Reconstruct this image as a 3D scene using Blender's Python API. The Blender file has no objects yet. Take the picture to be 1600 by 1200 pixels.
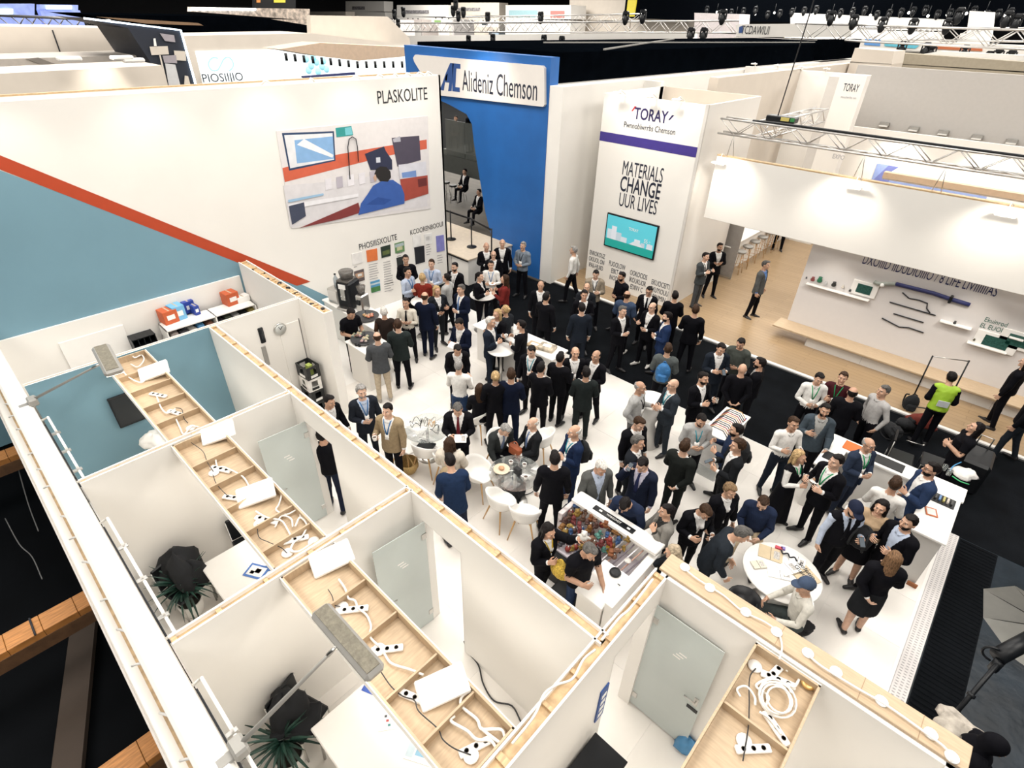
import bpy, bmesh, math, random
import numpy as np
from mathutils import Vector, Matrix
random.seed(7); np.random.seed(7)
SC = bpy.context.scene
COL = SC.collection
R = math.radians
# ---------------------------------------------------------------- camera
HC = 7.4                       # eye height of the gallery the picture was taken from
FPX = 853.07                   # focal length in pixels of a 1600 px wide frame
YAW, PIT, ROL = R(-42.3245), R(33.927), R(1.6077)
def cam_axes():
    F = Vector((math.sin(YAW)*math.cos(PIT), math.cos(YAW)*math.cos(PIT), -math.sin(PIT)))
    r = F.cross(Vector((0, 0, 1))).normalized(); u = r.cross(F)
    return r*math.cos(ROL)+u*math.sin(ROL), -r*math.sin(ROL)+u*math.cos(ROL), F
AR, AU, AF = cam_axes()
cd = bpy.data.cameras.new('camera'); cam = bpy.data.objects.new('camera', cd); COL.objects.link(cam)
cd.sensor_width = 36; cd.lens = FPX/1600*36; cd.clip_end = 600; cd.clip_start = .1
m = Matrix.Identity(4)
for i in range(3):
    m[i][0], m[i][1], m[i][2] = AR[i], AU[i], -AF[i]
m[2][3] = HC
cam.matrix_world = m
SC.camera = cam
def ray(px, py): return AR*(px-800)+AU*(600-py)+AF*FPX
def at(px, py, z=0.):          # the point of the level plane z that a place in the survey photo shows
    d = ray(px, py); return Vector((0, 0, HC))+d*((z-HC)/d.z)
def atx(px, py, X): d = ray(px, py); return Vector((0, 0, HC))+d*(X/d.x)
def aty(px, py, Y): d = ray(px, py); return Vector((0, 0, HC))+d*(Y/d.y)
# ---------------------------------------------------------------- light
w = bpy.data.worlds.new('hall_air'); SC.world = w; w.use_nodes = True
w.node_tree.nodes['Background'].inputs[0].default_value = (.9, .93, 1, 1)
w.node_tree.nodes['Background'].inputs[1].default_value = .03
def area(name, loc, size, power, color=(1, .955, .885), rot=(0, 0, 0), sy=None):
    l = bpy.data.lights.new(name, 'AREA'); l.energy = power; l.color = color; l.size = size
    if sy: l.shape = 'RECTANGLE'; l.size_y = sy
    o = bpy.data.objects.new(name, l); o.location = loc; o.rotation_euler = rot; COL.objects.link(o); return o
for x in (-34, -21, -8, 5):               # the hall's rows of high bay lamps
    for y in (-9, 5, 19, 33):
        area('hall_light', (x, y, 15), 8, 1150)
for x, y, pw in ((-60, 18, 5200), (-50, 48, 6500), (-24, 56, 6500), (2, 56, 6500), (-75, 60, 7000), (22, 40, 4500)): area('hall_light', (x, y, 15), 16, pw)
for x, y, sx, sy in ((-8.7, 1.37, 2.6, .5), (-5.7, 1.36, 2.6, .5), (-2.8, 1.36, 2.5, .5)):      # downlights under the cable troughs
    area('trough_light', (x, y, 2.22), sx, 8, (1, .93, .82), sy=sy)
area('trough_light', (.06, 2.1, 2.22), 0.5, 4, (1, .93, .82), sy=2.6)
def spot(name, loc, to, power, ang=75, color=(1, .93, .82), r=.08):
    l = bpy.data.lights.new(name, 'SPOT'); l.energy = power; l.color = color; l.spot_size = R(ang); l.spot_blend = .8; l.shadow_soft_size = r
    o = bpy.data.objects.new(name, l); o.location = loc; o.rotation_euler = (Vector(to)-Vector(loc)).to_track_quat('-Z', 'Y').to_euler(); COL.objects.link(o)
for y in (1.2, 3.6, 6.0, 8.2, 10.0): spot('wall_spot', (-11.9, y, 6.35), (-13.1, y, 4.2), 26, 100)
for x in (-6.1, -3.2, -.2, 2.4): spot('banner_spot', (x, 14.3, 4.55), (x, 15.0, 3.6), 55, 115)
for x in (-9.4, -8.4, -7.4): spot('tower_spot', (x, 13.7, 6.2), (x, 14.6, 4.4), 45, 95)
for y, z in ((4.6, 4.9), (7.6, 4.9)): spot('tier_spot', (-18.2, y, 6.5), (-19, y, 4.6), 60, 100)
spot('plate_spot', (-13.5, 12.2, 6.4), (-13.5, 13.3, 5.7), 60, 110)
for x in (-3, 0, 3): spot('display_spot', (x, 14.9, 2.7), (x, 15.75, .6), 22, 100)
for x in (-4.5, -1.5, 1.5): spot('soffit_spot', (x, 26.2, 3.9), (x, 27, 2.4), 120, 120)
SC.view_settings.view_transform = 'Standard'
SC.view_settings.look = 'None'
SC.view_settings.exposure = .55
SC.view_settings.gamma = 1
SC.view_settings.use_curve_mapping = False
# ---------------------------------------------------------------- materials
MATS = {}
def mat(name, col=(.8, .8, .8), rough=.6, metal=0, emit=None, es=1, trans=0, alpha=1, var=.06, scale=8, bump=0, bscale=60, spec=.5, stretch=None):
    if name in MATS: return MATS[name]
    k = bpy.data.materials.new(name); k.use_nodes = True
    nt = k.node_tree; b = nt.nodes['Principled BSDF']
    b.inputs['Roughness'].default_value = rough; b.inputs['Metallic'].default_value = metal
    b.inputs['Specular IOR Level'].default_value = spec
    if trans: b.inputs['Transmission Weight'].default_value = trans
    if alpha < 1: b.inputs['Alpha'].default_value = alpha
    if emit: b.inputs['Emission Color'].default_value = (*emit, 1); b.inputs['Emission Strength'].default_value = es
    if var or bump: tc = nt.nodes.new('ShaderNodeTexCoord')
    if var:
        n = nt.nodes.new('ShaderNodeTexNoise'); n.inputs['Scale'].default_value = scale; n.inputs['Detail'].default_value = 4
        src = tc.outputs['Object']
        if stretch:
            mp = nt.nodes.new('ShaderNodeMapping'); mp.inputs['Scale'].default_value = stretch
            nt.links.new(src, mp.inputs[0]); src = mp.outputs[0]
        nt.links.new(src, n.inputs['Vector'])
        r = nt.nodes.new('ShaderNodeValToRGB')
        r.color_ramp.elements[0].position = .3; r.color_ramp.elements[1].position = .7
        r.color_ramp.elements[0].color = (*[max(0, c*(1-var)) for c in col], 1)
        r.color_ramp.elements[1].color = (*[min(1, c*(1+var)) for c in col], 1)
        nt.links.new(n.outputs[0], r.inputs[0]); nt.links.new(r.outputs[0], b.inputs['Base Color'])
    else: b.inputs['Base Color'].default_value = (*col, 1)
    if bump:
        n2 = nt.nodes.new('ShaderNodeTexNoise'); n2.inputs['Scale'].default_value = bscale; n2.inputs['Detail'].default_value = 3
        bp = nt.nodes.new('ShaderNodeBump'); bp.inputs['Strength'].default_value = bump; bp.inputs['Distance'].default_value = .01
        nt.links.new(tc.outputs['Object'], n2.inputs['Vector']); nt.links.new(n2.outputs[0], bp.inputs['Height'])
        nt.links.new(bp.outputs[0], b.inputs['Normal'])
    MATS[name] = k; return k
WHITE = mat('white_paint', (.80, .775, .735), .55, var=.015, scale=1.5)
WHITE2 = mat('white_laminate', (.82, .80, .77), .35, var=.01)
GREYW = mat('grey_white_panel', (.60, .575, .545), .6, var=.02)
CREAM = mat('cream_panel', (.62, .56, .49), .6, var=.03, scale=2)
PINE = mat('pine_batten', (.52, .36, .20), .6, var=.22, scale=6, stretch=(2, 2, 14))
PLY = mat('birch_plywood', (.46, .345, .228), .55, var=.10, scale=4, stretch=(1.5, 12, 1.5))
PLYX = mat('birch_plywood_across', (.44, .325, .21), .55, var=.12, scale=4, stretch=(12, 1.5, 1.5))
OAK = mat('oak_leg', (.55, .33, .14), .45, var=.12, scale=10)
BLACK = mat('black_plastic', (.007, .008, .010), .4, var=.1, spec=.3)
MATTB = mat('black_drape', (.0012, .0018, .0028), .95, var=.2, scale=3, spec=.0)
METAL = mat('brushed_steel', (.55, .54, .52), .3, 1, var=.05)
ALU = mat('truss_aluminium', (.62, .60, .58), .38, .85, var=.06)
GREYM = mat('grey_metal', (.32, .31, .29), .45, .3, var=.05)
BLUEP = mat('blue_print', (.165, .300, .375), .6, var=.03, scale=1.2)
REDP = mat('red_print', (.43, .052, .014), .6, var=.03)
COBALT = mat('cobalt_panel', (.011, .110, .37), .5, var=.08, scale=1.5)
INK = mat('ink', (.012, .014, .02), .6, var=0)
NAVYINK = mat('navy_ink', (.012, .016, .09), .6, var=0)
GLASS = mat('clear_glass', (.86, .93, .92), .03, trans=.9, alpha=.45, var=0)
FROST = mat('frosted_glass', (.60, .655, .64), .25, alpha=.80, var=.04, scale=1.5)
SMOKE = mat('smoked_glass', (.12, .13, .12), .08, alpha=.72, var=.1)
CABLEW = mat('white_cable', (.82, .79, .74), .4, var=0)
LAMP = mat('lamp_panel', (1, .96, .88), .4, emit=(1, .93, .80), es=4, var=0)
SPOTM = mat('spot_lens', (1, .96, .88), .4, emit=(1, .92, .78), es=12, var=0)
PAPER = mat('paper', (.82, .81, .79), .7, var=.01)
SCREENB = mat('dark_screen', (.012, .016, .02), .18, var=0)
def cm(c, rough=.7, nm='cloth'):
    c = tuple(round(float(v), 3) for v in c)
    k = '%s_%02x%02x%02x' % ((nm,)+tuple(int(min(1, v)*255) for v in c))+('_%d' % (rough*10))
    if nm == 'hair': return mat(k, c, rough, var=.55, scale=14, stretch=(7, 2, 2), bump=.25, bscale=60, spec=.12)
    return mat(k, c, rough, var=.12, scale=20, spec=.10 if nm == 'cloth' else .5)
# ---------------------------------------------------------------- mesh helpers
def tag(o, label=None, cat=None, group=None, kind=None):
    if label: o['label'] = label
    if cat: o['category'] = cat
    if group: o['group'] = group
    if kind: o['kind'] = kind
    return o
def link(name, me, parent=None, loc=None, rz=0):
    o = bpy.data.objects.new(name, me); COL.objects.link(o)
    if parent is not None: o.parent = parent
    if loc is not None: o.location = loc
    if rz: o.rotation_euler.z = rz
    return o
def empty(name, loc=(0, 0, 0), rz=0, **k):
    o = link(name, None, None, loc, rz); o.empty_display_size = .1; return tag(o, **k)
class MB:
    def __init__(s): s.v = []; s.f = []; s.mi = []; s.m = []; s.sm = []
    def mid(s, m):
        if m not in s.m: s.m.append(m)
        return s.m.index(m)
    def add(s, vs, fs, m, smooth=False):
        n = len(s.v); s.v += [tuple(v) for v in vs]; k = s.mid(m)
        for f in fs: s.f.append([i+n for i in f]); s.mi.append(k); s.sm.append(smooth)
        return s
    def box(s, c, d, m, rz=0, bev=0, rot=None):
        x, y, z = [q/2 for q in d]
        if bev:
            b = min(bev, x*.9, y*.9, z*.9); vs = []
            for sz in (-1, 1):
                for (ix, iy) in ((1, 1), (-1, 1), (-1, -1), (1, -1)):
                    vs += [(ix*x, iy*(y-b), sz*(z-b)), (ix*(x-b), iy*y, sz*(z-b)), (ix*(x-b), iy*(y-b), sz*z)]
            bm = bmesh.new()
            for v in vs: bm.verts.new(v)
            h = bmesh.ops.convex_hull(bm, input=bm.verts); bm.verts.index_update()
            vs = [v.co.copy() for v in bm.verts]; fs = [[v.index for v in f.verts] for f in bm.faces]; bm.free()
        else:
            vs = [(-x, -y, -z), (x, -y, -z), (x, y, -z), (-x, y, -z), (-x, -y, z), (x, -y, z), (x, y, z), (-x, y, z)]
            fs = [(0, 3, 2, 1), (4, 5, 6, 7), (0, 1, 5, 4), (1, 2, 6, 5), (2, 3, 7, 6), (3, 0, 4, 7)]
        M = (Matrix(rot).to_3x3() if rot is not None else Matrix.Rotation(rz, 3, 'Z')); c = Vector(c)
        return s.add([M @ Vector(v)+c for v in vs], fs, m)
    def span(s, a, b, m, bev=0):
        a = Vector(a); b = Vector(b)
        return s.box((a+b)/2, [abs(q) for q in (b-a)], m, bev=bev)
    def bar(s, a, b, w, h, m):          # a box from a to b
        a = Vector(a); b = Vector(b); d = b-a; L = d.length
        q = d.to_track_quat('X', 'Z').to_matrix()
        return s.box((a+b)/2, (L, w, h), m, rot=q)
    def tube(s, pts, r, m, n=6, cap=True, r2=None):
        pts = [Vector(p) for p in pts]; N = len(pts)
        rs = r if hasattr(r, '__len__') else [r+(r2-r)*i/(N-1) if r2 is not None else r for i in range(N)]
        vs = []; up = None
        for i, p in enumerate(pts):
            t = (pts[min(i+1, N-1)]-pts[max(i-1, 0)])
            t = t.normalized() if t.length > 1e-9 else Vector((0, 0, 1))
            if up is None: up = t.orthogonal().normalized()
            up = (up-t*up.dot(t)); up = up.normalized() if up.length > 1e-6 else t.orthogonal().normalized()
            sd = t.cross(up)
            vs += [p+(up*math.cos(2*math.pi*j/n)+sd*math.sin(2*math.pi*j/n))*rs[i] for j in range(n)]
        fs = [(i*n+j, i*n+(j+1) % n, (i+1)*n+(j+1) % n, (i+1)*n+j) for i in range(N-1) for j in range(n)]
        if cap: fs += [tuple(range(n-1, -1, -1)), tuple((N-1)*n+j for j in range(n))]
        return s.add(vs, fs, m, n > 4)
    def lathe(s, prof, m, c=(0, 0, 0), n=16, sx=1, sy=1):   # profile of (r, z)
        c = Vector(c); vs = []; fs = []; N = len(prof)
        for r, z in prof: vs += [c+Vector((r*sx*math.cos(2*math.pi*j/n), r*sy*math.sin(2*math.pi*j/n), z)) for j in range(n)]
        fs = [(i*n+j, i*n+(j+1) % n, (i+1)*n+(j+1) % n, (i+1)*n+j) for i in range(N-1) for j in range(n)]
        if prof[0][0] > 1e-4: fs.append(tuple(range(n-1, -1, -1)))
        if prof[-1][0] > 1e-4: fs.append(tuple((N-1)*n+j for j in range(n)))
        return s.add(vs, fs, m, True)
    def ball(s, c, r, m, n=8, k=6):
        r = r if hasattr(r, '__len__') else (r, r, r); c = Vector(c)
        vs = [c+Vector((0, 0, -r[2]))]
        for i in range(1, k):
            a = -math.pi/2+math.pi*i/k
            vs += [c+Vector((r[0]*math.cos(a)*math.cos(2*math.pi*j/n), r[1]*math.cos(a)*math.sin(2*math.pi*j/n), r[2]*math.sin(a))) for j in range(n)]
        vs.append(c+Vector((0, 0, r[2]))); T = len(vs)-1
        fs = [(0, 1+(j+1) % n, 1+j) for j in range(n)]
        for i in range(k-2): fs += [(1+i*n+j, 1+i*n+(j+1) % n, 1+(i+1)*n+(j+1) % n, 1+(i+1)*n+j) for j in range(n)]
        fs += [(T, 1+(k-2)*n+j, 1+(k-2)*n+(j+1) % n) for j in range(n)]
        return s.add(vs, fs, m, True)
    def slab(s, poly, n, m, m2=None):   # polygon (3-D points) thickened along vector n
        a = [Vector(p) for p in poly]; n = Vector(n); k = len(a)
        if (a[1]-a[0]).cross(a[2]-a[1]).dot(n) < 0: a.reverse()
        s.add([p+n for p in a], [tuple(range(k))], m2 or m)
        return s.add(a+[p+n for p in a], [tuple(range(k-1, -1, -1))]+[(i, (i+1) % k, k+(i+1) % k, k+i) for i in range(k)], m)
    def mesh(s, name):
        me = bpy.data.meshes.new(name); me.from_pydata(s.v, [], s.f)
        for k in s.m: me.materials.append(k)
        me.polygons.foreach_set('material_index', s.mi); me.polygons.foreach_set('use_smooth', s.sm); me.update(); return me
    def build(s, name, parent=None, loc=None, rz=0, **k): return tag(link(name, s.mesh(name), parent, loc, rz), **k)
def copy_tree(o, parent=None, memo=None):
    c = o.copy(); COL.objects.link(c); c.parent = parent
    for ch in [x for x in KIDS.get(o.name, [])]: copy_tree(ch, c)
    return c
KIDS = {}
def reg(o):                              # remember the children of a prototype once it is finished
    for x in bpy.data.objects:
        if x.parent is not None: KIDS.setdefault(x.parent.name, [])
    for x in bpy.data.objects:
        if x.parent is not None and x not in KIDS[x.parent.name]: KIDS[x.parent.name].append(x)
    return o
def place(proto, loc, rz=0, first=False, **k):
    o = proto if first else copy_tree(proto)
    o.location = loc; o.rotation_euler = (0, 0, rz); return tag(o, **k)
FONTC = {}
ONES = 'first second third fourth fifth sixth seventh eighth ninth tenth eleventh twelfth thirteenth fourteenth fifteenth sixteenth seventeenth eighteenth nineteenth'.split()
def ordw(i):                             # 0 -> first ... 39
    return ONES[i] if i < 19 else ('twentieth', 'thirtieth')[(i+1)//10-2] if (i+1) % 10 == 0 else ('twenty-', 'thirty-')[(i+1)//10-2]+ONES[i % 10]
def text_mesh(body, m, width=None, height=None, depth=.004, sx=1., bold=0., shear=0., spacing=1., align='CENTER'):
    cu = bpy.data.curves.new('lettering', 'FONT'); cu.body = body; cu.align_x = align; cu.align_y = 'CENTER'
    cu.extrude = depth/2; cu.offset = bold; cu.shear = shear; cu.space_character = spacing; cu.resolution_u = 3
    cu.space_line = .95
    o = bpy.data.objects.new('lettering', cu); COL.objects.link(o)
    bpy.context.view_layer.update()
    me = bpy.data.meshes.new_from_object(o.evaluated_get(bpy.context.evaluated_depsgraph_get()))
    bpy.data.objects.remove(o)
    co = np.empty(len(me.vertices)*3); me.vertices.foreach_get('co', co); co = co.reshape(-1, 3)
    co[:, 0] *= sx
    if len(co):
        mn, mx = co.min(0), co.max(0)
        c = (mn+mx)/2; co[:, :2] -= c[:2]
        s = 1
        if width and height: co[:, 0] *= width/(mx[0]-mn[0]); co[:, 1] *= height/(mx[1]-mn[1])
        elif width: co[:, :2] *= width/(mx[0]-mn[0])
        elif height: co[:, :2] *= height/(mx[1]-mn[1])
    me.vertices.foreach_set('co', co.ravel()); me.materials.clear(); me.materials.append(m); me.update(); return me
def frame_of(origin, right, up):
    r = Vector(right).normalized(); u = Vector(up).normalized(); n = r.cross(u)
    M = Matrix.Identity(4)
    for i in range(3): M[i][0], M[i][1], M[i][2], M[i][3] = r[i], u[i], n[i], origin[i]
    return M
def lettering(name, body, pos, right, up, m, parent=None, **k):
    me = text_mesh(body, m, **k); o = link(name, me)
    M = frame_of(Vector(pos), right, up)
    if parent is not None: o.parent = parent; M = parent.matrix_basis.inverted() @ M
    o.matrix_basis = M; return o
# ================================================================ figures
# One figure is grown once as a smooth distance field in a rest pose (arms out, facing -Y), meshed, and then bent at its joints.
F32 = np.float32
def cone(P, a, b, ra, rb, sq=(1, 1, 1)):
    a = np.array(a, F32); b = np.array(b, F32); s = np.array(sq, F32)
    q = (P-a)*s; d = (b-a)*s
    t = np.clip((q @ d)/max(float(d @ d), 1e-9), 0, 1)
    return np.sqrt(((q-t[..., None]*d)**2).sum(-1))-(ra+(rb-ra)*t)
def ell(P, c, r):
    r = np.array(r, F32); q = (P-np.array(c, F32))/r
    k0 = np.sqrt((q**2).sum(-1))+1e-6; k1 = np.sqrt(((q/r)**2).sum(-1))+1e-6
    return k0*(k0-1)/k1
def smin(a, b, k):
    h = np.clip(.5+.5*(b-a)/k, 0, 1); return b+(a-b)*h-k*h*(1-h)
def sub(a, b, k=.005): return -smin(-a, b, k)
def prof(P, tab):                        # vertical tube of elliptic sections: rows of (z, half width, half depth, y)
    t = np.array(tab, F32); z = P[..., 2]
    A = np.interp(z, t[:, 0], t[:, 1]); B = np.interp(z, t[:, 0], t[:, 2]); Y = np.interp(z, t[:, 0], t[:, 3])
    k = np.sqrt((P[..., 0]/A)**2+((P[..., 1]-Y)/B)**2)
    return ((k-1)*np.minimum(A, B)).astype(F32)
def nets(xs, ys, zs, fun):
    P = np.stack(np.meshgrid(xs, ys, zs, indexing='ij'), -1).astype(F32); D = fun(P)
    S = D < 0; n = np.array(D.shape)-1
    acc = np.zeros((*n, 3), F32); cnt = np.zeros(tuple(n), F32)
    def sl(ix, off): return tuple(slice(o, o+n[i]) for i, o in enumerate(off))
    for ax in range(3):
        for u in (0, 1):
            for v in (0, 1):
                o0 = [0, 0, 0]; others = [a for a in range(3) if a != ax]; o0[others[0]] = u; o0[others[1]] = v
                o1 = list(o0); o1[ax] = 1
                a, b = sl(0, o0), sl(0, o1); ch = S[a] != S[b]
                t = D[a]/np.where(ch, D[a]-D[b], 1)
                p = P[a]+(P[b]-P[a])*t[..., None]
                acc += np.where(ch[..., None], p, 0); cnt += ch
    act = cnt > 0; idx = np.full(tuple(n), -1, np.int64); idx[act] = np.arange(act.sum())
    V = acc[act]/cnt[act][:, None]; Fs = []
    for ax in range(3):
        o = [a for a in range(3) if a != ax]
        lo = [slice(1, -1)]*3; lo[ax] = slice(0, -1)
        hi = [slice(1, -1)]*3; hi[ax] = slice(1, None)
        s0 = S[tuple(lo)]; s1 = S[tuple(hi)]; I = np.argwhere(s0 != s1)
        fl = s0[s0 != s1]
        I = I+np.array([1 if a != ax else 0 for a in range(3)])
        def at_(du, dv):
            J = I.copy(); J[:, o[0]] -= du; J[:, o[1]] -= dv; return idx[J[:, 0], J[:, 1], J[:, 2]]
        q = np.stack([at_(1, 1), at_(0, 1), at_(0, 0), at_(1, 0)], 1)
        if ax == 1: fl = ~fl
        q[~fl] = q[~fl][:, ::-1]; Fs.append(q)
    return V, np.concatenate(Fs)
def seg(*p):                             # grid lines: seg(start, step, end, step, end ...)
    out = [p[0]]
    for st, e in zip(p[1::2], p[2::2]):
        k = max(1, round((e-out[-1])/st)); out += list(out[-1]+(e-out[-1])*np.arange(1, k+1)/k)
    return np.array(out, F32)
def mirror(x): return np.concatenate([-x[::-1], x[1:] if x[0] == 0 else x])
def decimate(V, Q, ratio, keep=None):
    me = bpy.data.meshes.new('rest'); me.from_pydata(V.tolist(), [], Q.tolist()); o = link('rest', me)
    md = o.modifiers.new('d', 'DECIMATE'); md.ratio = ratio
    if keep is not None:
        g = o.vertex_groups.new(name='w'); kk = keep(V)
        for lv in np.unique(kk): g.add(np.nonzero(kk == lv)[0].tolist(), float(lv), 'REPLACE')
        md.vertex_group = 'w'; md.vertex_group_factor = 1.
    bpy.context.view_layer.update()
    e = bpy.data.meshes.new_from_object(o.evaluated_get(bpy.context.evaluated_depsgraph_get()))
    V2 = np.empty(len(e.vertices)*3, F32); e.vertices.foreach_get('co', V2)
    e.calc_loop_triangles(); T = [tuple(p.vertices) for p in e.loop_triangles]
    bpy.data.objects.remove(o); bpy.data.meshes.remove(e); bpy.data.meshes.remove(me)
    return V2.reshape(-1, 3), np.array(T)
def head_field(P, fem):
    h = ell(P, (0, .008, 1.668), (.077, .097, .098))
    h = smin(h, ell(P, (0, -.03, 1.60), (.054 if fem else .060, .064, .072)), .03)
    h = smin(h, cone(P, (-.035, -.084, 1.683), (.035, -.084, 1.683), .012, .012), .02)
    h = smin(h, ell(P, (0, -.082, 1.552), (.024, .022, .018)), .02)
    for s in (-1, 1):
        h = sub(h, ell(P, (s*.033, -.103, 1.662), (.019, .016, .013)), .014)
        h = smin(h, ell(P, (s*.045, -.068, 1.628), (.022, .02, .018)), .02)
        h = smin(h, ell(P, (s*.080, .012, 1.645), (.010, .021, .031)), .008)
    h = smin(h, cone(P, (0, -.092, 1.668), (0, -.121, 1.628), .008, .013), .012)
    h = smin(h, cone(P, (-.016, -.092, 1.590), (.016, -.092, 1.590), .008, .008), .008)
    return h
def torso_field(P, fem):
    sh = .150 if fem else .168
    d = ell(P, (0, .01, .955), (.172 if fem else .160, .118, .13))
    d = smin(d, ell(P, (0, .0, 1.11), (.128 if fem else .150, .100 if fem else .118, .17)), .05)
    d = smin(d, ell(P, (0, .012, 1.29), (.152 if fem else .178, .108 if fem else .122, .19)), .05)
    d = smin(d, cone(P, (-sh, .018, 1.415), (sh, .018, 1.415), .066, .066), .05)
    if fem:
        for s in (-1, 1): d = smin(d, ell(P, (s*.07, -.085, 1.27), (.062, .05, .062)), .03)
    return d
def arm_field(Q):                        # Q has x folded to the right-hand side
    d = smin(cone(Q, (.16, .02, 1.415), (.46, .02, 1.415), .060, .047), cone(Q, (.46, .02, 1.415), (.705, .02, 1.415), .046, .035), .02)
    pal = None
    ys = (-.033, -.011, .011, .032)
    for i, y in enumerate(ys):
        k = (.805+(-.004, .004, .0, -.010)[i], .02+y, 1.418)
        c = cone(Q, (.725, .02+y*.55, 1.415), k, .017, .0125)
        pal = c if pal is None else smin(pal, c, .014)
    fin = None
    for i, y in enumerate(ys):
        L = (.074, .084, .078, .060)[i]; k = (.803+(-.004, .004, .0, -.010)[i], .02+y, 1.418); sp = y*.16
        mid = (k[0]+L*.52, k[1]+sp*.5, 1.409); tip = (k[0]+L*.98, k[1]+sp, 1.391)
        c = np.minimum(cone(Q, k, mid, .0098, .0086), cone(Q, mid, tip, .0086, .0068))
        fin = c if fin is None else np.minimum(fin, c)
    hand = smin(pal, fin, .008)
    th = np.minimum(cone(Q, (.740, -.008, 1.412), (.775, -.046, 1.404), .015, .0105), cone(Q, (.775, -.046, 1.404), (.812, -.056, 1.399), .0105, .008))
    hand = smin(hand, th, .010)
    d = smin(d, cone(Q, (.69, .02, 1.415), (.74, .02, 1.415), .026, .022, (1, .85, 1)), .01)
    return smin(d, hand, .012)
def leg_field(Q, fem):
    d = smin(cone(Q, (.088, .005, .90), (.098, -.002, .50), .092, .064), cone(Q, (.098, -.002, .50), (.105, .018, .10), .063, .048 if not fem else .042), .03)
    f = smin(cone(Q, (.105, .055, .045), (.108, -.05, .045), .042, .040), cone(Q, (.108, -.05, .045), (.114, -.165, .028), .042, .030), .03)
    d = smin(d, f, .025)
    return np.maximum(d, -Q[..., 2]+.001)
def body_field(P, fem):
    Q = P.copy(); Q[..., 0] = np.abs(Q[..., 0])
    d = smin(torso_field(P, fem), leg_field(Q, fem), .035)
    d = smin(d, arm_field(Q), .045)
    n = cone(P, (0, .028, 1.43), (0, .012, 1.58), .054 if fem else .060, .050 if fem else .055)
    return smin(smin(d, n, .035), head_field(P, fem), .018)
GX = mirror(seg(0, .0065, .10, .018, .70, .0050, .93))
GY = seg(-.235, .013, -.125, .0062, .075, .013, .15)
GZ = seg(-.02, .011, .11, .03, .87, .018, 1.35, .0062, 1.45, .011, 1.52, .0068, 1.79)
def region_keep(V):
    k = np.full(len(V), 1., F32); k[(V[:, 2] > 1.53) & (V[:, 1] < .02)] = .25; k[np.abs(V[:, 0]) > .71] = .35; return k
REST = {}
def rest_body(fem):
    V, Q = nets(GX, GY, GZ, lambda P: body_field(P, fem)); V, T = decimate(V, Q, .34, region_keep)
    c = V[T].mean(1); ax = np.abs(c[:, 0])
    mi = np.full(len(T), 1)                                   # 1 shirt
    mi[c[:, 2] < .985] = 2; mi[c[:, 2] < .088] = 3            # trousers, shoes
    mi[(c[:, 2] > 1.478+np.clip(ax-.062, 0, 1)*2.2) & (ax < .2)] = 0; mi[ax > .712] = 0   # skin
    mi[(ax < .026) & (c[:, 1] < -.080) & (np.abs(c[:, 2]-1.589) < .0075)] = 4
    mi[(np.abs(ax-.035) < .020) & (c[:, 1] < -.070) & (np.abs(c[:, 2]-1.684) < .0055)] = 5
    b = MB()                                                   # eyeballs, joined to the same mesh
    for s in (-1, 1):
        b.ball((s*.033, -.0790, 1.6625), (.0140, .0100, .0085), 'w', 8, 5); b.ball((s*.033, -.0860, 1.6625), (.0068, .0050, .0068), 'i', 6, 5)
    n = len(V); V = np.concatenate([V, np.array(b.v, F32)])
    F = [tuple(t) for t in T]+[tuple(i+n for i in f) for f in b.f]
    return V, F, list(mi)+[6+q for q in b.mi]
# ---------------------------------------------------------------- skeleton
J = dict(pelvis=(0, .01, .95), spine=(0, .01, 1.06), chest=(0, .01, 1.22), head=(0, .02, 1.50),
         uL=(.175, .02, 1.415), fL=(.46, .02, 1.415), hL=(.72, .02, 1.415), gL=(.803, .02, 1.418),
         tL=(.088, .005, .91), cL=(.098, -.002, .50), oL=(.105, .018, .08))
BN = ['pelvis', 'spine', 'chest', 'head']+[a+s for s in 'LR' for a in 'ufhgtco']
for k in list(J):
    if k[-1] == 'L' and len(k) == 2: J[k[0]+'R'] = (-J[k][0],)+J[k][1:]
PAR = dict(spine='pelvis', chest='spine', head='chest')
for s in 'LR': PAR.update({'u'+s: 'chest', 'f'+s: 'u'+s, 'h'+s: 'f'+s, 'g'+s: 'h'+s, 't'+s: 'pelvis', 'c'+s: 't'+s, 'o'+s: 'c'+s})
def ss(a, b, x): t = np.clip((x-a)/(b-a), 0, 1); return t*t*(3-2*t)
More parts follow.
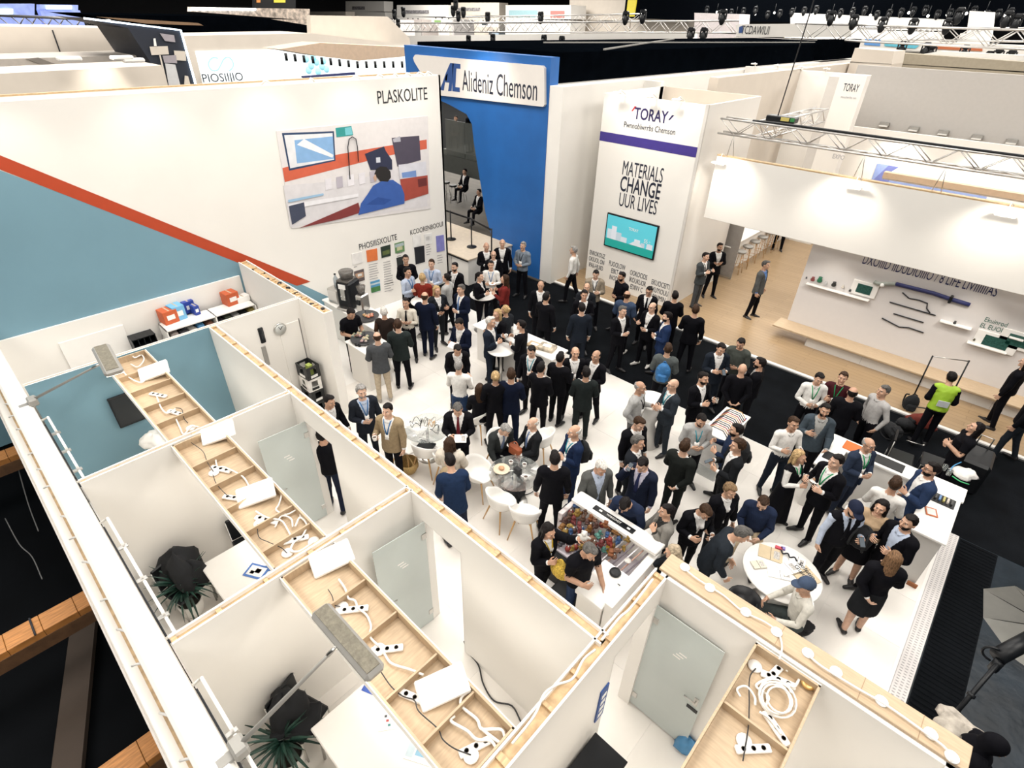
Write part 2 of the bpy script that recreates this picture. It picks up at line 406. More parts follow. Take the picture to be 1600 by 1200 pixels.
def weights(V):
    x, y, z = V.T.astype(float); W = {}
    ax = np.abs(x)
    arm = ss(.115, .215, ax+np.clip(z-1.415, -1, .0)*.75)*(z > 1.12)*(z < 1.55)*np.where(z > 1.46, ss(.10, .16, ax), 1)
    f = ss(.425, .495, ax); h = ss(.695, .735, ax); g = ss(.795, .815, ax)*(np.abs(y-.02) < .06)*(y > -.032)
    leg = ss(.0, .20, .985-z+ax*.35)*(1-arm); leg = np.where(z > 1.0, 0, leg)
    c = ss(.44, .56, -z+1.0); o = ss(.90, .95, 1-z)
    sp = ss(.98, 1.12, z); ch = ss(1.12, 1.30, z); hd = ss(1.455, 1.535, z)*(ax < .25)
    body = (1-arm)*(1-leg)
    W['pelvis'] = body*(1-sp); W['spine'] = body*sp*(1-ch); W['chest'] = body*sp*ch*(1-hd); W['head'] = body*sp*ch*hd
    side = ss(-.02, .02, x)
    for s, k in (('L', side), ('R', 1-side)):
        W['u'+s] = arm*k*(1-f); W['f'+s] = arm*k*f*(1-h); W['h'+s] = arm*k*f*h*(1-g); W['g'+s] = arm*k*f*h*g
        W['t'+s] = leg*k*(1-c); W['c'+s] = leg*k*c*(1-o); W['o'+s] = leg*k*c*o
    w = np.stack([W[b] for b in BN], 1); return (w/np.maximum(w.sum(1, keepdims=True), 1e-6)).astype(F32)
def rigid(bone, n): w = np.zeros((n, len(BN)), F32); w[:, BN.index(bone)] = 1; return w
def RX(a): c, s = math.cos(R(a)), math.sin(R(a)); return np.array([[1, 0, 0], [0, c, -s], [0, s, c]])
def RY(a): c, s = math.cos(R(a)), math.sin(R(a)); return np.array([[c, 0, s], [0, 1, 0], [-s, 0, c]])
def RZ(a): c, s = math.cos(R(a)), math.sin(R(a)); return np.array([[c, -s, 0], [s, c, 0], [0, 0, 1]])
def turn(a, b):
    a = np.array(a, float); b = np.array(b, float); a /= np.linalg.norm(a); b /= np.linalg.norm(b)
    return np.array(Vector(a).rotation_difference(Vector(b)).to_matrix())
ARM = dict(down=((.24, .03, -1), (.08, .26, -1), 28), rest=((.22, -.08, -1), (.05, .42, -1), 32), front=((.27, .10, -1), (-.62, .72, -.08), 40),
           hold=((.26, .16, -1), (-.30, .85, .42), 52), read=((.24, .22, -1), (-.45, .88, .18), 45), phone=((.42, .62, -.62), (-.42, -.20, 1), 45),
           pocket=((.34, -.22, -1), (-.22, .36, -1), 20), cross=((.26, .24, -1), (-.95, .40, .12), 30), reach=((.20, .75, -.62), (-.06, 1, -.12), 25),
           low=((.2, .42, -1), (-.12, .8, -.55), 30), desk=((.30, .48, -.9), (-.35, 1, -.05), 30), up=((.25, .9, .1), (-.1, .75, .8), 35),
           chin=((.25, .28, -1), (-.55, .55, .9), 55), hip=((.5, -.2, -.9), (-.55, .35, -.6), 35), behind=((.26, -.28, -1), (-.55, -.35, -.75), 35),
           gesture=((.34, .3, -.9), (.25, .9, .25), 15), lap=((.22, .34, -1), (-.42, .85, -.35), 32), back=((.2, -.35, -1), (.1, .1, -1), 30))
def pose(p):
    T = {}; fem = p.get('fem')
    def setb(b, Rm):
        pa = PAR.get(b)
        pos = np.array(J[b], float) if pa is None else T[pa][0] @ (np.array(J[b])-np.array(J[pa]))+T[pa][1]
        T[b] = (Rm, pos)
    lean, tw = p.get('lean', 0), p.get('twist', 0)
    pr = RX(p.get('hip', lean*.35))
    setb('pelvis', pr)
    sp = pr @ RX(lean*.35) @ RZ(tw*.5); setb('spine', sp)
    ch = sp @ RX(lean*.35) @ RZ(tw*.5) @ RY(p.get('side', 0)); setb('chest', ch)
    setb('head', ch @ RZ(p.get('hy', 0)) @ RX(p.get('hp', 0)) @ RY(p.get('ht', 0)))
    for s, sg in (('L', 1), ('R', -1)):
        u, f, g = ARM[p['a'+s]]
        j = p.get('jit', 0)
        du = (sg*u[0], -u[1], u[2]+j*.05*sg); df = (sg*f[0], -f[1], f[2]+j*.08)
        Ru = ch @ turn((sg, 0, 0), du); setb('u'+s, Ru)
        Rf = ch @ turn(du, df) @ turn((sg, 0, 0), du); setb('f'+s, Rf); setb('h'+s, Rf @ RY(sg*g*.3)); setb('g'+s, Rf @ RY(sg*g*1.25))
        if p.get('seat'): th, ca = (.22 if not fem else .05, 1, -.06), (.02, .10, -1)
        else:
            k = p.get('step', 0)*sg
            th, ca = (p.get('stance', .055), k*.30, -1), (p.get('stance', .055)*.7, k*.30-abs(k)*.22-.03, -1)
        Rt = turn((sg*.01, -.007, -.41), (sg*th[0], -th[1], th[2])); setb('t'+s, Rt)
        Rc = turn((sg*.007, .02, -.42), (sg*ca[0], -ca[1], ca[2])); setb('c'+s, Rc); setb('o'+s, RZ(sg*p.get('toe', 12)))
    return T
def bend(V, W, T):
    out = np.zeros((len(V), 3))
    for i, b in enumerate(BN):
        w = W[:, i]; k = w > 1e-5
        if not k.any(): continue
        Rm, pos = T[b]; out[k] += w[k, None]*((V[k]-np.array(J[b])) @ Rm.T+pos)
    return out
# ---------------------------------------------------------------- garments, hair, accessories in the rest pose
JT = [(.70, .205, .150, .0), (.80, .200, .148, .0), (.95, .186, .142, .004), (1.10, .172, .135, .0), (1.25, .192, .142, .006), (1.36, .195, .136, .012), (1.42, .150, .105, .018), (1.475, .085, .08, .02)]
JTF = [(z, a*(.90 if 1.0 < z < 1.2 else .94), b*(1.13 if 1.2 < z < 1.37 else .95), y-(.012 if 1.2 < z < 1.37 else 0)) for z, a, b, y in JT]
ST = [(z, a*.965, b*.955, y) for z, a, b, y in JT]; STF = [(z, a*.95, b*.97, y) for z, a, b, y in JTF]
def garment(P, fem, tab, hem, sleeve, open_=None, thick=0., neck=.075):
    d = prof(P, tab); Q = P.copy(); Q[..., 0] = np.abs(Q[..., 0])
    d = np.maximum(d, P[..., 2]-1.475)
    sh = .150 if fem else .168
    d = smin(d, np.maximum(cone(P, (-sh, .018, 1.407), (sh, .018, 1.407), .086+thick, .086+thick), Q[..., 0]-.19 if sleeve < .2 else -1), .05)
    if sleeve > .2:
        a = smin(cone(Q, (sh-.02, .02, 1.408), (.46, .02, 1.412), .080+thick, .062+thick), cone(Q, (.46, .02, 1.412), (.72, .02, 1.414), .062+thick, .046+thick), .03)
        d = smin(d, np.maximum(a, Q[..., 0]-sleeve), .05)
    else:
        d = np.maximum(smin(d, cone(Q, (.05, .02, 1.43), (sh-.02, .02, 1.42), .05, .062), .04), Q[..., 0]-.185)
    d = np.maximum(d, hem-P[..., 2])
    d = np.maximum(d, -cone(P, (0, .012, 1.455), (0, .0, 1.60), neck-.008, neck+.01))
    if open_:
        z0, wt, wb = open_; z = P[..., 2]
        wd = np.where(z > z0, .012+(wt-.012)*np.clip((z-z0)/(1.46-z0), 0, 1.2), wb*np.clip((z0-z)/.3, 0, 1)+(.004 if wb else -1))
        V = (np.abs(P[..., 0]) < wd) & (P[..., 1] < .02)
        d = np.where(V, np.maximum(d, torso_field(P, fem)+.012), d)
    return d
CX = mirror(seg(0, .014, .21, .03, .76)); CY = seg(-.20, .0155, .20); CZ = seg(.66, .03, 1.06, .02, 1.52)
CLOTH = {}
def cloth(kind, fem):
    key = (kind, fem)
    if key in CLOTH: return CLOTH[key]
    jt = JTF if fem else JT; st = STF if fem else ST
    f = {'suit': lambda P: garment(P, fem, jt, .80, .690, (1.09, .098, 0)), 'suitopen': lambda P: garment(P, fem, jt, .80, .690, (1.12, .105, .055)),
         'vest': lambda P: garment(P, fem, st, .92, .0, (1.14, .09, 0)), 'coat': lambda P: garment(P, fem, jt, .74, .690, (1.30, .07, 0), .008),
         'sweater': lambda P: garment(P, fem, st, .88, .700, None, -.003), 'tee': lambda P: garment(P, fem, st, .86, .38, None, .006),
         'jacket': lambda P: garment(P, fem, jt, .86, .695, (1.16, .085, .03), .006)}[kind]
    V, Q = nets(CX, CY, CZ, f); V, T = decimate(V, Q, .62)
    V = V.copy(); rng = np.random.RandomState(3)              # soft folds
    n = np.sin(V[:, 2]*55+V[:, 0]*16)*np.sin(V[:, 0]*40+2)*.0026; V[:, 1] += n*np.sign(V[:, 1]); V[:, 0] += n*np.sign(V[:, 0])*.6
    CLOTH[key] = (V, T, weights(V)); return CLOTH[key]
def skirt(long_):
    key = ('skirt', long_)
    if key in CLOTH: return CLOTH[key]
    z0 = .12 if long_ else .50
    tab = [(z0, .235 if long_ else .215, .19 if long_ else .165, .01), (.75, .205, .155, .01), (.95, .187, .140, .01), (1.06, .140, .112, .0)]
    V, Q = nets(mirror(seg(0, .022, .26)), seg(-.22, .022, .24), seg(z0-.06, .03, 1.1), lambda P: np.maximum(np.maximum(prof(P, tab), z0-P[..., 2]), P[..., 2]-1.03))
    w = weights(V); CLOTH[key] = (V, Q, w); return CLOTH[key]
def lump(P, a, k): return np.sin(P[..., 0]*k+1)*np.sin(P[..., 1]*k*1.1+2)*np.sin(P[..., 2]*k*.9)*a
def hair_field(style):
    def f(P):
        z, y, x = P[..., 2], P[..., 1], np.abs(P[..., 0])
        infl = {'curly': .024, 'long': .014, 'bob': .016, 'tail': .010, 'thick': .019}.get(style, .011)
        d = ell(P, (0, .012, 1.676), (.077+infl*.8, .097+infl*.9, .096+infl))+lump(P, .008 if style == 'curly' else .0036, 75 if style == 'curly' else 95)
        if style in ('short', 'thick', 'curly', 'tail'): d = smin(d, ell(P, (.012, -.045, 1.752), (.062, .058, .028)), .02)
        d = d-np.where(z > 1.70, .0025*np.sin(P[..., 0]*260+np.sin(y*60)), 0)
        if style == 'ring': zh = np.interp(y, [-.10, -.02, .0, .05, .1], [1.9, 1.70, 1.645, 1.59, 1.565])
        else: zh = np.interp(y, [-.11, -.085, -.060, -.036, -.022, .0, .025, .045, .11], [1.742, 1.744, 1.742, 1.722, 1.668, 1.650, 1.640, 1.585, 1.555])+.010*np.clip(x-.035, 0, .03)/.03*(y < -.03)+np.sin(P[..., 0]*140)*.0022
        d = d+.0095*(1-np.clip((z-zh)/.030, 0, 1))
        d = np.maximum(d, (zh-z)*.8)
        if style == 'ring': d = np.maximum(d, z-1.695-np.clip(y, -.05, .12)*.25)
        if style in ('long', 'bob'):
            L = 1.30 if style == 'long' else 1.47
            b = cone(P, (0, .075, 1.68), (0, .095, L), .085, .075, (1, 1.9, 1))
            for s in (-1, 1): b = smin(b, cone(P, (s*.075, .02, 1.69), (s*.085, .02, L+.06), .028, .03), .03)
            b = b+lump(P, .004, 90)*1.0+np.sin(P[..., 0]*230)*.0022
            d = smin(d, np.maximum(b, np.maximum(-(y+.045), L-.04-z)), .02)
        if style == 'tail': d = smin(d, cone(P, (0, .105, 1.69), (0, .125, 1.50), .032, .02), .02)
        if style == 'bun': d = smin(d, ell(P, (0, .115, 1.70), (.04, .036, .036)), .012)
        return d
    return f
def headgear(style):
    def f(P):
        z, y = P[..., 2], P[..., 1]
        if style == 'beard':
            d = ell(P, (0, -.028, 1.60), (.066, .074, .083))+lump(P, .0022, 160)
            d = np.maximum(d, np.maximum(z-np.interp(y, [-.1, -.07, -.02, .02], [1.607, 1.607, 1.64, 1.67]), y-.012))
            return np.maximum(d, -ell(P, (0, -.105, 1.590), (.024, .03, .0075)))
        if style == 'cap':
            d = np.maximum(ell(P, (0, .012, 1.69), (.096, .119, .104)), 1.690+y*-.12-z)
            return smin(d, np.maximum(ell(P, (0, -.10, 1.695), (.070, .085, .016)), y+.02), .008)
        if style == 'scarf':
            d = ell(P, (0, .015, 1.665), (.100, .122, .125)); d = smin(d, cone(P, (0, .03, 1.56), (0, .03, 1.42), .085, .16), .06)
            d = np.maximum(d, 1.36-z)
            return np.maximum(d, -ell(P, (0, -.12, 1.64), (.06, .07, .085)))
        d = ell(P, (0, .004, 1.715), (.095, .098, .05))   # padded band
        return np.maximum(d, -ell(P, (0, .0, 1.70), (.082, .12, .075)))+lump(P, .004, 140)
    return f
HX = mirror(seg(0, .0095, .13)); HY = seg(-.20, .0095, .175); HZ = seg(1.50, .0095, 1.82); HZL = seg(1.20, .014, 1.50, .0095, 1.82)
def hair(style):
    key = ('hair', style)
    if key not in CLOTH:
        fn = headgear(style) if style in ('beard', 'cap', 'scarf', 'band') else hair_field(style)
        xs = mirror(seg(0, .012, .20)) if style == 'scarf' else HX
        V, Q = nets(xs, HY, HZL if style in ('long', 'scarf', 'bob') else HZ, fn); V, T = decimate(V, Q, .55)
        w = rigid('head', len(V))
        if style in ('long', 'scarf'):
            t = ss(1.54, 1.40, V[:, 2])[:, None]; w = ((1-t)*w+t*rigid('chest', len(V))).astype(F32)
        CLOTH[key] = (V, T, w)
    return CLOTH[key]
def front_y(x, z, tab):
    t = np.array(tab); A, B, Y = (np.interp(z, t[:, 0], t[:, i]) for i in (1, 2, 3))
    return Y-B*math.sqrt(max(.05, 1-(x/A)**2))
TORSO_Y = {}
def shirt_y(x, z, fem):
    k = (round(x, 3), round(z, 3), fem)
    if k not in TORSO_Y:
        ys = np.linspace(-.22, .02, 49); P = np.stack([np.full(49, x), ys, np.full(49, z)], -1).astype(F32)
        Q = P.copy(); n = np.minimum(torso_field(P, fem), cone(P, (0, .028, 1.43), (0, .012, 1.58), .060, .055)); TORSO_Y[k] = float(ys[np.argmax(n < .002)])
    return TORSO_Y[k]
def ribbon(rows, fy, d=.006):            # rows of (x centre, z, half width): a thin strip lying on the chest
    vs = []; fs = []
    for x, z, hw in rows:
        for q in (-hw, hw):
            y = fy(x+q, z); vs += [(x+q, y-d, z), (x+q, y+.002, z)]
    for i in range(len(rows)-1):
        a = 4*i; b = a+4
        fs += [(a, a+2, b+2, b), (a+2, a+3, b+3, b+2), (a+1, a, b, b+1)]
    fs += [(1, 3, 2, 0), (4*len(rows)-4, 4*len(rows)-2, 4*len(rows)-1, 4*len(rows)-3)]
    return np.array(vs, F32), fs
def emit_mesh(name, V, F, mats, mi=None):
    me = bpy.data.meshes.new(name); F = [tuple(int(i) for i in f) for f in F] if not isinstance(F, list) else F
    me.from_pydata(V.tolist(), [], F)
    for k in mats: me.materials.append(k)
    if mi is not None: me.polygons.foreach_set('material_index', np.array(mi, np.int32))
    me.polygons.foreach_set('use_smooth', np.ones(len(F), bool)); me.update(); return me
def bodies():
    for fem in (False, True):
        V, F, mi = rest_body(fem); W = weights(V); n = len(V)
        e = V[:, 1] < -.06; k = (V[:, 2] > 1.5)
        W[k & (np.abs(V[:, 0]) < .2)] = W[k & (np.abs(V[:, 0]) < .2)]
        REST[fem] = (V, F, mi, W)
SKIN = [(.52, .31, .21), (.47, .27, .18), (.56, .35, .25), (.36, .20, .13), (.43, .25, .165)]
HANDS = {}
def person(px, py, face, label, top='suit', c=(.01, .012, .016), shirt=(.70, .69, .68), pants=None, hairs='short', hc=(.02, .014, .01), aL='front', aR='front',
           fem=False, h=1.76, tie=None, lan=None, beard=False, glasses=False, z=None, seat=False, zf=0., skin=None, cap=None, bare=False, group=None, shoes=(.012, .011, .012), skirtc=None, fat=1., **kw):
    p = dict(kw, aL=aL, aR=aR, fem=fem, seat=seat, jit=random.uniform(-1, 1)); p.setdefault('stance', random.uniform(.03, .09)); p.setdefault('step', random.uniform(-.35, .35))
    T = pose(p); V, F, mi, W = REST[fem]; S = h/1.765
    B = bend(V, W, T); zmin = B[:, 2].min()
    hd = T['head'][0] @ (np.array([0, -.01, 1.655])-np.array(J['head']))+T['head'][1]
    zo = zf-zmin*S
    if z is not None: zo = z-T['pelvis'][1][2]*S
    zh = hd[2]*S+zo
    g = at(px, py, zh); d = at(px+20*math.cos(R(face)), py+20*math.sin(R(face)), zh)-g
    ang = math.atan2(d.y, d.x)+math.pi/2
    ca, sa = math.cos(ang), math.sin(ang)
    loc = Vector((g.x-(hd[0]*ca-hd[1]*sa)*S, g.y-(hd[0]*sa+hd[1]*ca)*S, zf))
    sk = SKIN[skin if skin is not None else random.choice((0, 0, 1, 2, 4))]
    skm = cm(sk, .5, 'skin'); hm = cm(hc, .55, 'hair'); pants = pants if pants is not None else c
    shm = cm(shirt if top in ('suit', 'suitopen', 'vest', 'coat', 'jacket', 'shirt') else c, .75)
    M = Matrix.Scale(S, 4)
    def fit(Vv): q = Vv*S; q[:, 2] += zo-zf; q[:, 0] *= 1; return q
    legm = skm if bare else cm(pants, .8)
    mats = [skm, shm, legm, cm(shoes, .45, 'leather'), cm((sk[0]*.72, sk[1]*.52, sk[2]*.5), .5, 'lip'), hm if hairs != 'none' else cm((.2, .13, .1), .6, 'brow'), mat('eye_white', (.62, .60, .57), .3, var=0), mat('iris', (.03, .02, .015), .2, var=0)]
    mm = np.array(mi)
    if top == 'tee' or kw.get('short'):
        cen = V[[f[0] for f in F]]; k = (np.abs(cen[:, 0]) > .36) & (mm == 1); mm = mm.copy(); mm[k] = 0
    if fat != 1: B = B.copy(); 
    o = link('person', emit_mesh('person', fit(B), F, mats, mm)); o.location = loc; o.rotation_euler.z = ang
    tag(o, label, 'person', group)
    def part(name, Vp, Fp, Wp, m):
        return link(name, emit_mesh(name, fit(bend(Vp, Wp, T)), Fp, [m] if not isinstance(m, list) else m), o)
    cmx = cm(c, .85)
    if top in ('suit', 'suitopen', 'coat', 'jacket', 'vest', 'sweater', 'tee'):
        Vc, Tc, Wc = cloth(top, fem); part({'suit': 'jacket', 'suitopen': 'jacket', 'tee': 'tshirt'}.get(top, top), Vc, [tuple(map(int, t)) for t in Tc], Wc, cmx)
    if skirtc is not None:
        Vs, Fs, Ws = skirt(kw.get('longskirt', False)); part('skirt', Vs, Fs.tolist(), Ws, cm(skirtc, .85))
    if hairs not in ('none', None):
        Vh, Th, Wh = hair(hairs); part('hair', Vh, [tuple(map(int, t)) for t in Th], Wh, hm)
    if beard: Vh, Th, Wh = hair('beard'); part('beard', Vh, [tuple(map(int, t)) for t in Th], Wh, hm)
    if cap: Vh, Th, Wh = hair(cap[0]); part({'scarf': 'headscarf', 'band': 'headband'}.get(cap[0], 'cap'), Vh, [tuple(map(int, t)) for t in Th], Wh, cm(cap[1], .8))
    tab = {'sweater': STF if fem else ST, 'tee': STF if fem else ST}.get(top)
    fy = (lambda x, z: front_y(x, z, tab)) if tab else (lambda x, z: shirt_y(x, z, fem))
    if tie is not None:
        Vt, Ft = ribbon([(0, 1.462, .016), (0, 1.435, .022), (0, 1.42, .016), (0, 1.30, .026), (0, 1.14, .034), (0, 1.08, .03)], fy, .012)
        part('tie', Vt, Ft, weights(Vt), cm(tie, .5))
    if top in ('suit', 'suitopen', 'coat', 'jacket', 'shirt', 'vest') :
        Vt = []; Ft = []
        for sg in (-1, 1):
            v, f = ribbon([(sg*.058, 1.478, .012), (sg*.040, 1.455, .016), (sg*.022, 1.430, .012)], fy, .012); Ft += [tuple(i+len(Vt)*0+sum(len(q) for q in Vt) for i in t) for t in f]; Vt.append(v)
        Vt = np.concatenate(Vt); part('collar', Vt, Ft, weights(Vt), shm)
    if lan is not None:
        Vt = []; Ft = []; n = 0
        for sg in (-1, 1):
            v, f = ribbon([(sg*.070, 1.470, .008), (sg*.056, 1.42, .008), (sg*.034, 1.33, .008), (sg*.006, 1.20, .008)], fy, .014); Ft += [tuple(i+n for i in t) for t in f]; Vt.append(v); n += len(v)
        Vt = np.concatenate(Vt); part('lanyard', Vt, Ft, weights(Vt), cm(lan, .6))
        v, f = ribbon([(0, 1.205, .042), (0, 1.10, .042)], fy, .018); part('badge', v, f, weights(v), PAPER)
    if glasses:
        b = MB()
        for sg in (-1, 1):
            b.tube([(sg*.033+.022*math.cos(t), -.101, 1.660+.016*math.sin(t)) for t in np.linspace(0, 6.3, 11)], .0026, BLACK, 4)
            b.tube([(sg*.055, -.100, 1.665), (sg*.084, .0, 1.668)], .0026, BLACK, 4)
        b.tube([(-.012, -.106, 1.664), (.012, -.106, 1.664)], .0026, BLACK, 4)
        v = np.array(b.v, F32); part('glasses', v, [tuple(f) for f in b.f], rigid('head', len(v)), BLACK)
    hands = {}
    for s, sg in (('L', 1), ('R', -1)):
        Rm, pos = T['h'+s]; q = Rm @ (np.array([sg*.80, .02, 1.385])-np.array(J['h'+s]))+pos
        q = q*S; q[2] += zo-zf; hands[s] = Vector(o.matrix_basis @ Vector(q)) if False else loc+Vector((q[0]*ca-q[1]*sa, q[0]*sa+q[1]*ca, q[2]))
    o['_'] = 0; del o['_']
    return o, hands, ang
bodies()
# ================================================================ setting: floors and walls
def tiles_mat(name, c1, c2, mortar, sx, sy, rough, msz=.008, bump=0):
    k = mat(name, c1, rough, var=0); nt = k.node_tree; b = nt.nodes['Principled BSDF']
    tc = nt.nodes.new('ShaderNodeTexCoord'); br = nt.nodes.new('ShaderNodeTexBrick'); no = nt.nodes.new('ShaderNodeTexNoise'); mx = nt.nodes.new('ShaderNodeMix')
    br.inputs['Scale'].default_value = 1; br.inputs['Brick Width'].default_value = sx; br.inputs['Row Height'].default_value = sy
    br.inputs['Mortar Size'].default_value = msz; br.inputs['Color1'].default_value = (*c1, 1); br.inputs['Color2'].default_value = (*c2, 1); br.inputs['Mortar'].default_value = (*mortar, 1)
    mp = nt.nodes.new('ShaderNodeMapping'); mp.inputs['Scale'].default_value = (1.2, 14, 1); no.inputs['Scale'].default_value = 2.; no.inputs['Detail'].default_value = 5
    nt.links.new(tc.outputs['Object'], br.inputs['Vector']); nt.links.new(tc.outputs['Object'], mp.inputs[0]); nt.links.new(mp.outputs[0], no.inputs['Vector'])
    mx.data_type = 'RGBA'; mx.blend_type = 'MULTIPLY'; mx.inputs[0].default_value = .25
    nt.links.new(br.outputs[0], mx.inputs[6]); nt.links.new(no.outputs[0], mx.inputs[7]); nt.links.new(mx.outputs[2], b.inputs['Base Color'])
    return k
HALLF = mat('hall_concrete', (.0025, .003, .0038), .8, var=.3, scale=.6, spec=.04)
WOODF = tiles_mat('pale_plank_floor', (.41, .285, .165), (.37, .255, .145), (.27, .185, .105), 1.8, .16, .32, .006)
BROWNF = tiles_mat('grey_brown_floor', (.085, .072, .056), (.07, .058, .045), (.035, .03, .026), 1.2, .4, .65, .01)
CARPET = mat('black_carpet', (.0042, .0052, .0068), .9, var=.35, scale=2.2, bump=.5, bscale=140, spec=.06)
FILM = mat('dark_plastic_film', (.006, .0115, .018), .30, var=.6, scale=1.2, bump=1., bscale=5, spec=.13)
TILEM = mat('white_marble_tile', (.77, .735, .69), .28, var=.065, scale=1.3)
def struct(o): return tag(o, kind='structure')
struct(MB().box((-40, 30, -.06), (200, 190, .04), HALLF).build('floor'))
st = struct(MB().span((-13.1, -.02, -.03), (1.22, 10.22, -.004), WHITE2).build('floor'))
nx, ny = 11, 10
for i in range(nx):
    for j in range(ny):
        x0, x1 = -10.15+i*1.03, -10.15+(i+1)*1.03; y0, y1 = .02+j*1.018, .02+(j+1)*1.018
        if i == 0 and j == 0: tl = MB().box((0, 0, 0), (1.026, 1.014, .008), TILEM, bev=.0015).mesh('tile')
        o = link('tile', tl, st, ((x0+x1)/2, (y0+y1)/2, -.004))
# raised metal edging of the white floor, with its rows of studs
ed = struct(MB().span((1.22, 3.95, -.03), (1.43, 10.22, .0), mat('pale_edging', (.66, .63, .62), .5, var=.05)).build('trim_1'))
b = MB(); q = mat('edging_groove', (.36, .34, .34), .6, var=0)
for j in range(125):
    y = 3.98+j*.05; b.box((1.27, y, .001), (.035, .014, .003), q); b.box((1.33, y+.025, .001), (.035, .014, .003), q); b.box((1.39, y, .001), (.035, .014, .003), q)
b.box((1.226, 7.1, .001), (.006, 6.2, .003), q)
tag(b.build('edging_studs', ed), kind='stuff')
struct(MB().span((-20, 10.22, -.04), (9, 13.55, -.012), CARPET).build('floor'))
struct(MB().span((1.43, -2, -.04), (9, 10.22, -.014), FILM).build('floor'))
mt = tag(empty('ribbed_mat', (1.72, 7, -.01)), 'dark ribbed carpet strip along the edge of the white floor', 'mat')
rb = MB().box((0, 0, 0), (.50, .042, .012), CARPET, bev=.005).mesh('rib')
MB().box((0, 0, -.002), (.54, 6.4, .006), CARPET).build('backing', mt)
for j in range(75): link('rib', rb, mt, (0, -3.15+j*.085, .006))
struct(MB().span((-10.75, 13.72, -.04), (9, 40, .03), WOODF).build('floor'))
tb = struct(MB().span((-10.75, 13.62, -.03), (9, 13.72, .034), WHITE2).span((-10.75, 13.55, -.03), (9, 13.62, .0), BLACK).build('trim_2'))
struct(MB().span((-26, 13.3, -.04), (-10.8, 40, .02), BROWNF).build('floor'))
# ---------------------------------------------------------------- room partitions of the near stand
ZT = 2.5
SPM = MB().box((0, 0, 0), (.045, 1, .035), PINE).mesh('spacer')
def partition(name, a, b, th, doors=(), face=None, zt=ZT, core=PINE):
    """two white skins on a pine frame, open on top; doors are (from, to, head height) along the wall"""
    a = Vector(a); b = Vector(b); d = (b-a); L = d.length; alongx = abs(d.x) > abs(d.y)
    o = struct(empty(name, (0, 0, 0)))
    sk = min(.022, th*.22)
    def span(mb, u0, u1, v0, v1, z0, z1, m):
        if alongx: mb.span((a.x+u0, a.y+v0, z0), (a.x+u1, a.y+v1, z1), m)
        else: mb.span((a.x+v0, a.y+u0, z0), (a.x+v1, a.y+u1, z1), m)
    cuts = [0]+[q for dd in sorted(doors) for q in dd[:2]]+[L]
    for v0, v1, zz, nm in ((-th/2, -th/2+sk, zt, 'panel'), (th/2-sk, th/2, zt, 'panel'), (-th/2+sk, th/2-sk, zt-.05, 'batten')):
        mb = MB(); m = core if nm == 'batten' else WHITE
        for i in range(0, len(cuts), 2): span(mb, cuts[i], cuts[i+1], v0, v1, 0 if nm == 'panel' else .02, zz, m)
        for u0, u1, hh in doors: span(mb, u0, u1, v0, v1, hh, zz, m)
        mb.build(nm, o)
    mb = MB()
    for u0, u1, hh in doors:
        for u in (u0, u1): span(mb, u-.004, u+.004, -th/2, th/2, 0, hh, WHITE)
        span(mb, u0, u1, -th/2, th/2, hh-.004, hh+.004, WHITE)
    if doors: mb.build('door_reveal', o)
    n = max(2, int(L/.46))
    for i in range(n+1):
        u = min(L-.03, max(.03, L*i/n+random.uniform(-.06, .06)))
        s = link('spacer', SPM, o, (a.x+u, a.y, zt-.035) if alongx else (a.x, a.y+u, zt-.035), 0 if alongx else math.pi/2)
        s.scale = (random.uniform(.7, 1.5), th-2*sk, 1)
    return o
# P3 runs along X beside the crowd, P0-P2 and P4 divide the rooms
wl = struct(MB().span((-14.4, -.27, 0), (1.5, -.03, ZT-.02), WHITE, .02).span((-14.4, -.265, ZT-.06), (1.5, -.035, ZT+.012), WHITE, .03)
            .span((-14.4, -.43, 0), (1.5, -.26, 2.13), WHITE).build('wall_left'))
MB().span((-14.4, -.31, 2.13), (1.5, -.275, 2.17), PINE).build('ledge_batten', wl)
MB().span((-14.4, -.432, 1.95), (1.5, -.415, 2.15), mat('grey_edge', (.5, .47, .44), .6)).build('ledge_lip', wl)
hk = MB().tube([(-.05, -.02, 0), (0, .0, .03), (.06, .03, .035), (.10, .05, .0)], .012, WHITE2, 6).mesh('clip')
for i in range(16): link('clip', hk, wl, (-10.4+i*.55, -.30, 2.17+(i % 3)*.06), .4*(i % 2))
p0 = partition('wall_room_far', (-10.2, 0, 0), (-10.2, 4.62, 0), .09)
p1 = partition('wall_room_middle', (-7.2, 0, 0), (-7.2, 2.8, 0), .10)
p2 = partition('wall_room_near', (-4.22, 0, 0), (-4.22, 2.8, 0), .115)
p3 = partition('wall_crowd_side', (-10.2, 2.84, 0), (-1.3, 2.84, 0), .145, ((3.32, 4.12, 2.11), (6.22, 6.93, 2.11)))
p4 = partition('wall_end_room', (-1.3, 0, 0), (-1.3, 3.9, 0), .16, ((2.98, 3.76, 2.11),))
ps = partition('wall_storage', (-12.9, 4.66, 0), (-9.2, 4.66, 0), .20)
MB().span((-9.205, 4.56, 0), (-9.185, 4.76, ZT), WHITE).build('end_panel', ps)
MB().span((-10.155, .0, 0), (-10.150, 2.766, ZT), BLUEP).build('blue_panel', p0)
b = MB()
for i in range(26):                       # scraps of foam and staples lying in the open top
    x = -12.3+i*.118+random.uniform(-.03, .03); b.box((x, 4.66+random.uniform(-.05, .05), ZT-.035), (random.uniform(.03, .09), random.uniform(.02, .07), .03), PINE if i % 3 else INK, rz=random.uniform(0, 3))
tag(b.build('wood_scraps', ps), kind='stuff')
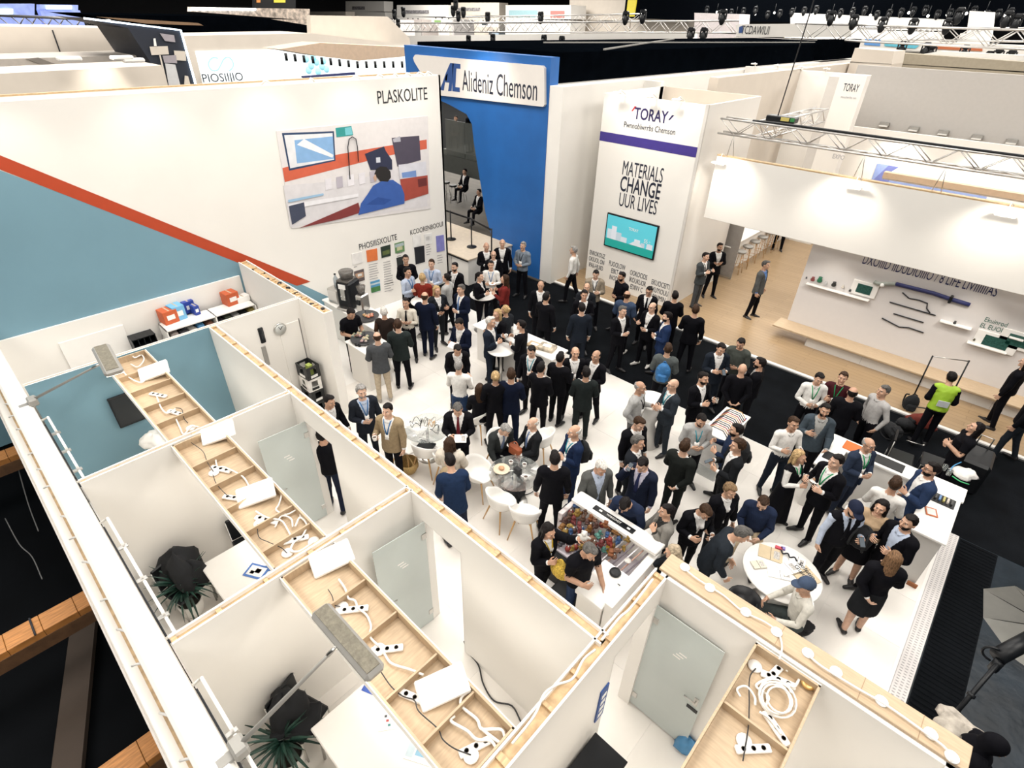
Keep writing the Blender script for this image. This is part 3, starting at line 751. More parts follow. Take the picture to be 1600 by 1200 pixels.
# wall between the end room and the white floor, with the plywood board and its downlights on top
pe = struct(MB().span((-1.3, 3.86, 0), (1.38, 3.95, ZT), WHITE).span((1.30, 0, 0), (1.38, 3.9, ZT), WHITE).build('wall_end_facade'))
cn = tag(empty('canopy_board', (0, 0, 0)), 'plywood canopy board with a row of round downlights along the end room', 'canopy')
MB().span((-1.34, 3.90, ZT), (1.43, 4.16, ZT+.035), PLY, .004).build('board', cn)
for x in (-.1, .62, 1.08): MB().span((x, 3.9, ZT+.0352), (x+.006, 4.16, ZT+.0362), mat('joint', (.30, .2, .12))).build('joint', cn)
dl = MB().lathe([(.0, .008), (.040, .008), (.046, .014), (.052, .012), (.054, .0)], WHITE2, n=18).mesh('downlight')
for (px, py) in ((1070, 887), (1109, 919), (1165, 957), (1213, 988), (1262, 1021), (1306, 1050), (1377, 1096), (1454, 1147), (1487, 1183)):
    p = at(px, py, ZT+.035); link('downlight', dl, cn, p)
    MB().lathe([(.0, .0), (.050, .0), (.050, .002), (.0, .002)], mat('downlight_lens', (.9, .88, .84), .4, emit=(1, .95, .86), es=.7, var=0), n=14).build('lens', [c for c in bpy.data.objects if c.name.startswith('downlight')][-1], (0, 0, .012))
# ---------------------------------------------------------------- glass doors standing open at right angles to their doorways
def glass_door(name, hinge, along, w, h=2.08, z0=.02, hside=1, marks=True):
    o = struct(empty(name, hinge, math.atan2(along[1], along[0])))
    MB().span((0, -.005, z0), (w, .005, z0+h), FROST).build('pane', o)
    for z in (.25, 1.85): MB().box((.03, 0, z), (.075, .03, .10), METAL, bev=.004).build('hinge', o)
    hd = MB().box((w-.07, 0, 1.02), (.05, .03, .16), METAL, bev=.004).build('lock', o)
    MB().tube([(w-.07, .0, 1.05), (w-.07, .05*hside, 1.05), (w-.20, .05*hside, 1.05)], .011, METAL, 8).build('door_handle', hd)
    if marks:
        mk = MB()
        for i in range(3): mk.box((w*.5+.03*i-.03, -.0065*hside*-1, 1.52+.05*i), (.09, .001, .02), WHITE2)
        mk.build('sticker', o)
    return o
glass_door('door_1', (-6.86, 2.78, 0), (-.06, -1), .74, hside=1)
glass_door('door_2', (-3.96, 2.78, 0), (-.08, -1), .74, hside=1)
d3 = glass_door('door_3', (-1.22, 3.80, 0), (1, .0), .78, hside=-1)
MB().box((.70, -.012, .86), (.13, .004, .06), BLACK).build('lock_plate', d3)
# ---------------------------------------------------------------- the tall graphic wall
XG = -13.1
wg = struct(MB().span((XG-.06, -6, 0), (XG, 11.12, 6.03), WHITE).span((XG-.55, -6, 0), (XG-.49, 11.12, 6.05), WHITE).span((XG-.55, 11.06, 0), (XG, 11.12, 6.03), WHITE)
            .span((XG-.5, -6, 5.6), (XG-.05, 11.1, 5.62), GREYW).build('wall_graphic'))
MB().span((XG-.56, -6, 6.05), (XG-.49, 11.12, 6.08), PINE).build('top_batten', wg)
hp = MB().tube([(0, -.25, -.25), (0, -.12, .02), (0, .0, .10), (0, .10, .06), (0, .16, -.02)], .022, WHITE2, 6).mesh('lamp_arm')
for y in (6.3, 7.4, 8.6, 9.3, 9.8, 10.2, 10.6, 10.9):
    a = link('lamp_arm', hp, wg, (XG-.25, y, 6.0), random.uniform(-.9, .9))
def onwall(pts, X=XG, off=.003): return [atx(px, py, X+off) for px, py in pts]
def printX(name, pts, m, parent=None, off=.003, X=XG, th=.003): return MB().slab(onwall(pts, X, off), (th, 0, 0), m).build(name, parent)
def Yz(pts, m, name, parent, off=.003, X=XG): return MB().slab([(X+off, y, z) for y, z in pts], (.003, 0, 0), m).build(name, parent)
Yz([(-6, 10.2-.2), (-6, 0), (7.75, 0), (6.05, 1.43), (-.18, 6.0), (-.3, 6.03), (-6, 6.03)], BLUEP, 'blue_field', wg)
Yz([(-.15, 6.03), (.22, 6.03), (6.31, 1.43), (5.92, 1.43)], REDP, 'red_stripe', wg, .006)
struct(MB().span((XG+.01, -.3, 0), (XG+.06, 4.56, 2.12), WHITE).build('wall_storage_rear'))
lettering('lettering', 'PLASKOLITE', (XG+.004, onwall([(630, 149)])[0].y, onwall([(630, 149)])[0].z), (0, 1, 0), (0, 0, 1), INK, wg, width=1.62, height=.30)
pa, pb = atx(561, 385, XG), atx(620, 371, XG)
lettering('lettering', 'PHOSIIISXOLITE', (XG+.004, (pa.y+pb.y)/2, (pa.z+pb.z)/2), (0, 1, 0), (0, 0, 1), INK, wg, width=pb.y-pa.y, height=.17)
pa, pb = atx(641, 362, XG), atx(692, 351, XG)
lettering('lettering', 'KCOORENBOOUI', (XG+.004, (pa.y+pb.y)/2, (pa.z+pb.z)/2), (0, 1, 0), (0, 0, 1), INK, wg, width=pb.y-pa.y, height=.15)
# the large photograph printed on the wall
def c2(*q): return [(400+q[i]/4, q[i+1]/4) for i in range(0, len(q), 2)]
def c6(*q): return [(400+q[i]/4, 300+q[i+1]/4) for i in range(0, len(q), 2)]
mu = MB().slab(onwall([(431, 205), (668, 181), (672, 326), (456, 357)]), (.012, 0, 0), mat('print_pale', (.70, .67, .67), .5, var=.03)).build('mural', label='large photo print of a workshop with a person in a blue coat', cat='mural')
k = [0]
def mp(nm, pts, col): k[0] += 1; return printX(nm, pts, mat('print_'+nm+'%d' % k[0], col, .5, var=.06, scale=5), mu, .0156+.0006*k[0], th=.0012)
mp('wall_band', c2(165, 1050, 500, 968, 680, 935, 1066, 872, 1068, 930, 850, 968, 640, 1020, 180, 1138), (.58, .115, .06))
mp('floor_band', c2(170, 1160, 640, 1120, 1068, 1000, 1070, 1290, 215, 1420), (.66, .64, .66))
mp('screen_frame', c2(162, 832, 487, 820, 497, 1005, 207, 1067), (.022, .05, .12))
mp('screen', c2(176, 845, 478, 832, 488, 998, 214, 1052), (.72, .73, .76))
mp('screen_picture', c2(240, 876, 480, 852, 488, 992, 256, 1022), (.22, .40, .66))
mp('screen_strip', c2(256, 905, 300, 868, 484, 968, 478, 986), (.78, .80, .83))
mp('card', c2(497, 800, 596, 787, 608, 845, 503, 858), (.03, .28, .27))
mp('card', c2(555, 800, 596, 792, 604, 840, 560, 846), (.16, .50, .56))
mp('cabinet', c2(848, 862, 1020, 848, 1030, 1000, 884, 1042), (.065, .055, .085))
mp('cabinet_top', c2(855, 870, 900, 850, 905, 885, 860, 890), (.4, .4, .45))
mp('machine', c2(680, 962, 800, 915, 812, 945, 850, 1000, 852, 1060, 716, 1062), (.02, .025, .06))
mp('machine_label', c2(750, 985, 776, 982, 778, 1015, 752, 1018), (.6, .62, .68))
for i in range(6): mp('tray', c2(430+i*70, 1120-i*12, 470+i*70, 1112-i*12, 474+i*70, 1180-i*12, 436+i*70, 1190-i*12), ((.72, .70, .74), (.45, .42, .48), (.78, .76, .80))[i % 3])
mp('basket', c2(890, 1030, 1060, 1010, 1068, 1120, 900, 1130), (.62, .62, .68))
mp('basket', c2(910, 1080, 1000, 1065, 1003, 1105, 915, 1112), (.16, .27, .55))
mp('red_box', c2(900, 1120, 1072, 1095, 1078, 1210, 920, 1260), (.34, .06, .04))
mp('red_box', c2(1010, 1120, 1065, 1110, 1068, 1160, 1015, 1170), (.13, .02, .02))
mp('conveyor', c6(270, 226, 640, 66, 655, 128, 530, 168), (.20, .035, .035))
mp('table_line', c6(200, 78, 640, 10, 640, 30, 205, 110), (.78, .77, .80))
mp('stand', c6(205, 88, 300, 64, 312, 150, 226, 205), (.05, .06, .10))
mp('stand', c6(200, 50, 420, 8, 424, 20, 204, 66), (.30, .48, .66))
mp('coat', [(560, 336), (564, 318), (574, 304), (583, 290), (596, 283), (614, 281), (627, 290), (632, 304), (632, 318)], (.035, .10, .36))
mp('coat_fold', [(572, 320), (590, 308), (612, 312), (600, 320)], (.02, .07, .28))
mp('head', [(585, 272), (588, 264), (595, 260), (604, 261), (610, 268), (611, 277), (606, 284), (594, 283)], (.014, .012, .012))
mp('face', [(583, 277), (587, 272), (589, 280), (586, 284)], (.5, .33, .25))
hb = MB().tube(onwall(c2(588, 1120, 574, 920, 582, 870, 602, 855, 624, 868, 634, 920, 640, 1010), off=.045), .012, INK, 5).build('hose', mu)
# posters under it
def poster(pts, col, label, extra=()):
    o = MB().slab(onwall(pts), (.012, 0, 0), mat('poster_%d' % len(MATS), col, .5, var=.10, scale=6)).build('poster', label=label, cat='poster', group='small posters on the graphic wall')
    for i, (q, c) in enumerate(extra): printX('poster_field', q, mat('poster_%d' % len(MATS), c, .5, var=.15, scale=9), o, .0155+.001*i, th=.001)
    return o
poster(c6(596, 388, 660, 372, 664, 440, 602, 456), (.74, .72, .70), 'pale grey sheet with faint lines beside the orange poster')
poster(c6(688, 366, 755, 352, 760, 424, 695, 438), (.66, .17, .05), 'plain orange poster on the tall white wall')
poster(c6(778, 344, 838, 328, 841, 398, 785, 412), (.02, .035, .025), 'dark poster with green details right of the orange one', [(c6(790, 372, 835, 358, 836, 385, 792, 398), (.10, .13, .04))])
poster(c6(865, 322, 924, 306, 928, 370, 871, 384), (.12, .24, .10), 'green meadow poster at the right of the dark one', [(c6(868, 330, 922, 314, 923, 334, 870, 348), (.40, .48, .5)), (c6(880, 345, 915, 337, 916, 360, 882, 368), (.5, .5, .3))])
poster(c6(988, 347, 1050, 335, 1055, 436, 998, 452), (.016, .017, .022), 'plain black poster under the second heading')
poster(c6(1124, 276, 1172, 267, 1178, 364, 1130, 376), (.21, .21, .52), 'violet blue poster near the right end of the tall wall')
poster(c6(612, 497, 672, 480, 679, 550, 620, 567), (.10, .08, .08), 'dark poster showing a hand, low on the tall wall', [(c6(620, 512, 670, 498, 673, 530, 626, 545), (.45, .28, .18)), (c6(635, 515, 660, 508, 662, 522, 637, 530), (.7, .7, .68))])
poster(c6(714, 562, 772, 546, 778, 615, 722, 631), (.08, .28, .48), 'blue sky and green field poster low on the tall wall', [(c6(718, 600, 776, 584, 778, 615, 722, 631), (.05, .18, .05)), (c6(716, 575, 774, 560, 775, 570, 717, 585), (.5, .6, .65))])
poster(c6(877, 412, 916, 402, 925, 482, 885, 492), (.018, .022, .022), 'narrow black poster behind the standing man in a black sweater')
poster(c6(975, 268, 1028, 258, 1032, 335, 982, 345), (.76, .75, .73), 'white sheet with a grey shape above the black poster')
poster(c6(1050, 265, 1098, 255, 1102, 320, 1055, 330), (.76, .75, .73), 'white sheet with a small outline above text', [(c6(1062, 280, 1084, 276, 1086, 300, 1064, 304), (.55, .54, .53))])
b = MB(); LN = mat('small_print', (.34, .33, .33), .7, var=0)
for (x, y, n, wd) in ((605, 580, 6, 60), (705, 455, 7, 60), (795, 440, 10, 55), (1062, 330, 5, 30), (1132, 398, 4, 45), (612, 468, 1, 30), (800, 560, 5, 60), (880, 385, 2, 40)):
    for i in range(n):
        ww = wd*random.uniform(.6, 1); yy = y+i*15
        b.slab(onwall(c6(x+i, yy, x+i+ww, yy-ww*.24, x+i+ww, yy-ww*.24+4, x+i, yy+4)), (.003, 0, 0), LN)
tag(b.build('small_print', wg), kind='stuff')
# ---------------------------------------------------------------- hall shell
struct(MB().box((-40, 30, 17), (220, 220, .1), mat('hall_ceiling', (.012, .013, .016), .9)).build('ceiling'))
struct(MB().box((-140, 30, 7), (.3, 220, 21), mat('hall_wall', (.035, .036, .04), .9)).build('wall_hall_west'))
struct(MB().box((-40, 126, 7), (220, .3, 21), mat('hall_wall', (.035, .036, .04), .9)).build('wall_hall_north'))
# ================================================================ what stands in the rooms
CB = mat('black_cable', (.02, .02, .022), .5, var=0)
def curve_pts(pts, n=5):                 # smooth path through points (Catmull-Rom)
    P = [Vector(p) for p in pts]; P = [P[0]*2-P[1]]+P+[P[-1]*2-P[-2]]; out = []
    for i in range(1, len(P)-2):
        for t in np.arange(n)/n:
            a, b, c, d = P[i-1:i+3]
            out.append(.5*((2*b)+(c-a)*t+(2*a-5*b+4*c-d)*t*t+(3*b-a-3*c+d)*t**3))
    return out+[P[-2]]
def cable(name, pxs, z, r, m, parent=None, **k):
    pts = [at(x, y, z+random.uniform(0, .02)) for x, y in pxs]
    return MB().tube(curve_pts(pts), r, m, 5).build(name, parent, **k)
SOCK = MB().box((0, 0, .016), (.30, .07, .032), WHITE2, bev=.008)
for i in (-1, 0, 1): SOCK.lathe([(.0, .033), (.020, .033), (.022, .036), (.024, .033)], GREYW, (i*.085, 0, 0), 10)
SOCKM = SOCK.mesh('power_strip')
PUCKM = MB().lathe([(0, .0), (.062, 0), (.066, .01), (.062, .022), (.03, .026), (.028, .03), (0, .03)], WHITE2, n=16).mesh('downlight_housing')
def lamp_box(parent, p, rz, s=.36):
    o = link('light_panel', MB().box((0, 0, .0), (s*1.25, s*.72, .05), WHITE2, bev=.012).mesh('light_panel'), parent, p, rz)
    o.rotation_euler = (R(28), R(-12), rz)
    MB().box((0, 0, .027), (s*1.15, s*.62, .006), LAMP).build('diffuser', o); return o
def tray(name, x0, x1, y0, y1, div, label, alongx=True, z=ZT-.02, dep=.13):
    o = tag(empty(name, ((x0+x1)/2, (y0+y1)/2, 0)), label, 'light trough')
    c = Vector(o.location)
    def sp(a, b, m, nm): return MB().span(Vector(a)-c, Vector(b)-c, m, .002).build(nm, o)
    t = .022
    sp((x0, y0, z-dep), (x1, y1, z-dep+.018), PLYX if alongx else PLY, 'base')
    sp((x0, y0, z-dep), (x1, y0+t, z), PLY, 'side_board'); sp((x0, y1-t, z-dep), (x1, y1, z), PLY, 'side_board')
    sp((x0, y0, z-dep), (x0+t, y1, z), PLY, 'end_board'); sp((x1-t, y0, z-dep), (x1, y1, z), PLY, 'end_board')
    sp((x0, y0-.012, z-dep+.03), (x1, y0, z+.004), WHITE, 'fascia'); sp((x0, y1, z-dep+.03), (x1, y1+.012, z+.004), WHITE, 'fascia')
    for d in div:
        if alongx: sp((d-t/2, y0+t, z-dep), (d+t/2, y1-t, z-.02), PLYX, 'divider')
        else: sp((x0+t, d-t/2, z-dep), (x1-t, d+t/2, z-.02), PLY, 'divider')
    return o, z-dep+.02
def atray(px, py): return at(px, py, ZT-.11)
def strips(o, items, zb):
    for kind, px, py, rz in items:
        p = atray(px, py)-Vector(o.location); p.z = zb
        if kind == 's': link('power_strip', SOCKM, o, p, rz)
        if kind == 'd': link('downlight_housing', PUCKM, o, p, rz)
        if kind == 'l': lamp_box(o, p+Vector((0, 0, .10)), rz)
def tcable(o, pxs, m=CABLEW, r=.011):
    pts = [atray(x, y)-Vector(o.location)+Vector((0, 0, random.uniform(.01, .04))) for x, y in pxs]
    MB().tube(curve_pts(pts), r, m, 5).build('cable', o)
o, zb = tray('light_trough', -10.14, -7.26, 1.05, 1.68, (-9.5, -8.92, -8.36, -7.82), 'plywood cable trough across the blue far room')
strips(o, [('l', 243, 586, 1.2), ('s', 275, 645, .4), ('s', 247, 617, .5), ('d', 298, 668, 0)], zb)
tcable(o, [(205, 556), (212, 562), (222, 556), (226, 566), (216, 575), (205, 571)]); tcable(o, [(246, 622), (253, 640), (262, 647), (275, 641)]); tcable(o, [(275, 655), (282, 670), (288, 680), (300, 668), (312, 670)])
tcable(o, [(275, 638), (285, 642), (288, 655), (294, 662)], CB, .006); tcable(o, [(190, 575), (200, 590), (222, 600), (232, 585)])
o, zb = tray('light_trough', -7.14, -4.29, 1.05, 1.67, (-6.55, -6.02, -5.52, -5.02, -4.62), 'plywood cable trough with two glowing panels in the middle room')
strips(o, [('l', 343, 683, 1.1), ('l', 402, 778, 1.1), ('s', 345, 733, .5), ('s', 366, 778, .6), ('s', 416, 812, .5), ('s', 461, 843, 1.1), ('d', 334, 738, 0), ('d', 405, 817, 0), ('d', 449, 863, 0), ('d', 490, 845, 0)], zb)
tcable(o, [(300, 695), (318, 708), (325, 725), (334, 738)], CB, .005); tcable(o, [(337, 715), (340, 730), (352, 733), (378, 745), (388, 758), (390, 768)])
tcable(o, [(334, 745), (340, 760), (355, 775), (362, 778)], CB, .005); tcable(o, [(425, 760), (440, 772), (437, 790), (432, 798), (448, 805), (468, 798), (470, 810)])
tcable(o, [(400, 800), (418, 812), (440, 816), (450, 830), (458, 845)]); tcable(o, [(403, 822), (405, 840), (420, 850), (440, 858), (449, 866)], CB, .005)
tcable(o, [(462, 825), (470, 812), (480, 822), (472, 840), (460, 850), (455, 862), (470, 862), (490, 848)], CABLEW, .013); tcable(o, [(430, 825), (440, 808), (455, 812), (458, 825)])
o, zb = tray('light_trough', -4.15, -1.39, 1.05, 1.68, (-3.52, -2.98, -2.36, -1.86), 'plywood cable trough with bright panels in the nearest room')
strips(o, [('l', 520, 880, 1.2), ('l', 692, 1080, 1.1), ('s', 552, 952, .9), ('s', 605, 1014, .9), ('d', 534, 948, 0), ('d', 592, 1014, 0), ('s', 744, 1166, 1.2), ('d', 736, 1180, 0), ('s', 648, 1090, .4)], zb)
tcable(o, [(530, 908), (540, 922), (545, 937), (555, 940), (560, 952), (573, 962), (580, 980), (578, 995), (592, 1012)], CABLEW, .012)
tcable(o, [(600, 1022), (612, 1038), (640, 1048), (662, 1058)], CABLEW, .012); tcable(o, [(513, 922), (520, 935), (523, 947), (532, 950)], CB, .005)
tcable(o, [(594, 1050), (612, 1075), (630, 1090), (648, 1097), (655, 1115), (684, 1140), (692, 1158), (710, 1172), (736, 1182)], CB, .006)
tcable(o, [(738, 1080), (722, 1090), (722, 1105), (745, 1125), (752, 1140), (770, 1142), (785, 1143), (790, 1162)], CABLEW, .014)
tcable(o, [(710, 1120), (705, 1130), (730, 1145), (745, 1158), (768, 1160), (780, 1185), (782, 1200)], CABLEW, .014); tcable(o, [(752, 1140), (765, 1150), (790, 1170), (800, 1180)], CABLEW, .014)
o, zb = tray('light_trough', -.24, .36, .4, 3.84, (3.12, 2.36, 1.6), 'open plywood trough with coiled white cable beside the end room', False)
strips(o, [('s', 1216, 1045, 1.4), ('s', 1216, 1062, .3), ('d', 1180, 1040, 0), ('d', 1163, 1157, 0), ('s', 1213, 1138, -.5), ('s', 1177, 1170, .8)], zb)
for k in range(5):
    c = atray(1212, 1095)-Vector(o.location); r = .15-.012*k
    MB().tube([c+Vector((r*math.cos(t)+.02*math.sin(k*2), r*1.2*math.sin(t)+.02*math.cos(k), .02+.012*k)) for t in np.linspace(0, 6.28, 20)], .009, CABLEW, 5).build('cable', o)
tcable(o, [(1155, 1092), (1150, 1080), (1165, 1075), (1178, 1090), (1178, 1105)]); tcable(o, [(1228, 1050), (1240, 1042), (1250, 1055), (1240, 1075), (1230, 1070), (1235, 1085)], CABLEW, .013)
tcable(o, [(1180, 1046), (1170, 1062), (1170, 1105), (1168, 1140), (1160, 1190)], CB, .006); tcable(o, [(1205, 1060), (1185, 1068), (1182, 1075), (1200, 1090), (1196, 1105), (1210, 1120)], CABLEW, .012)
tcable(o, [(1220, 1150), (1200, 1125), (1185, 1115)], CABLEW, .012)
MB().lathe([(0, 0), (.06, 0), (.065, .02), (.05, .035), (.02, .03), (0, .03)], mat('brass_reel', (.62, .40, .15), .35, .6)).build('cable_reel', o, atray(1262, 1069)-Vector(o.location))
# a white cable lies along the canopy lights
cable('white_cable', [(1064, 884), (1090, 905), (1130, 930), (1160, 955), (1195, 972), (1215, 988), (1222, 1010), (1218, 1030)], ZT+.05, .009, CABLEW, label='white cable from the canopy lights down into the trough', cat='cable')
cable('white_cable', [(1262, 1023), (1285, 1042), (1340, 1076), (1385, 1102), (1450, 1148), (1478, 1170), (1488, 1190)], ZT+.05, .011, CABLEW, label='long white cable along the outer end of the canopy board', cat='cable')
cable('white_cable', [(800, 1162), (835, 1118), (850, 1085), (870, 1070), (895, 1060), (912, 1030), (930, 1015)], ZT+.03, .012, CABLEW, label='white cable lying along the top of the end room wall', cat='cable')
cable('white_cable', [(940, 1000), (968, 965), (985, 950), (1020, 905)], ZT+.03, .014, CABLEW, label='white cable on the wall top close to the glass door', cat='cable')
# floodlights on long arms, carried by the left wall
def flood(px_head, px_arm, px_foot, zh, label, ln=.86, w=.26):
    f = at(*px_foot, ZT+.05); h = aty(*px_arm, 0); a = at(*px_arm, zh)
    hd = [at(*q, zh) for q in px_head]; c = sum(hd, Vector())/4
    o = tag(empty('floodlight', f), label, 'floodlight')
    dx = (hd[1]-hd[0]).normalized(); L = (hd[1]-hd[0]).length; W = (hd[2]-hd[1]).length; dy = Vector((-dx.y, dx.x, 0))
    rot = Matrix((dx, dy, Vector((0, 0, 1)))).transposed().to_4x4()
    H = link('lamp_head', MB().box((0, 0, 0), (L, W, .09), GREYM, bev=.03).box((0, 0, .047), (L*.92, W*.66, .012), mat('lamp_back', (.165, .150, .115), .8, var=.25, scale=30, bump=.5, bscale=60)).mesh('lamp_head'), o)
    H.matrix_basis = Matrix.Translation(c-f) @ rot
    MB().box((0, 0, -.05), (L*.9, W*.85, .012), LAMP).build('lens', H)
    MB().tube([(0, 0, .0), (a-f)*.9, (a-f)*.97], [.022, .015, .012], GREYM, 8).build('arm', o)
    MB().tube([(a-f)*.88, (a-f)], .02, METAL, 8).build('swivel', o)
    MB().box((0, 0, -.02), (.17, .12, .12), GREYM, bev=.02).box((0, -.08, -.05), (.10, .2, .03), GREYM, bev=.01).build('clamp', o); return o
flood([(147, 547), (168, 588), (192, 575), (165, 541)], (158, 568), (50, 625), 3.05, 'small grey floodlight on an arm over the blue far room')
flood([(484, 961), (573, 1066), (603, 1040), (514, 945)], (530, 1006), (372, 1166), 3.05, 'large grey floodlight on a long arm over the nearest room')
flood([(-14, 372), (12, 391), (31, 382), (12, 362)], (-10, 380), (-120, 452), 3.05, 'grey floodlight cut by the left edge, over the blue wall')
# white tube rails on the inner side of the left wall
for x0, x1, lb in ((-9.15, -7.35, 'white tube rail along the blue far room'), (-6.4, -4.35, 'white tube rail along the middle room'), (-3.72, -1.5, 'white tube rail along the nearest room')):
    o = tag(empty('rail', (x0, .03, 2.42)), lb, 'rail'); L = x1-x0
    MB().tube([(0, -.05, -.02), (0, .03, 0), (L, .03, 0), (L, -.05, -.02)], .016, WHITE2, 7).build('tube', o)
    MB().tube([(0, -.04, -.10), (L, -.04, -.10)], .010, INK, 5).build('cable', o)
    for i in range(1, 4): MB().box((L*i/3.4, .02, .01), (.05, .10, .03), METAL, bev=.006).tube([(L*i/3.4, .03, .02), (L*i/3.4, .03, .09)], .012, WHITE2, 6).build('bracket', o)
# televisions
def tv(name, c, w, h, normal, label, mt=SCREENB, fr=BLACK):
    n = Vector(normal).normalized(); r = Vector((0, 0, 1)).cross(n); M = Matrix((r, n*-1, Vector((0, 0, 1)))).transposed().to_4x4()
    o = link(name, MB().box((0, 0, 0), (w, .05, h), fr, bev=.01).mesh('television')); o.matrix_basis = Matrix.Translation(c) @ M; tag(o, label, 'television')
    MB().box((0, -.0262, .008), (w-.04, .003, h-.055), mt).build('screen', o); MB().box((0, .04, 0), (.3, .05, .2), BLACK).build('bracket', o); return o
tv('television', (-10.08, 1.10, 1.54), .46, .62, (1, 0, 0), 'black television on the blue panel of the far room')
o = tag(empty('side_cabinet', (-.98, 2.30, 0)), 'low black topped cabinet by the partition of the end room', 'cabinet'); MB().box((0, 0, .36), (.40, 1.10, .70), WHITE2, bev=.006).build('body', o); MB().box((0, 0, .735), (.43, 1.14, .03), BLACK, bev=.004).build('top', o); MB().box((.205, -.27, .36), (.012, .52, .66), WHITE2, bev=.003).box((.205, .27, .36), (.012, .52, .66), WHITE2, bev=.003).build('door', o)
sg = tag(MB().span((-1.218, 2.82, 1.02), (-1.203, 2.965, 1.66), mat('sign_blue', (.02, .07, .26), .5)).build('wall_sign'), 'blue sign with white marks beside the end room door', 'sign')
for i in range(4): MB().box((-1.201, 2.893, 1.12+.13*i), (.003, .085, .07), PAPER).build('sign_mark', sg)
# clock, intercom and door outline on the wall behind the crates
p = atx(437, 514, -10.155); o = tag(empty('wall_clock', p), 'round grey wall clock on the white wall above the crates', 'clock')
b = MB().lathe([(0, .03), (.10, .03), (.125, .035), (.135, .02), (.135, 0), (0, 0)], METAL, n=24); f = b.build('case', o); f.rotation_euler.y = math.pi/2
f = MB().lathe([(0, .032), (.112, .032), (.112, .036), (0, .036)], mat('clock_face', (.52, .53, .51), .4), n=24).build('face', o); f.rotation_euler.y = math.pi/2
MB().bar((.04, 0, 0), (.04, .05, .06), .006, .01, INK).bar((.04, 0, 0), (.04, -.03, .07), .006, .008, INK).build('hands', o)
p = atx(409, 524, -10.15); o = tag(MB().box((0, 0, 0), (.05, .10, .34), BLACK, bev=.012).build('intercom', None, p), 'black intercom handset on the white wall left of the clock', 'intercom')
MB().box((.03, 0, .03), (.02, .05, .24), SCREENB, bev=.008).build('handset', o)
p = atx(415, 556, -10.15); tag(MB().box((0, 0, 0), (.03, .09, .45), GREYM, bev=.006).build('cable_duct', None, p), 'grey cable duct below the intercom', 'duct')
dr = struct(MB().span((-10.152, 4.02, 0), (-10.135, 4.46, 2.05), WHITE, .003).build('door_4')); MB().span((-10.156, 4.47, .0), (-10.130, 4.48, 2.08), mat('gap', (.3, .28, .27))).build('gap', dr)
# storage room
sh = tag(empty('shelf_unit', (-12.6, 3.6, 0)), 'long low white shelf with two open bays in the storage room', 'shelf')
x0, x1, y0, y1, zt = -12.90, -12.40, 2.55, 4.52, 1.62
p0_, p1_ = at(250, 497, zt), at(392, 458, zt)
def ls(a, b, m, nm, o=sh): return MB().span(Vector(a)-o.location, Vector(b)-o.location, m, .004).build(nm, o)
ls((x0, y0, zt-.03), (x1, y1, zt), WHITE2, 'top'); ls((x0, y0, .0), (x1, y0+.025, zt), WHITE2, 'side'); ls((x0, y1-.025, 0), (x1, y1, zt), WHITE2, 'side'); ls((x0, 3.58, .0), (x1, 3.61, zt), WHITE2, 'divider')
ls((x0, y0, zt-.42), (x1, y1, zt-.39), WHITE2, 'shelf_board'); ls((x0, y0, zt-.85), (x1, y1, zt-.82), WHITE2, 'shelf_board'); ls((x0, y0, 0), (x0+.02, y1, zt), mat('shelf_back', (.08, .07, .07), .8), 'back_panel')
def carton(px, py, z, s, m, label, name='carton', cat='box'):
    p = at(px, py, z); o = tag(empty(name, (p.x, p.y, z), .12), label, cat)
    o.location.x += .10; MB().box((0, 0, s[2]/2), s, m, bev=.006).build('body', o)
    MB().box((s[0]/2+.001, 0, s[2]*.5), (.004, s[1]*.55, s[2]*.35), PAPER).build('print', o); MB().box((0, 0, s[2]+.001), (s[0]*.9, .03, .003), mat('tape', (.5, .42, .3), .3)).build('tape', o); return o
ORANGE = mat('orange_card', (.52, .10, .03), .6); SKYB = mat('sky_card', (.17, .43, .68), .6); ROYAL = mat('royal_card', (.02, .05, .30), .5)
carton(263, 500, zt, (.30, .30, .30), ORANGE, 'orange carton at the left on the storage shelf'); carton(277, 495, zt, (.28, .26, .33), SKYB, 'light blue carton between orange and royal blue ones'); carton(292, 484, zt, (.26, .24, .28), ROYAL, 'small royal blue carton on the storage shelf')
carton(359, 472, zt, (.28, .30, .30), ORANGE, 'orange carton alone at the right end of the storage shelf'); carton(304, 488, zt, (.2, .12, .22), ROYAL, 'slim blue box leaning beside the royal blue carton')
carton(376, 468, zt, (.2, .3, .14), WHITE2, 'white open carton on the right end of the storage shelf')
shc = [(.35, .30, .28), (.05, .05, .06), (.55, .53, .5), (.08, .26, .5), (.20, .08, .05), (.02, .02, .025), (.04, .05, .03), (.3, .3, .3), (.015, .02, .02), (.25, .2, .05)]
for i in range(10):
    y = 2.72+i*.185+(.05 if i > 4 else 0); c = cm(shc[i], .6, 'goods'); p = Vector((-12.62, y, zt-.39))
    o = MB().box((0, 0, .13), (.3, .15, .24-.03*(i % 3)), c, bev=.02).box((.152, 0, .12), (.004, .08, .08), PAPER if i % 2 else c).build('packet', None, p, .1*(i % 3-1))
    tag(o, ['brown', 'black', 'white', 'blue', 'red brown', 'deep black', 'dark green', 'grey', 'near black', 'mustard'][i]+' packet in the storage shelf bay', 'packet', 'packets in the storage shelf')
o = tag(empty('bottle_rack', (-12.75, 2.15, 1.28)), 'black rack of small compartments beside the storage shelf', 'rack')
for i in range(5): MB().box((0, -.22+.11*i, 0), (.30, .012, .56), BLACK).build('upright', o)
for j in range(4): MB().box((0, 0, -.27+.18*j), (.30, .46, .012), BLACK).build('shelf_board', o)
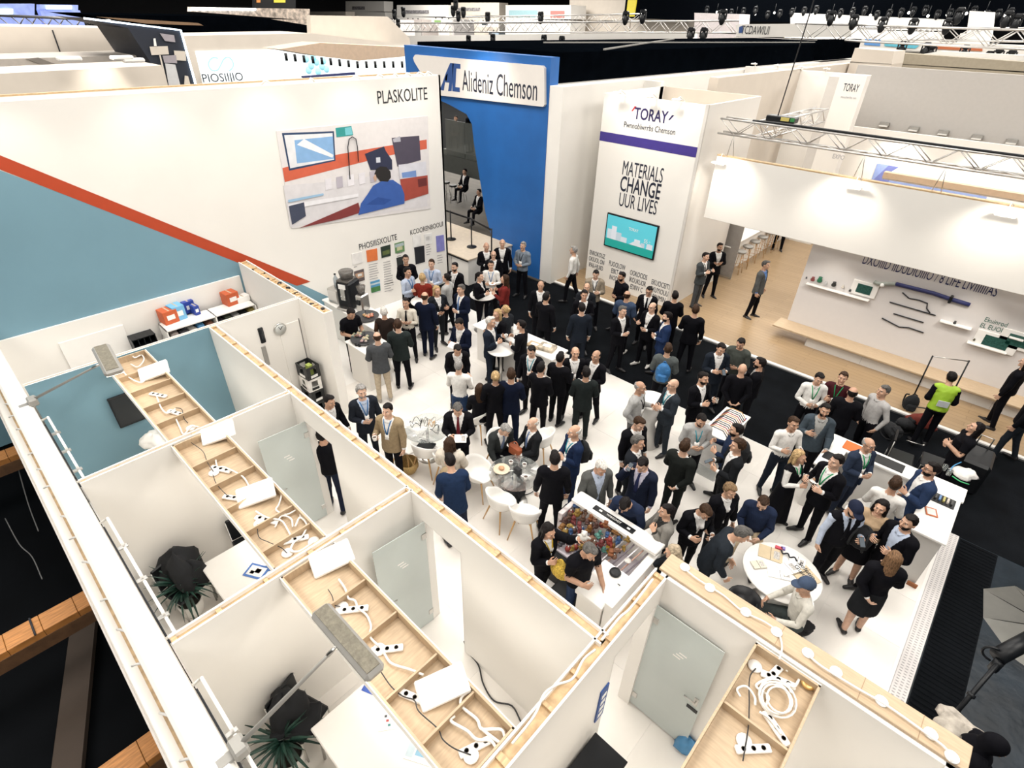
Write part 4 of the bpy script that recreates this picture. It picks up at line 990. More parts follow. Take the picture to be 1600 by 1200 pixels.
MB().box((-.14, 0, 0), (.01, .46, .56), mat('rack_back', (.03, .05, .06))).build('back', o); MB().box((0, -.2, -.78), (.04, .04, 1.0), BLACK).box((0, .2, -.78), (.04, .04, 1.0), BLACK).build('legs', o)
o = tag(empty('low_cabinet', (-13.0+.55, .25, 0)), 'white cabinet in the corner of the storage room', 'cabinet'); MB().box((.3, 0, .5), (1.5, .42, 1.), WHITE2, bev=.01).build('body', o); MB().box((.3, .215, .5), (1.42, .012, .9), WHITE2, bev=.004).build('door', o)
pn = tag(MB().span((-13.03, .80, .3), (-13.00, 1.95, 1.78), WHITE2, .006).build('whiteboard'), 'plain white board leaning on the storage room wall', 'board')
def cloth_heap(name, c, r, m, label, cat, seed=1, z0=0, flat=1., parts=True):
    rng = random.Random(seed); b = MB(); n, k = 16, 10; vs = []; fs = []
    for i in range(k+1):
        t = i/k; a = t*math.pi/2
        for j in range(n):
            th = 2*math.pi*j/n; w = 1+.20*math.sin(th*3+seed)+.12*math.sin(th*5+i*.7+seed)+rng.uniform(-.05, .05)
            vs.append((r[0]*math.cos(a*.98)*w*math.cos(th), r[1]*math.cos(a*.98)*w*math.sin(th), r[2]*math.sin(a)*(1+.12*math.sin(th*2+seed))+rng.uniform(-.01, .01)))
    fs = [(i*n+j, i*n+(j+1) % n, (i+1)*n+(j+1) % n, (i+1)*n+j) for i in range(k) for j in range(n)]+[tuple(range(n-1, -1, -1)), tuple(k*n+j for j in range(n))]
    b.add(vs, fs, m, True); return b.build(name, None, c, label=label, cat=cat)
BCLOTH = mat('black_cloth', (.005, .0058, .0078), .9, var=.3, scale=10)
def backpack(name, loc, m, label, rz=0, h=.42, lay=False, cat='bag', group=None):
    o = tag(empty(name, loc, rz), label, cat, group)
    MB().ball((0, 0, h*.5), (.16, .12, h*.52), m, 12, 8).box((0, 0, h*.45), (.27, .19, h*.8), m, bev=.05).build('body', o)
    MB().box((0, -.12, h*.32), (.2, .08, h*.42), m, bev=.03).build('pocket', o)
    for s in (-1, 1): MB().tube(curve_pts([(s*.08, .09, h*.9), (s*.10, .19, h*.7), (s*.10, .17, h*.3), (s*.10, .09, h*.1)]), .018, m, 5).build('strap', o)
    MB().tube(curve_pts([(-.04, .03, h*.97), (0, .03, h*1.08), (.04, .03, h*.97)]), .012, m, 5).build('handle', o)
    if lay: o.rotation_euler.x = R(-75); o.location.z += .12
    return o
backpack('backpack', at(66, 566, .75), BCLOTH, 'black backpack with blue lining in the storage room', .6, .5)
cloth_heap('jacket', at(82, 575, .5), (.5, .32, .36), BCLOTH, 'black jackets heaped beside the backpack in the storage room', 'jacket', 4)
cable('cable', [(185, 555), (205, 548), (235, 550), (255, 545), (262, 540)], ZT-.2, .008, CABLEW, label='white cable at the foot of the storage wall', cat='cable')
# white plastic bag, tissue under the black television
cloth_heap('plastic_bag', at(243, 690, .9), (.28, .22, .18), WHITE2, 'crumpled white plastic bag below the black television', 'bag', 7)
o = tag(empty('side_table', at(245, 700, 0)), 'white table under the crumpled bag in the far room', 'table'); MB().box((.1, 0, .86), (.9, .6, .03), WHITE2, bev=.008).build('tabletop', o)
for sx in (-1, 1):
    for sy in (-1, 1): MB().box((.1+sx*.4, sy*.26, .42), (.03, .03, .85), METAL).build('leg', o)
# shell chair, table and the things on them
def shell(m=WHITE2, w=.54, black=False):
    b = MB(); n, k = 22, 9; vs = []; fs = []
    for i in range(k+1):                  # scooped tub: a bowl whose rim is high at the back and low in front
        t = i/k
        for j in range(n):
            th = 2*math.pi*j/n; bk = max(0, math.sin(th)); sd = abs(math.cos(th))
            rim = .04+.32*bk**1.1+.15*sd**3*(1 if math.sin(th) > -.55 else .25)
            r = (.20*min(1, t*1.9)+.075*max(0, t-.45)/.55)*1.0
            z = .43+(.02*t if t < .45 else rim*((t-.45)/.55)**1.25)
            vs.append((r*1.0*math.cos(th)*w/.54, r*.95*math.sin(th), z))
    fs = [(i*n+j, i*n+(j+1) % n, (i+1)*n+(j+1) % n, (i+1)*n+j) for i in range(k) for j in range(n)]
    b.add(vs, fs, m, True)
    o = b; me = b.mesh('shell'); return me
def chair_proto(m, legm, label):
    o = tag(empty('shell_chair', (0, 0, 0)), label, 'chair')
    s = link('shell', shell(m), o); md = s.modifiers.new('t', 'SOLIDIFY'); md.thickness = .018; md.offset = 0
    for sx in (-1, 1):
        for sy in (-1, 1): MB().tube([(sx*.13, sy*.12, .42), (sx*.235, sy*.215, 0)], .017, legm, 8, r2=.010).build('leg', o)
    MB().bar((-.14, -.13, .405), (.14, .13, .405), .035, .022, legm).bar((-.14, .13, .405), (.14, -.13, .405), .035, .022, legm).build('seat_frame', o)
    return reg(o)
WC = 'white tub chairs with wooden legs'
chair = chair_proto(WHITE2, OAK, 'white tub chair')
first = [True]
def seat_at(px, py, face, label, z=.45, group=WC):
    g = at(px, py, z); d = at(px+20*math.cos(R(face)), py+20*math.sin(R(face)), z)-g
    o = place(chair, (g.x, g.y, 0), math.atan2(d.y, d.x)+math.pi/2, first[0], label=label, group=group); first[0] = False; return o
seat_at(665, 707, 310, 'white tub chair with a laptop on its seat, nearest the partition wall')
seat_at(748, 742, 20, 'white tub chair with wooden legs at the left of the glass table')
seat_at(783, 786, 330, 'white tub chair with wooden legs below the glass table, left one')
seat_at(820, 806, 290, 'white tub chair with wooden legs in front of the glass table, nearest')
seat_at(748, 655, 200, 'white tub chair under the seated woman with long hair')
seat_at(634, 698, 20, 'white tub chair behind the man in a tan blazer')
seat_at(692, 690, 150, 'white tub chair in front of the man with a red tie')
seat_at(1345, 806, 200, 'white tub chair hidden by the woman with a black headband')
seat_at(1228, 958, 200, 'white tub chair of the man in a blue flat cap')
seat_at(845, 690, 200, 'white tub chair of the man holding an orange bag')
seat_at(782, 700, 40, 'white tub chair of the man leaning over the glass table')
seat_at(700, 722, 300, 'white tub chair of the woman with a backpack')
def table(name, loc, rz, w, d, h, m, label, legm=METAL):
    o = tag(empty(name, loc, rz), label, 'table'); MB().box((0, 0, h-.015), (w, d, .03), m, bev=.012).build('tabletop', o)
    for sx in (-1, 1):
        for sy in (-1, 1): MB().tube([(sx*(w/2-.06), sy*(d/2-.06), h-.03), (sx*(w/2-.03), sy*(d/2-.03), 0)], .018, legm, 8).build('leg', o)
    return o
table('meeting_table', (-5.75, 1.12, 0), 0, 1.75, .82, .75, WHITE2, 'white table half under the trough in the middle room')
table('meeting_table', (-2.65, 1.10, 0), 0, 1.75, .84, .75, WHITE2, 'white table with brochures in the nearest room')
def sheet(px, py, z, w, d, rz, m, label, name='brochure', cat='brochure', extra=()):
    p = at(px, py, z); o = tag(MB().box((0, 0, .004), (w, d, .008), m).build(name, None, p, rz), label, cat)
    for (x, y, ww, dd, c) in extra: MB().box((x, y, .0088), (ww, dd, .0016), mat('ink_%.2f_%.2f_%.2f' % c, c, .5, var=.08)).build('print', o)
    return o
sheet(401, 893, .755, .30, .22, .5, mat('brochure_blue', (.06, .16, .45), .5), 'blue and white brochure on the middle room table', extra=[(0, 0, .24, .16, (.7, .7, .7)), (.02, .01, .08, .07, (.5, .05, .05)), (-.05, -.03, .06, .05, (.45, .05, .06))])
sheet(420, 888, .755, .26, .10, 1.0, mat('brochure_dk', (.05, .13, .35), .5), 'narrow blue folder beside the brochure')
sheet(578, 1075, .752, .16, .12, .4, mat('note_blue', (.04, .10, .42), .5), 'small blue card at the edge of the nearest table', extra=[(.02, 0, .05, .03, (.7, .7, .7))])
sheet(606, 1105, .752, .50, .20, -.65, PAPER, 'white sheet with rows of small marks on the nearest table', extra=[(-.2+.05*i, .02*(i % 3-1), .025, .03, ((.05, .05, .06), (.4, .05, .05), (.05, .2, .2))[i % 3]) for i in range(9)])
sheet(660, 1172, .752, .34, .26, .5, PAPER, 'brochure with pale blue pictures on the nearest table', extra=[(0, .03, .12, .2, (.22, .42, .58)), (.1, .0, .06, .16, (.05, .12, .22)), (-.12, -.02, .08, .16, (.5, .6, .66))])
def desk_chair(px, py, z, face, label):
    g = at(px, py, z); d = at(px+20*math.cos(R(face)), py+20*math.sin(R(face)), z)-g
    o = tag(empty('office_chair', (g.x, g.y, 0), math.atan2(d.y, d.x)+math.pi/2), label, 'chair')
    MB().box((0, 0, .46), (.46, .44, .05), BLACK, bev=.02).build('seat', o); MB().box((0, .22, .70), (.44, .04, .44), BLACK, bev=.02).build('backrest', o)
    for s in (-1, 1): MB().tube([(s*.22, -.2, 0), (s*.22, -.2, .44), (s*.22, .22, .46), (s*.22, .22, .88)], .012, METAL, 6).build('leg', o); MB().tube([(s*.22, .22, .45), (s*.22, .24, 0)], .012, METAL, 6).build('leg', o)
    return o
desk_chair(288, 915, .5, 30, 'black chair under coats in the middle room'); desk_chair(392, 846, .5, 60, 'black chair peeping out beside the trough in the middle room'); desk_chair(470, 1118, .5, 30, 'black chair under coats in the nearest room')
cloth_heap('coat', at(285, 895, .62), (.33, .28, .42), BCLOTH, 'black coats heaped on a chair behind the palm plant', 'coat', 2)
cloth_heap('coat', at(303, 905, .55), (.22, .20, .36), BCLOTH, 'black jacket hanging over the chair front in the middle room', 'coat', 11)
cloth_heap('coat', at(452, 1113, .62), (.24, .22, .40), BCLOTH, 'black coat over the chair below the large floodlight', 'coat', 5)
o = tag(empty('document_case', at(465, 1130, .6), .9), 'black zipped document case on the chair in the nearest room', 'case')
MB().box((0, 0, .05), (.52, .36, .1), BCLOTH, bev=.025).build('body', o); MB().box((0, -.182, .05), (.42, .01, .012), METAL).build('zip', o); MB().box((.02, 0, .102), (.06, .02, .006), METAL).build('badge', o); MB().tube(curve_pts([(-.08, .18, .06), (0, .25, .07), (.08, .18, .06)]), .012, BCLOTH, 5).build('handle', o)
# palm plants in white pots
LEAF = mat('dark_leaf', (.012, .045, .032), .5, var=.4, scale=12); SOIL = mat('soil', (.02, .014, .01), .9)
def palm(loc, label, seed, n=60):
    rng = random.Random(seed); o = tag(empty('potted_palm', loc), label, 'plant')
    MB().lathe([(.0, 0), (.12, 0), (.15, .04), (.17, .26), (.155, .27), (.145, .22), (0, .22)], WHITE2, n=18).build('pot', o)
    MB().lathe([(0, .225), (.145, .225), (.145, .24), (0, .24)], SOIL, n=14).build('soil', o); MB().tube([(0, 0, .22), (.01, .0, .42), (0, .01, .55)], .035, mat('palm_stem', (.10, .07, .04), .9), 7, r2=.025).build('stem', o)
    kinds = []
    for q in range(5):
        L = .30+.04*q; cv = .14+.05*q; b = MB(); vs = []; k = 5
        for i in range(k+1):
            t = i/k; w = .017*math.sin(math.pi*min(.999, .12+t*.88))+.0012; x = L*t; z = .05*t-cv*t*t
            vs += [(x, -w, z), (x, 0, z-.007), (x, w, z)]
        fs = []
        for i in range(k): a = 3*i; fs += [(a, a+1, a+4, a+3), (a+1, a+2, a+5, a+4)]
        b.add(vs, fs, LEAF); kinds.append(b.mesh('leaf'))
    for i in range(n):
        l = link('leaf', rng.choice(kinds), o, (0, 0, .52+.05*rng.random()))
        l.rotation_euler = (rng.uniform(-.3, .3), -rng.uniform(-.25, 1.45), 2.4*i)
    return o
palm((-6.60, .42, 0), 'dark spiky palm in a white pot in the middle room', 3); palm((-3.72, .42, 0), 'dark spiky palm in a white pot in the nearest room', 9)
cable('cable', [(725, 1002), (733, 1020), (748, 1040), (755, 1068), (772, 1095), (800, 1103), (815, 1130)], .02, .011, CB, label='black cable lying on the floor of the nearest room', cat='cable')
cable('cable', [(540, 1172), (536, 1185), (534, 1200)], .3, .008, OAK, label='thin brown cord below the white table', cat='cable')
cloth_heap('plastic_bag', at(1072, 1166, .05), (.14, .12, .20), mat('blue_bag', (.06, .22, .42), .4), 'blue bag on the floor beside the open glass door', 'bag', 8)
cloth_heap('glove', at(1064, 1150, .05), (.08, .07, .2), BCLOTH, 'black cloth on the floor beside the blue bag', 'cloth', 13)
cloth_heap('tissue', at(558, 1165, .4), (.28, .2, .08), WHITE2, 'crumpled white film on the floor by the nearest table', 'film', 17)
cloth_heap('tissue', at(360, 915, .1), (.2, .14, .12), WHITE2, 'crumpled white film beside the middle room table', 'film', 19)
# wooden beams and dark ground outside the left wall
BEAM = mat('varnished_beam', (.40, .17, .045), .5, var=.35, scale=3, stretch=(14, 1.5, 2)); BEAMD = mat('beam_shadow_wood', (.035, .022, .014), .8)  # second wood: dark brown, for the posts and the loose plank
for i, (x, z, lb) in enumerate(((-6.9, 1.0, 'varnished wooden beam meeting the white left wall'), (-11.05, 1.0, 'second varnished beam farther along the left wall'), (-4.45, 1.0, 'varnished beam at the bottom edge of the picture'))):
    o = tag(empty('timber_beam', (x, -1.2, z)), lb, 'beam')
    for j in range(5): MB().box((0, .72-.36*j, -.06), (.30, .355, .12), BEAM, bev=.004).build('plank', o)
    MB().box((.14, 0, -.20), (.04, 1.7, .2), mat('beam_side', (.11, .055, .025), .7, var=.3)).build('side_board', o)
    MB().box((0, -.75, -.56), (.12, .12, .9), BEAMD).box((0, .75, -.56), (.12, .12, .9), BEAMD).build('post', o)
    MB().tube([(.16, .1, .01), (-.16, .1, .01)], .012, INK, 5).build('strap', o)
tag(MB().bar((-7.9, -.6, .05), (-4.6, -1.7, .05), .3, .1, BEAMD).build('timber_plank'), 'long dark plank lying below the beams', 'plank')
cable('cable', [(20, 700), (32, 745), (45, 790), (60, 830)], .6, .008, mat('grey_cable', (.12, .12, .12)), label='thin grey cable hanging outside the left wall', cat='cable')
cable('cable', [(8, 810), (30, 850), (50, 870), (66, 905)], .4, .008, mat('grey_cable', (.12, .12, .12)), label='second thin grey cable lower outside the left wall', cat='cable')
# ================================================================ counters, tables and the toy bin on the white floor
# coffee counter along the graphic wall and around the corner
cc = tag(empty('coffee_counter', (-10.9, 6.9, 0)), 'long white coffee counter with a corner by the tall graphic wall', 'counter')
def cp(nm, a, b, m, bev=.006): return MB().span(Vector(a)-cc.location, Vector(b)-cc.location, m, bev).build(nm, cc)
cp('worktop', (-12.7, 6.33, 1.0), (-10.32, 7.0, 1.04), WHITE2); cp('body', (-12.7, 6.38, 0), (-10.36, 6.95, 1.0), WHITE)
cp('worktop', (-10.34, 5.52, 1.0), (-9.5, 6.22, 1.04), WHITE2); cp('body', (-10.30, 5.56, 0), (-9.54, 6.18, 1.0), WHITE)
for y in (5.7, 5.95): cp('joint', (-9.542, y, .03), (-9.536, y+.006, .97), mat('gap', (.3, .28, .27)), 0)
cp('drip_mat', (-11.3, 6.36, 1.04), (-10.9, 6.50, 1.05), BLACK)
p = at(545, 492, 1.04)
cf = tag(empty('coffee_machine', (-11.85, 6.68, 1.04), .4), 'black and silver coffee machine on the white counter', 'coffee machine')
MB().box((0, 0, .36), (.42, .48, .72), BLACK, bev=.04).box((0, -.02, .74), (.36, .42, .06), mat('hopper_dark', (.06, .055, .05), .2), bev=.02).build('body', cf)
MB().lathe([(0, .75), (.15, .75), (.19, .95), (.17, .97), (0, .965)], mat('hopper_glass', (.12, .11, .10), .1, alpha=.8), n=14).build('bean_hopper', cf)
MB().box((0, -.25, .40), (.14, .03, .30), METAL, bev=.008).build('dispenser', cf); MB().box((0, -.255, .62), (.2, .02, .12), PAPER).build('display', cf); MB().box((0, -.30, .05), (.34, .16, .06), METAL, bev=.01).build('drip_tray', cf)
for s in (-1, 1): MB().tube([(s*.05, -.27, .38), (s*.05, -.27, .28)], .015, METAL, 6).build('spout', cf)
g = tag(empty('coffee_grinder', (-11.42, 6.78, 1.04), .3), 'silver coffee grinder right of the coffee machine', 'grinder'); MB().box((0, 0, .22), (.22, .30, .44), METAL, bev=.03).build('body', g); MB().lathe([(0, .44), (.08, .44), (.12, .66), (0, .68)], mat('hopper_glass', (.12, .11, .10), .1, alpha=.8)).build('hopper', g); MB().box((0, -.16, .26), (.1, .05, .12), BLACK).build('spout', g)
g = tag(empty('milk_cooler', (-12.32, 6.62, 1.04), .3), 'silver milk cooler left of the coffee machine', 'cooler'); MB().box((0, 0, .2), (.36, .40, .40), METAL, bev=.03).build('body', g); MB().box((0, -.205, .22), (.28, .012, .28), GREYW, bev=.005).build('door', g)
b_ = tag(empty('water_bottle', (-12.32, 6.62, 1.44)), 'clear water bottle standing on the milk cooler', 'bottle'); MB().lathe([(0, 0), (.06, 0), (.062, .22), (.025, .30), (.025, .33), (0, .33)], mat('bottle_plastic', (.4, .45, .48), .15, alpha=.7), n=12).build('body', b_); MB().lathe([(0, .33), (.028, .33), (.028, .36), (0, .36)], BLACK, n=10).build('cap', b_)
def tray_food(px, py, label, pastry=(.45, .22, .12), seed=1, rim=True):
    p = at(px, py, 1.045); o = tag(empty('serving_tray', p), label, 'tray')
    MB().lathe([(0, .012), (.25, .014), (.30, .05), (.325, .052), (.32, .04), (.28, .0), (0, 0)], mat('slate_tray', (.05, .052, .055), .4), n=22).build('plate', o)
    rg = random.Random(seed)
    for i in range(9):
        a, r = rg.uniform(0, 6.28), rg.uniform(.0, .17); q = tag(MB().ball((0, 0, .03), (.05, .04, .028), cm((pastry[0]*rg.uniform(.6, 1.3), pastry[1]*rg.uniform(.7, 1.4), pastry[2]), .7, 'pastry'), 8, 5).ball((0, 0, .05), (.03, .022, .018), cm((.6, .45, .3), .7, 'pastry'), 6, 4).build('canape', None, p+Vector((r*math.cos(a), r*math.sin(a), .014)), a), 'small canape on the '+label.split(' on ')[0], 'canape', 'canapes on the '+label.split(' on ')[0])
    return o
tray_food(572, 496, 'round dark tray of pastries on the far arm of the counter'); MB().tube([(0, 0, .0), (0, 0, .2)], .008, BLACK, 5).build('handle', bpy.data.objects['serving_tray'])
tray_food(570, 531, 'large round dark tray before the waiter', (.35, .33, .30), 4)
tray_food(561, 524, 'small dark bowl beside the large round tray', (.3, .28, .26), 5).scale = (.45, .45, 1)
bt = at(557, 540, 1.045); tag(MB().lathe([(0, 0), (.035, 0), (.035, .05), (.012, .06), (0, .06)], BLACK, n=10).lathe([(0, 0), (.03, 0), (.03, .06), (0, .07)], BLACK, (.08, .03, 0), 10).build('sauce_pot', None, bt), 'pair of small black pots by the waiter hand', 'pot')
# stacked crates
CR = [mat('crate_black', (.016, .017, .018), .5), WHITE2, mat('crate_black', (.016, .017, .018), .5), mat('crate_black', (.016, .017, .018), .5)]
cx, cy = -9.82, 4.30
for i, (z, m_, lb) in enumerate(((0, CR[0], 'lowest black bottle crate of the stack'), (.30, CR[0], 'black bottle crate under the white crate'), (.60, WHITE2, 'white carton crate with black print in the middle of the stack'), (.90, CR[0], 'open black crate on top of the stack'))):
    o = tag(empty('crate', (cx, cy, z), .12*(i % 2)-.05), lb+' in the wall niche', 'crate')
    for s in (-1, 1):
        MB().box((s*.195, 0, .05), (.018, .30, .10), m_).box((s*.195, 0, .27), (.018, .30, .05), m_).box((s*.195, -.11, .16), (.018, .08, .2), m_).box((s*.195, .11, .16), (.018, .08, .2), m_).build('side', o)
        MB().box((0, s*.145, .05), (.40, .018, .10), m_).box((0, s*.145, .27), (.40, .018, .05), m_).box((-.13, s*.145, .16), (.13, .018, .2), m_).box((.13, s*.145, .16), (.13, .018, .2), m_).build('side', o)
    MB().box((0, 0, .01), (.38, .28, .02), m_).build('base', o)
    MB().box((.206, .0, .06), (.003, .16, .06), PAPER if m_ is not WHITE2 else BLACK).box((0, -.156, .06), (.2, .003, .06), PAPER if m_ is not WHITE2 else BLACK).build('label', o)
    if i == 3: MB().box((.02, .02, .14), (.12, .1, .25), mat('green_can', (.35, .42, .10))).build('can', o)
tag(MB().tube(curve_pts([(cx-.18, cy-.3, .02), (cx-.28, cy-.25, .3), (cx-.24, cy-.35, .55), (cx-.14, cy-.25, .35)]), .012, BLACK, 5).build('strap'), 'black strap loop hanging left of the crate stack', 'strap')
# tables with people round them
def high_table(px, py, label, r=.34, m=WHITE2, h=1.08, cloth=False):
    p = at(px, py, h); o = tag(empty('high_table', (p.x, p.y, 0)), label, 'table')
    MB().lathe([(0, h-.03), (r, h-.03), (r+.01, h-.015), (r, h), (0, h)], m, n=24).build('tabletop', o)
    if cloth: MB().lathe([(r*.98, h-.03), (r*.5, .55), (r*.48, .5), (r*.95, .01)], m, n=20).build('skirt', o)
    else: MB().tube([(0, 0, .02), (0, 0, h-.03)], .035, METAL, 10).build('column', o)
    MB().lathe([(0, 0), (.27, 0), (.26, .015), (.04, .03), (0, .03)], METAL, n=20).build('base', o); return o
high_table(1018, 625, 'white draped high table between the grey sweater and the dark suit', cloth=True)
high_table(662, 470, 'high table behind the woman in a red sweater')
high_table(755, 460, 'high table with bottles in front of the man in a white shirt', .36)
high_table(783, 545, 'high table at the left of the white bench', .32, h=1.05)
def glass_table(px, py, label, r=.46):
    p = at(px, py, .72); o = tag(empty('glass_table', (p.x, p.y, 0)), label, 'table'); MB().lathe([(0, .705), (r, .705), (r+.006, .712), (r, .72), (0, .72)], GLASS, n=26).build('tabletop', o)
    MB().tube([(0, 0, .02), (0, 0, .70)], .03, METAL, 10).build('column', o); MB().lathe([(0, 0), (.25, 0), (.24, .012), (.03, .03), (0, .03)], METAL, n=20).build('base', o); return o, p
gt1, q1 = glass_table(805, 738, 'round glass table in front of the two seated men in suits'); gt2, q2 = glass_table(667, 668, 'round glass table strewn with wire models')
def small(nm, p, label, cat, builder, group=None): o = empty(nm, p); builder(o); return tag(o, label, cat, group)
def cup(p, label, m=WHITE2, group=None):
    return small('coffee_cup', p, label, 'cup', lambda o: (MB().lathe([(0, 0), (.03, 0), (.042, .075), (.038, .076), (.028, .01), (0, .01)], m, n=12).build('body', o), MB().lathe([(0, .06), (.036, .06), (.036, .062), (0, .062)], mat('coffee', (.05, .02, .01), .3), n=10).build('coffee', o)), group)
for i, (dx, dy, lb) in enumerate(((-.2, .1, 'white cup nearest the leaning man on the glass table'), (.02, .22, 'white cup at the far side of the glass table'), (.25, .0, 'white cup at the right of the glass table'))): cup(q1+Vector((dx, dy, 0)), lb)
tag(MB().box((0, 0, .07), (.14, .09, .14), BLACK, bev=.015).build('camera_bag', None, q1+Vector((.06, .0, 0))), 'small black case standing on the glass table', 'case')
tag(MB().lathe([(0, 0), (.12, 0), (.15, .02), (.14, .022), (0, .008)], mat('cake_plate', (.62, .5, .38)), n=18).ball((0, 0, .04), (.06, .05, .03), mat('cake', (.5, .28, .15)), 8, 5).build('plate', None, q1+Vector((-.22, -.12, 0))), 'plate with cake on the glass table', 'plate')
for i in range(5):
    c = q2+Vector((random.uniform(-.25, .25), random.uniform(-.25, .25), .0)); r = random.uniform(.06, .14)
    tag(MB().tube([c+Vector((r*math.cos(t)*(1-.06*t), r*math.sin(t), .02+.13*abs(math.sin(t*(1+i*.3))))) for t in np.linspace(0, 7.5, 26)], .006, (INK, GREYM, OAK)[i % 3], 5).build('wire_model'), 'thin bent wire model lying on the round glass table', 'model', 'wire models on the glass table')
cable('floor_cable', [(790, 790), (800, 778), (830, 770), (850, 750), (852, 742)], .02, .010, CB, label='black cable on the floor under the glass table', cat='cable')
cable('floor_cable', [(660, 680), (670, 668), (690, 655), (704, 640)], .02, .010, GREYM, label='grey cable arc beside the wire model table', cat='cable')
tag(MB().box((0, 0, .012), (.33, .23, .022), BLACK, bev=.008).box((0, .11, .03), (.33, .02, .03), BLACK).build('laptop', None, at(665, 698, .5), .4), 'closed black laptop on the tub chair by the partition', 'laptop')
bskt = tag(empty('straw_basket', at(638, 735, 0)), 'straw basket on the floor by the partition wall', 'basket'); SM = mat('straw', (.42, .28, .11), .8, var=.4, scale=60)
MB().lathe([(0, 0), (.15, 0), (.21, .12), (.20, .24), (.185, .24), (.19, .12), (.13, .02), (0, .02)], SM, n=18).build('body', bskt); MB().tube([(.19*math.cos(t), 0, .22+.16*math.sin(t)) for t in np.linspace(0, 3.14, 10)], .014, SM, 6).build('handle', bskt)
backpack('handbag', at(800, 790, 0), BCLOTH, 'black leather bag on the floor between the white chairs', .5, .30, True); backpack('handbag', at(816, 782, 0), BCLOTH, 'second black bag beside the leather bag on the floor', 1.5, .30, True)
backpack('rucksack', at(938, 705, .0), BCLOTH, 'black rucksack behind the man in a navy suit', .3, .42) if False else None
backpack('handbag', at(1258, 1000, 0), BCLOTH, 'small black bag on the white floor near the canopy board', 1.1, .22, True)
backpack('rucksack', at(1028, 690, 0), BCLOTH, 'dark rucksack on the floor behind the bald man in glasses', .3, .36)
# white bench counter at the edge of the black aisle
wb = tag(empty('white_bench', (-7.7, 8.65, 0), .05), 'white counter near the aisle with boxes on it', 'counter')
MB().box((0, 0, .96), (2.5, .62, .05), WHITE2, bev=.01).build('worktop', wb); MB().box((0, 0, .47), (2.3, .5, .93), WHITE).build('body', wb)
cart = [(-.3, .1, .30, .22, .16, WHITE2, 'white box on the white counter near the aisle'), (.55, -.05, .36, .26, .05, mat('kraft', (.45, .33, .2)), 'flat kraft folder on the white counter'), (.85, .05, .4, .3, .09, mat('striped_bag', (.40, .34, .26), var=.7, scale=8), 'striped cloth bag on the end of the white counter')]
for x, y, a, b_, h, m_, lb in cart: tag(MB().box((0, 0, h/2), (a, b_, h), m_, bev=.02).box((0, 0, h+.001), (a*.5, b_*.4, .003), PAPER).build('goods_box', None, Vector((-7.7+x, 8.65+y, .985)), .3*x), lb, 'box')
for i, (px, py) in enumerate(((741, 462), (747, 458), (752, 464), (757, 456))):
    p = at(px, py, 1.08); tag(MB().lathe([(0, 0), (.04, 0), (.04, .18), (.015, .24), (.015, .30), (0, .30)], mat('dark_bottle', (.012, .02, .012), .15) if i % 2 == 0 else mat('clear_bottle', (.45, .5, .5), .1, alpha=.75), n=10).build('bottle', None, p), 'bottle on the high table before the man in a white shirt', 'bottle', 'bottles on the high table')
# display counter with fabric samples
dc = tag(empty('sample_counter', (-2.55, 8.95, 0)), 'white glass fronted counter with hanging fabric samples', 'counter')
MB().box((0, 0, .5), (.44, 1.0, 1.0), mat('counter_grey', (.56, .545, .53), .3), bev=.006).build('body', dc); MB().box((0, 0, 1.01), (.5, 1.06, .03), WHITE2, bev=.006).build('worktop', dc)
MB().box((0, -.52, .13), (.46, .03, .24), GLASS).box((.24, 0, .13), (.03, 1.0, .24), GLASS).build('glass_plinth', dc)
for i in range(14):
    y = -.42+i*.062; MB().tube([(-.2, y, 1.03), (-.1, y, 1.13), (.1, y, 1.13), (.2, y, 1.03)], .009, (INK, OAK, mat('red_wire', (.3, .03, .03)), INK)[i % 4], 5).build('sample_hanger', dc)
    MB().box((.21, y, 1.0), (.012, .05, .10), cm(((.4, .05, .05), (.05, .1, .3), (.6, .58, .55), (.05, .05, .06))[i % 4], .8, 'swatch')).build('fabric_swatch', dc)
# reception counter ring at the right
rc = tag(empty('reception_counter', (.2, 9.3, 0)), 'white reception counter with black inset trays by the black aisle', 'counter')
def rp(nm, a, b, m, bev=.006): return MB().span(Vector(a)-rc.location, Vector(b)-rc.location, m, bev).build(nm, rc)
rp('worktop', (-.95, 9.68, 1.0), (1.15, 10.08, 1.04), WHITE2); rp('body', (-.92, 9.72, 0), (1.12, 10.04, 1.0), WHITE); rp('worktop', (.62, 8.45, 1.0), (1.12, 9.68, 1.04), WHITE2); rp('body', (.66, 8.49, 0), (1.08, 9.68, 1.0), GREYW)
rp('worktop', (-.95, 8.95, 1.0), (-.62, 9.68, 1.04), WHITE2); rp('body', (-.92, 9.0, 0), (-.65, 9.68, 1.0), WHITE)
rp('inset_tray', (-.35, 9.74, 1.04), (.25, 10.0, 1.052), BLACK); rp('inset_tray', (.68, 9.36, 1.04), (1.06, 9.62, 1.052), BLACK); rp('orange_panel', (-.72, 9.74, 1.04), (-.42, 10.02, 1.056), mat('orange_panel', (.60, .13, .02), .5)); rp('inset_tray', (-.90, 9.2, 1.04), (-.68, 9.45, 1.052), BLACK)
rp('wood_foot', (.98, 8.43, .0), (1.12, 8.46, .08), mat('rust_wood', (.3, .10, .03)))
for i in range(6): rp('display_item', (.72+.055*i, 9.42, 1.052), (.75+.055*i, 9.55, 1.09), cm(((.5, .45, .4), (.03, .03, .03), (.1, .2, .4), (.4, .35, .1))[i % 4], .4, 'item'), .004)
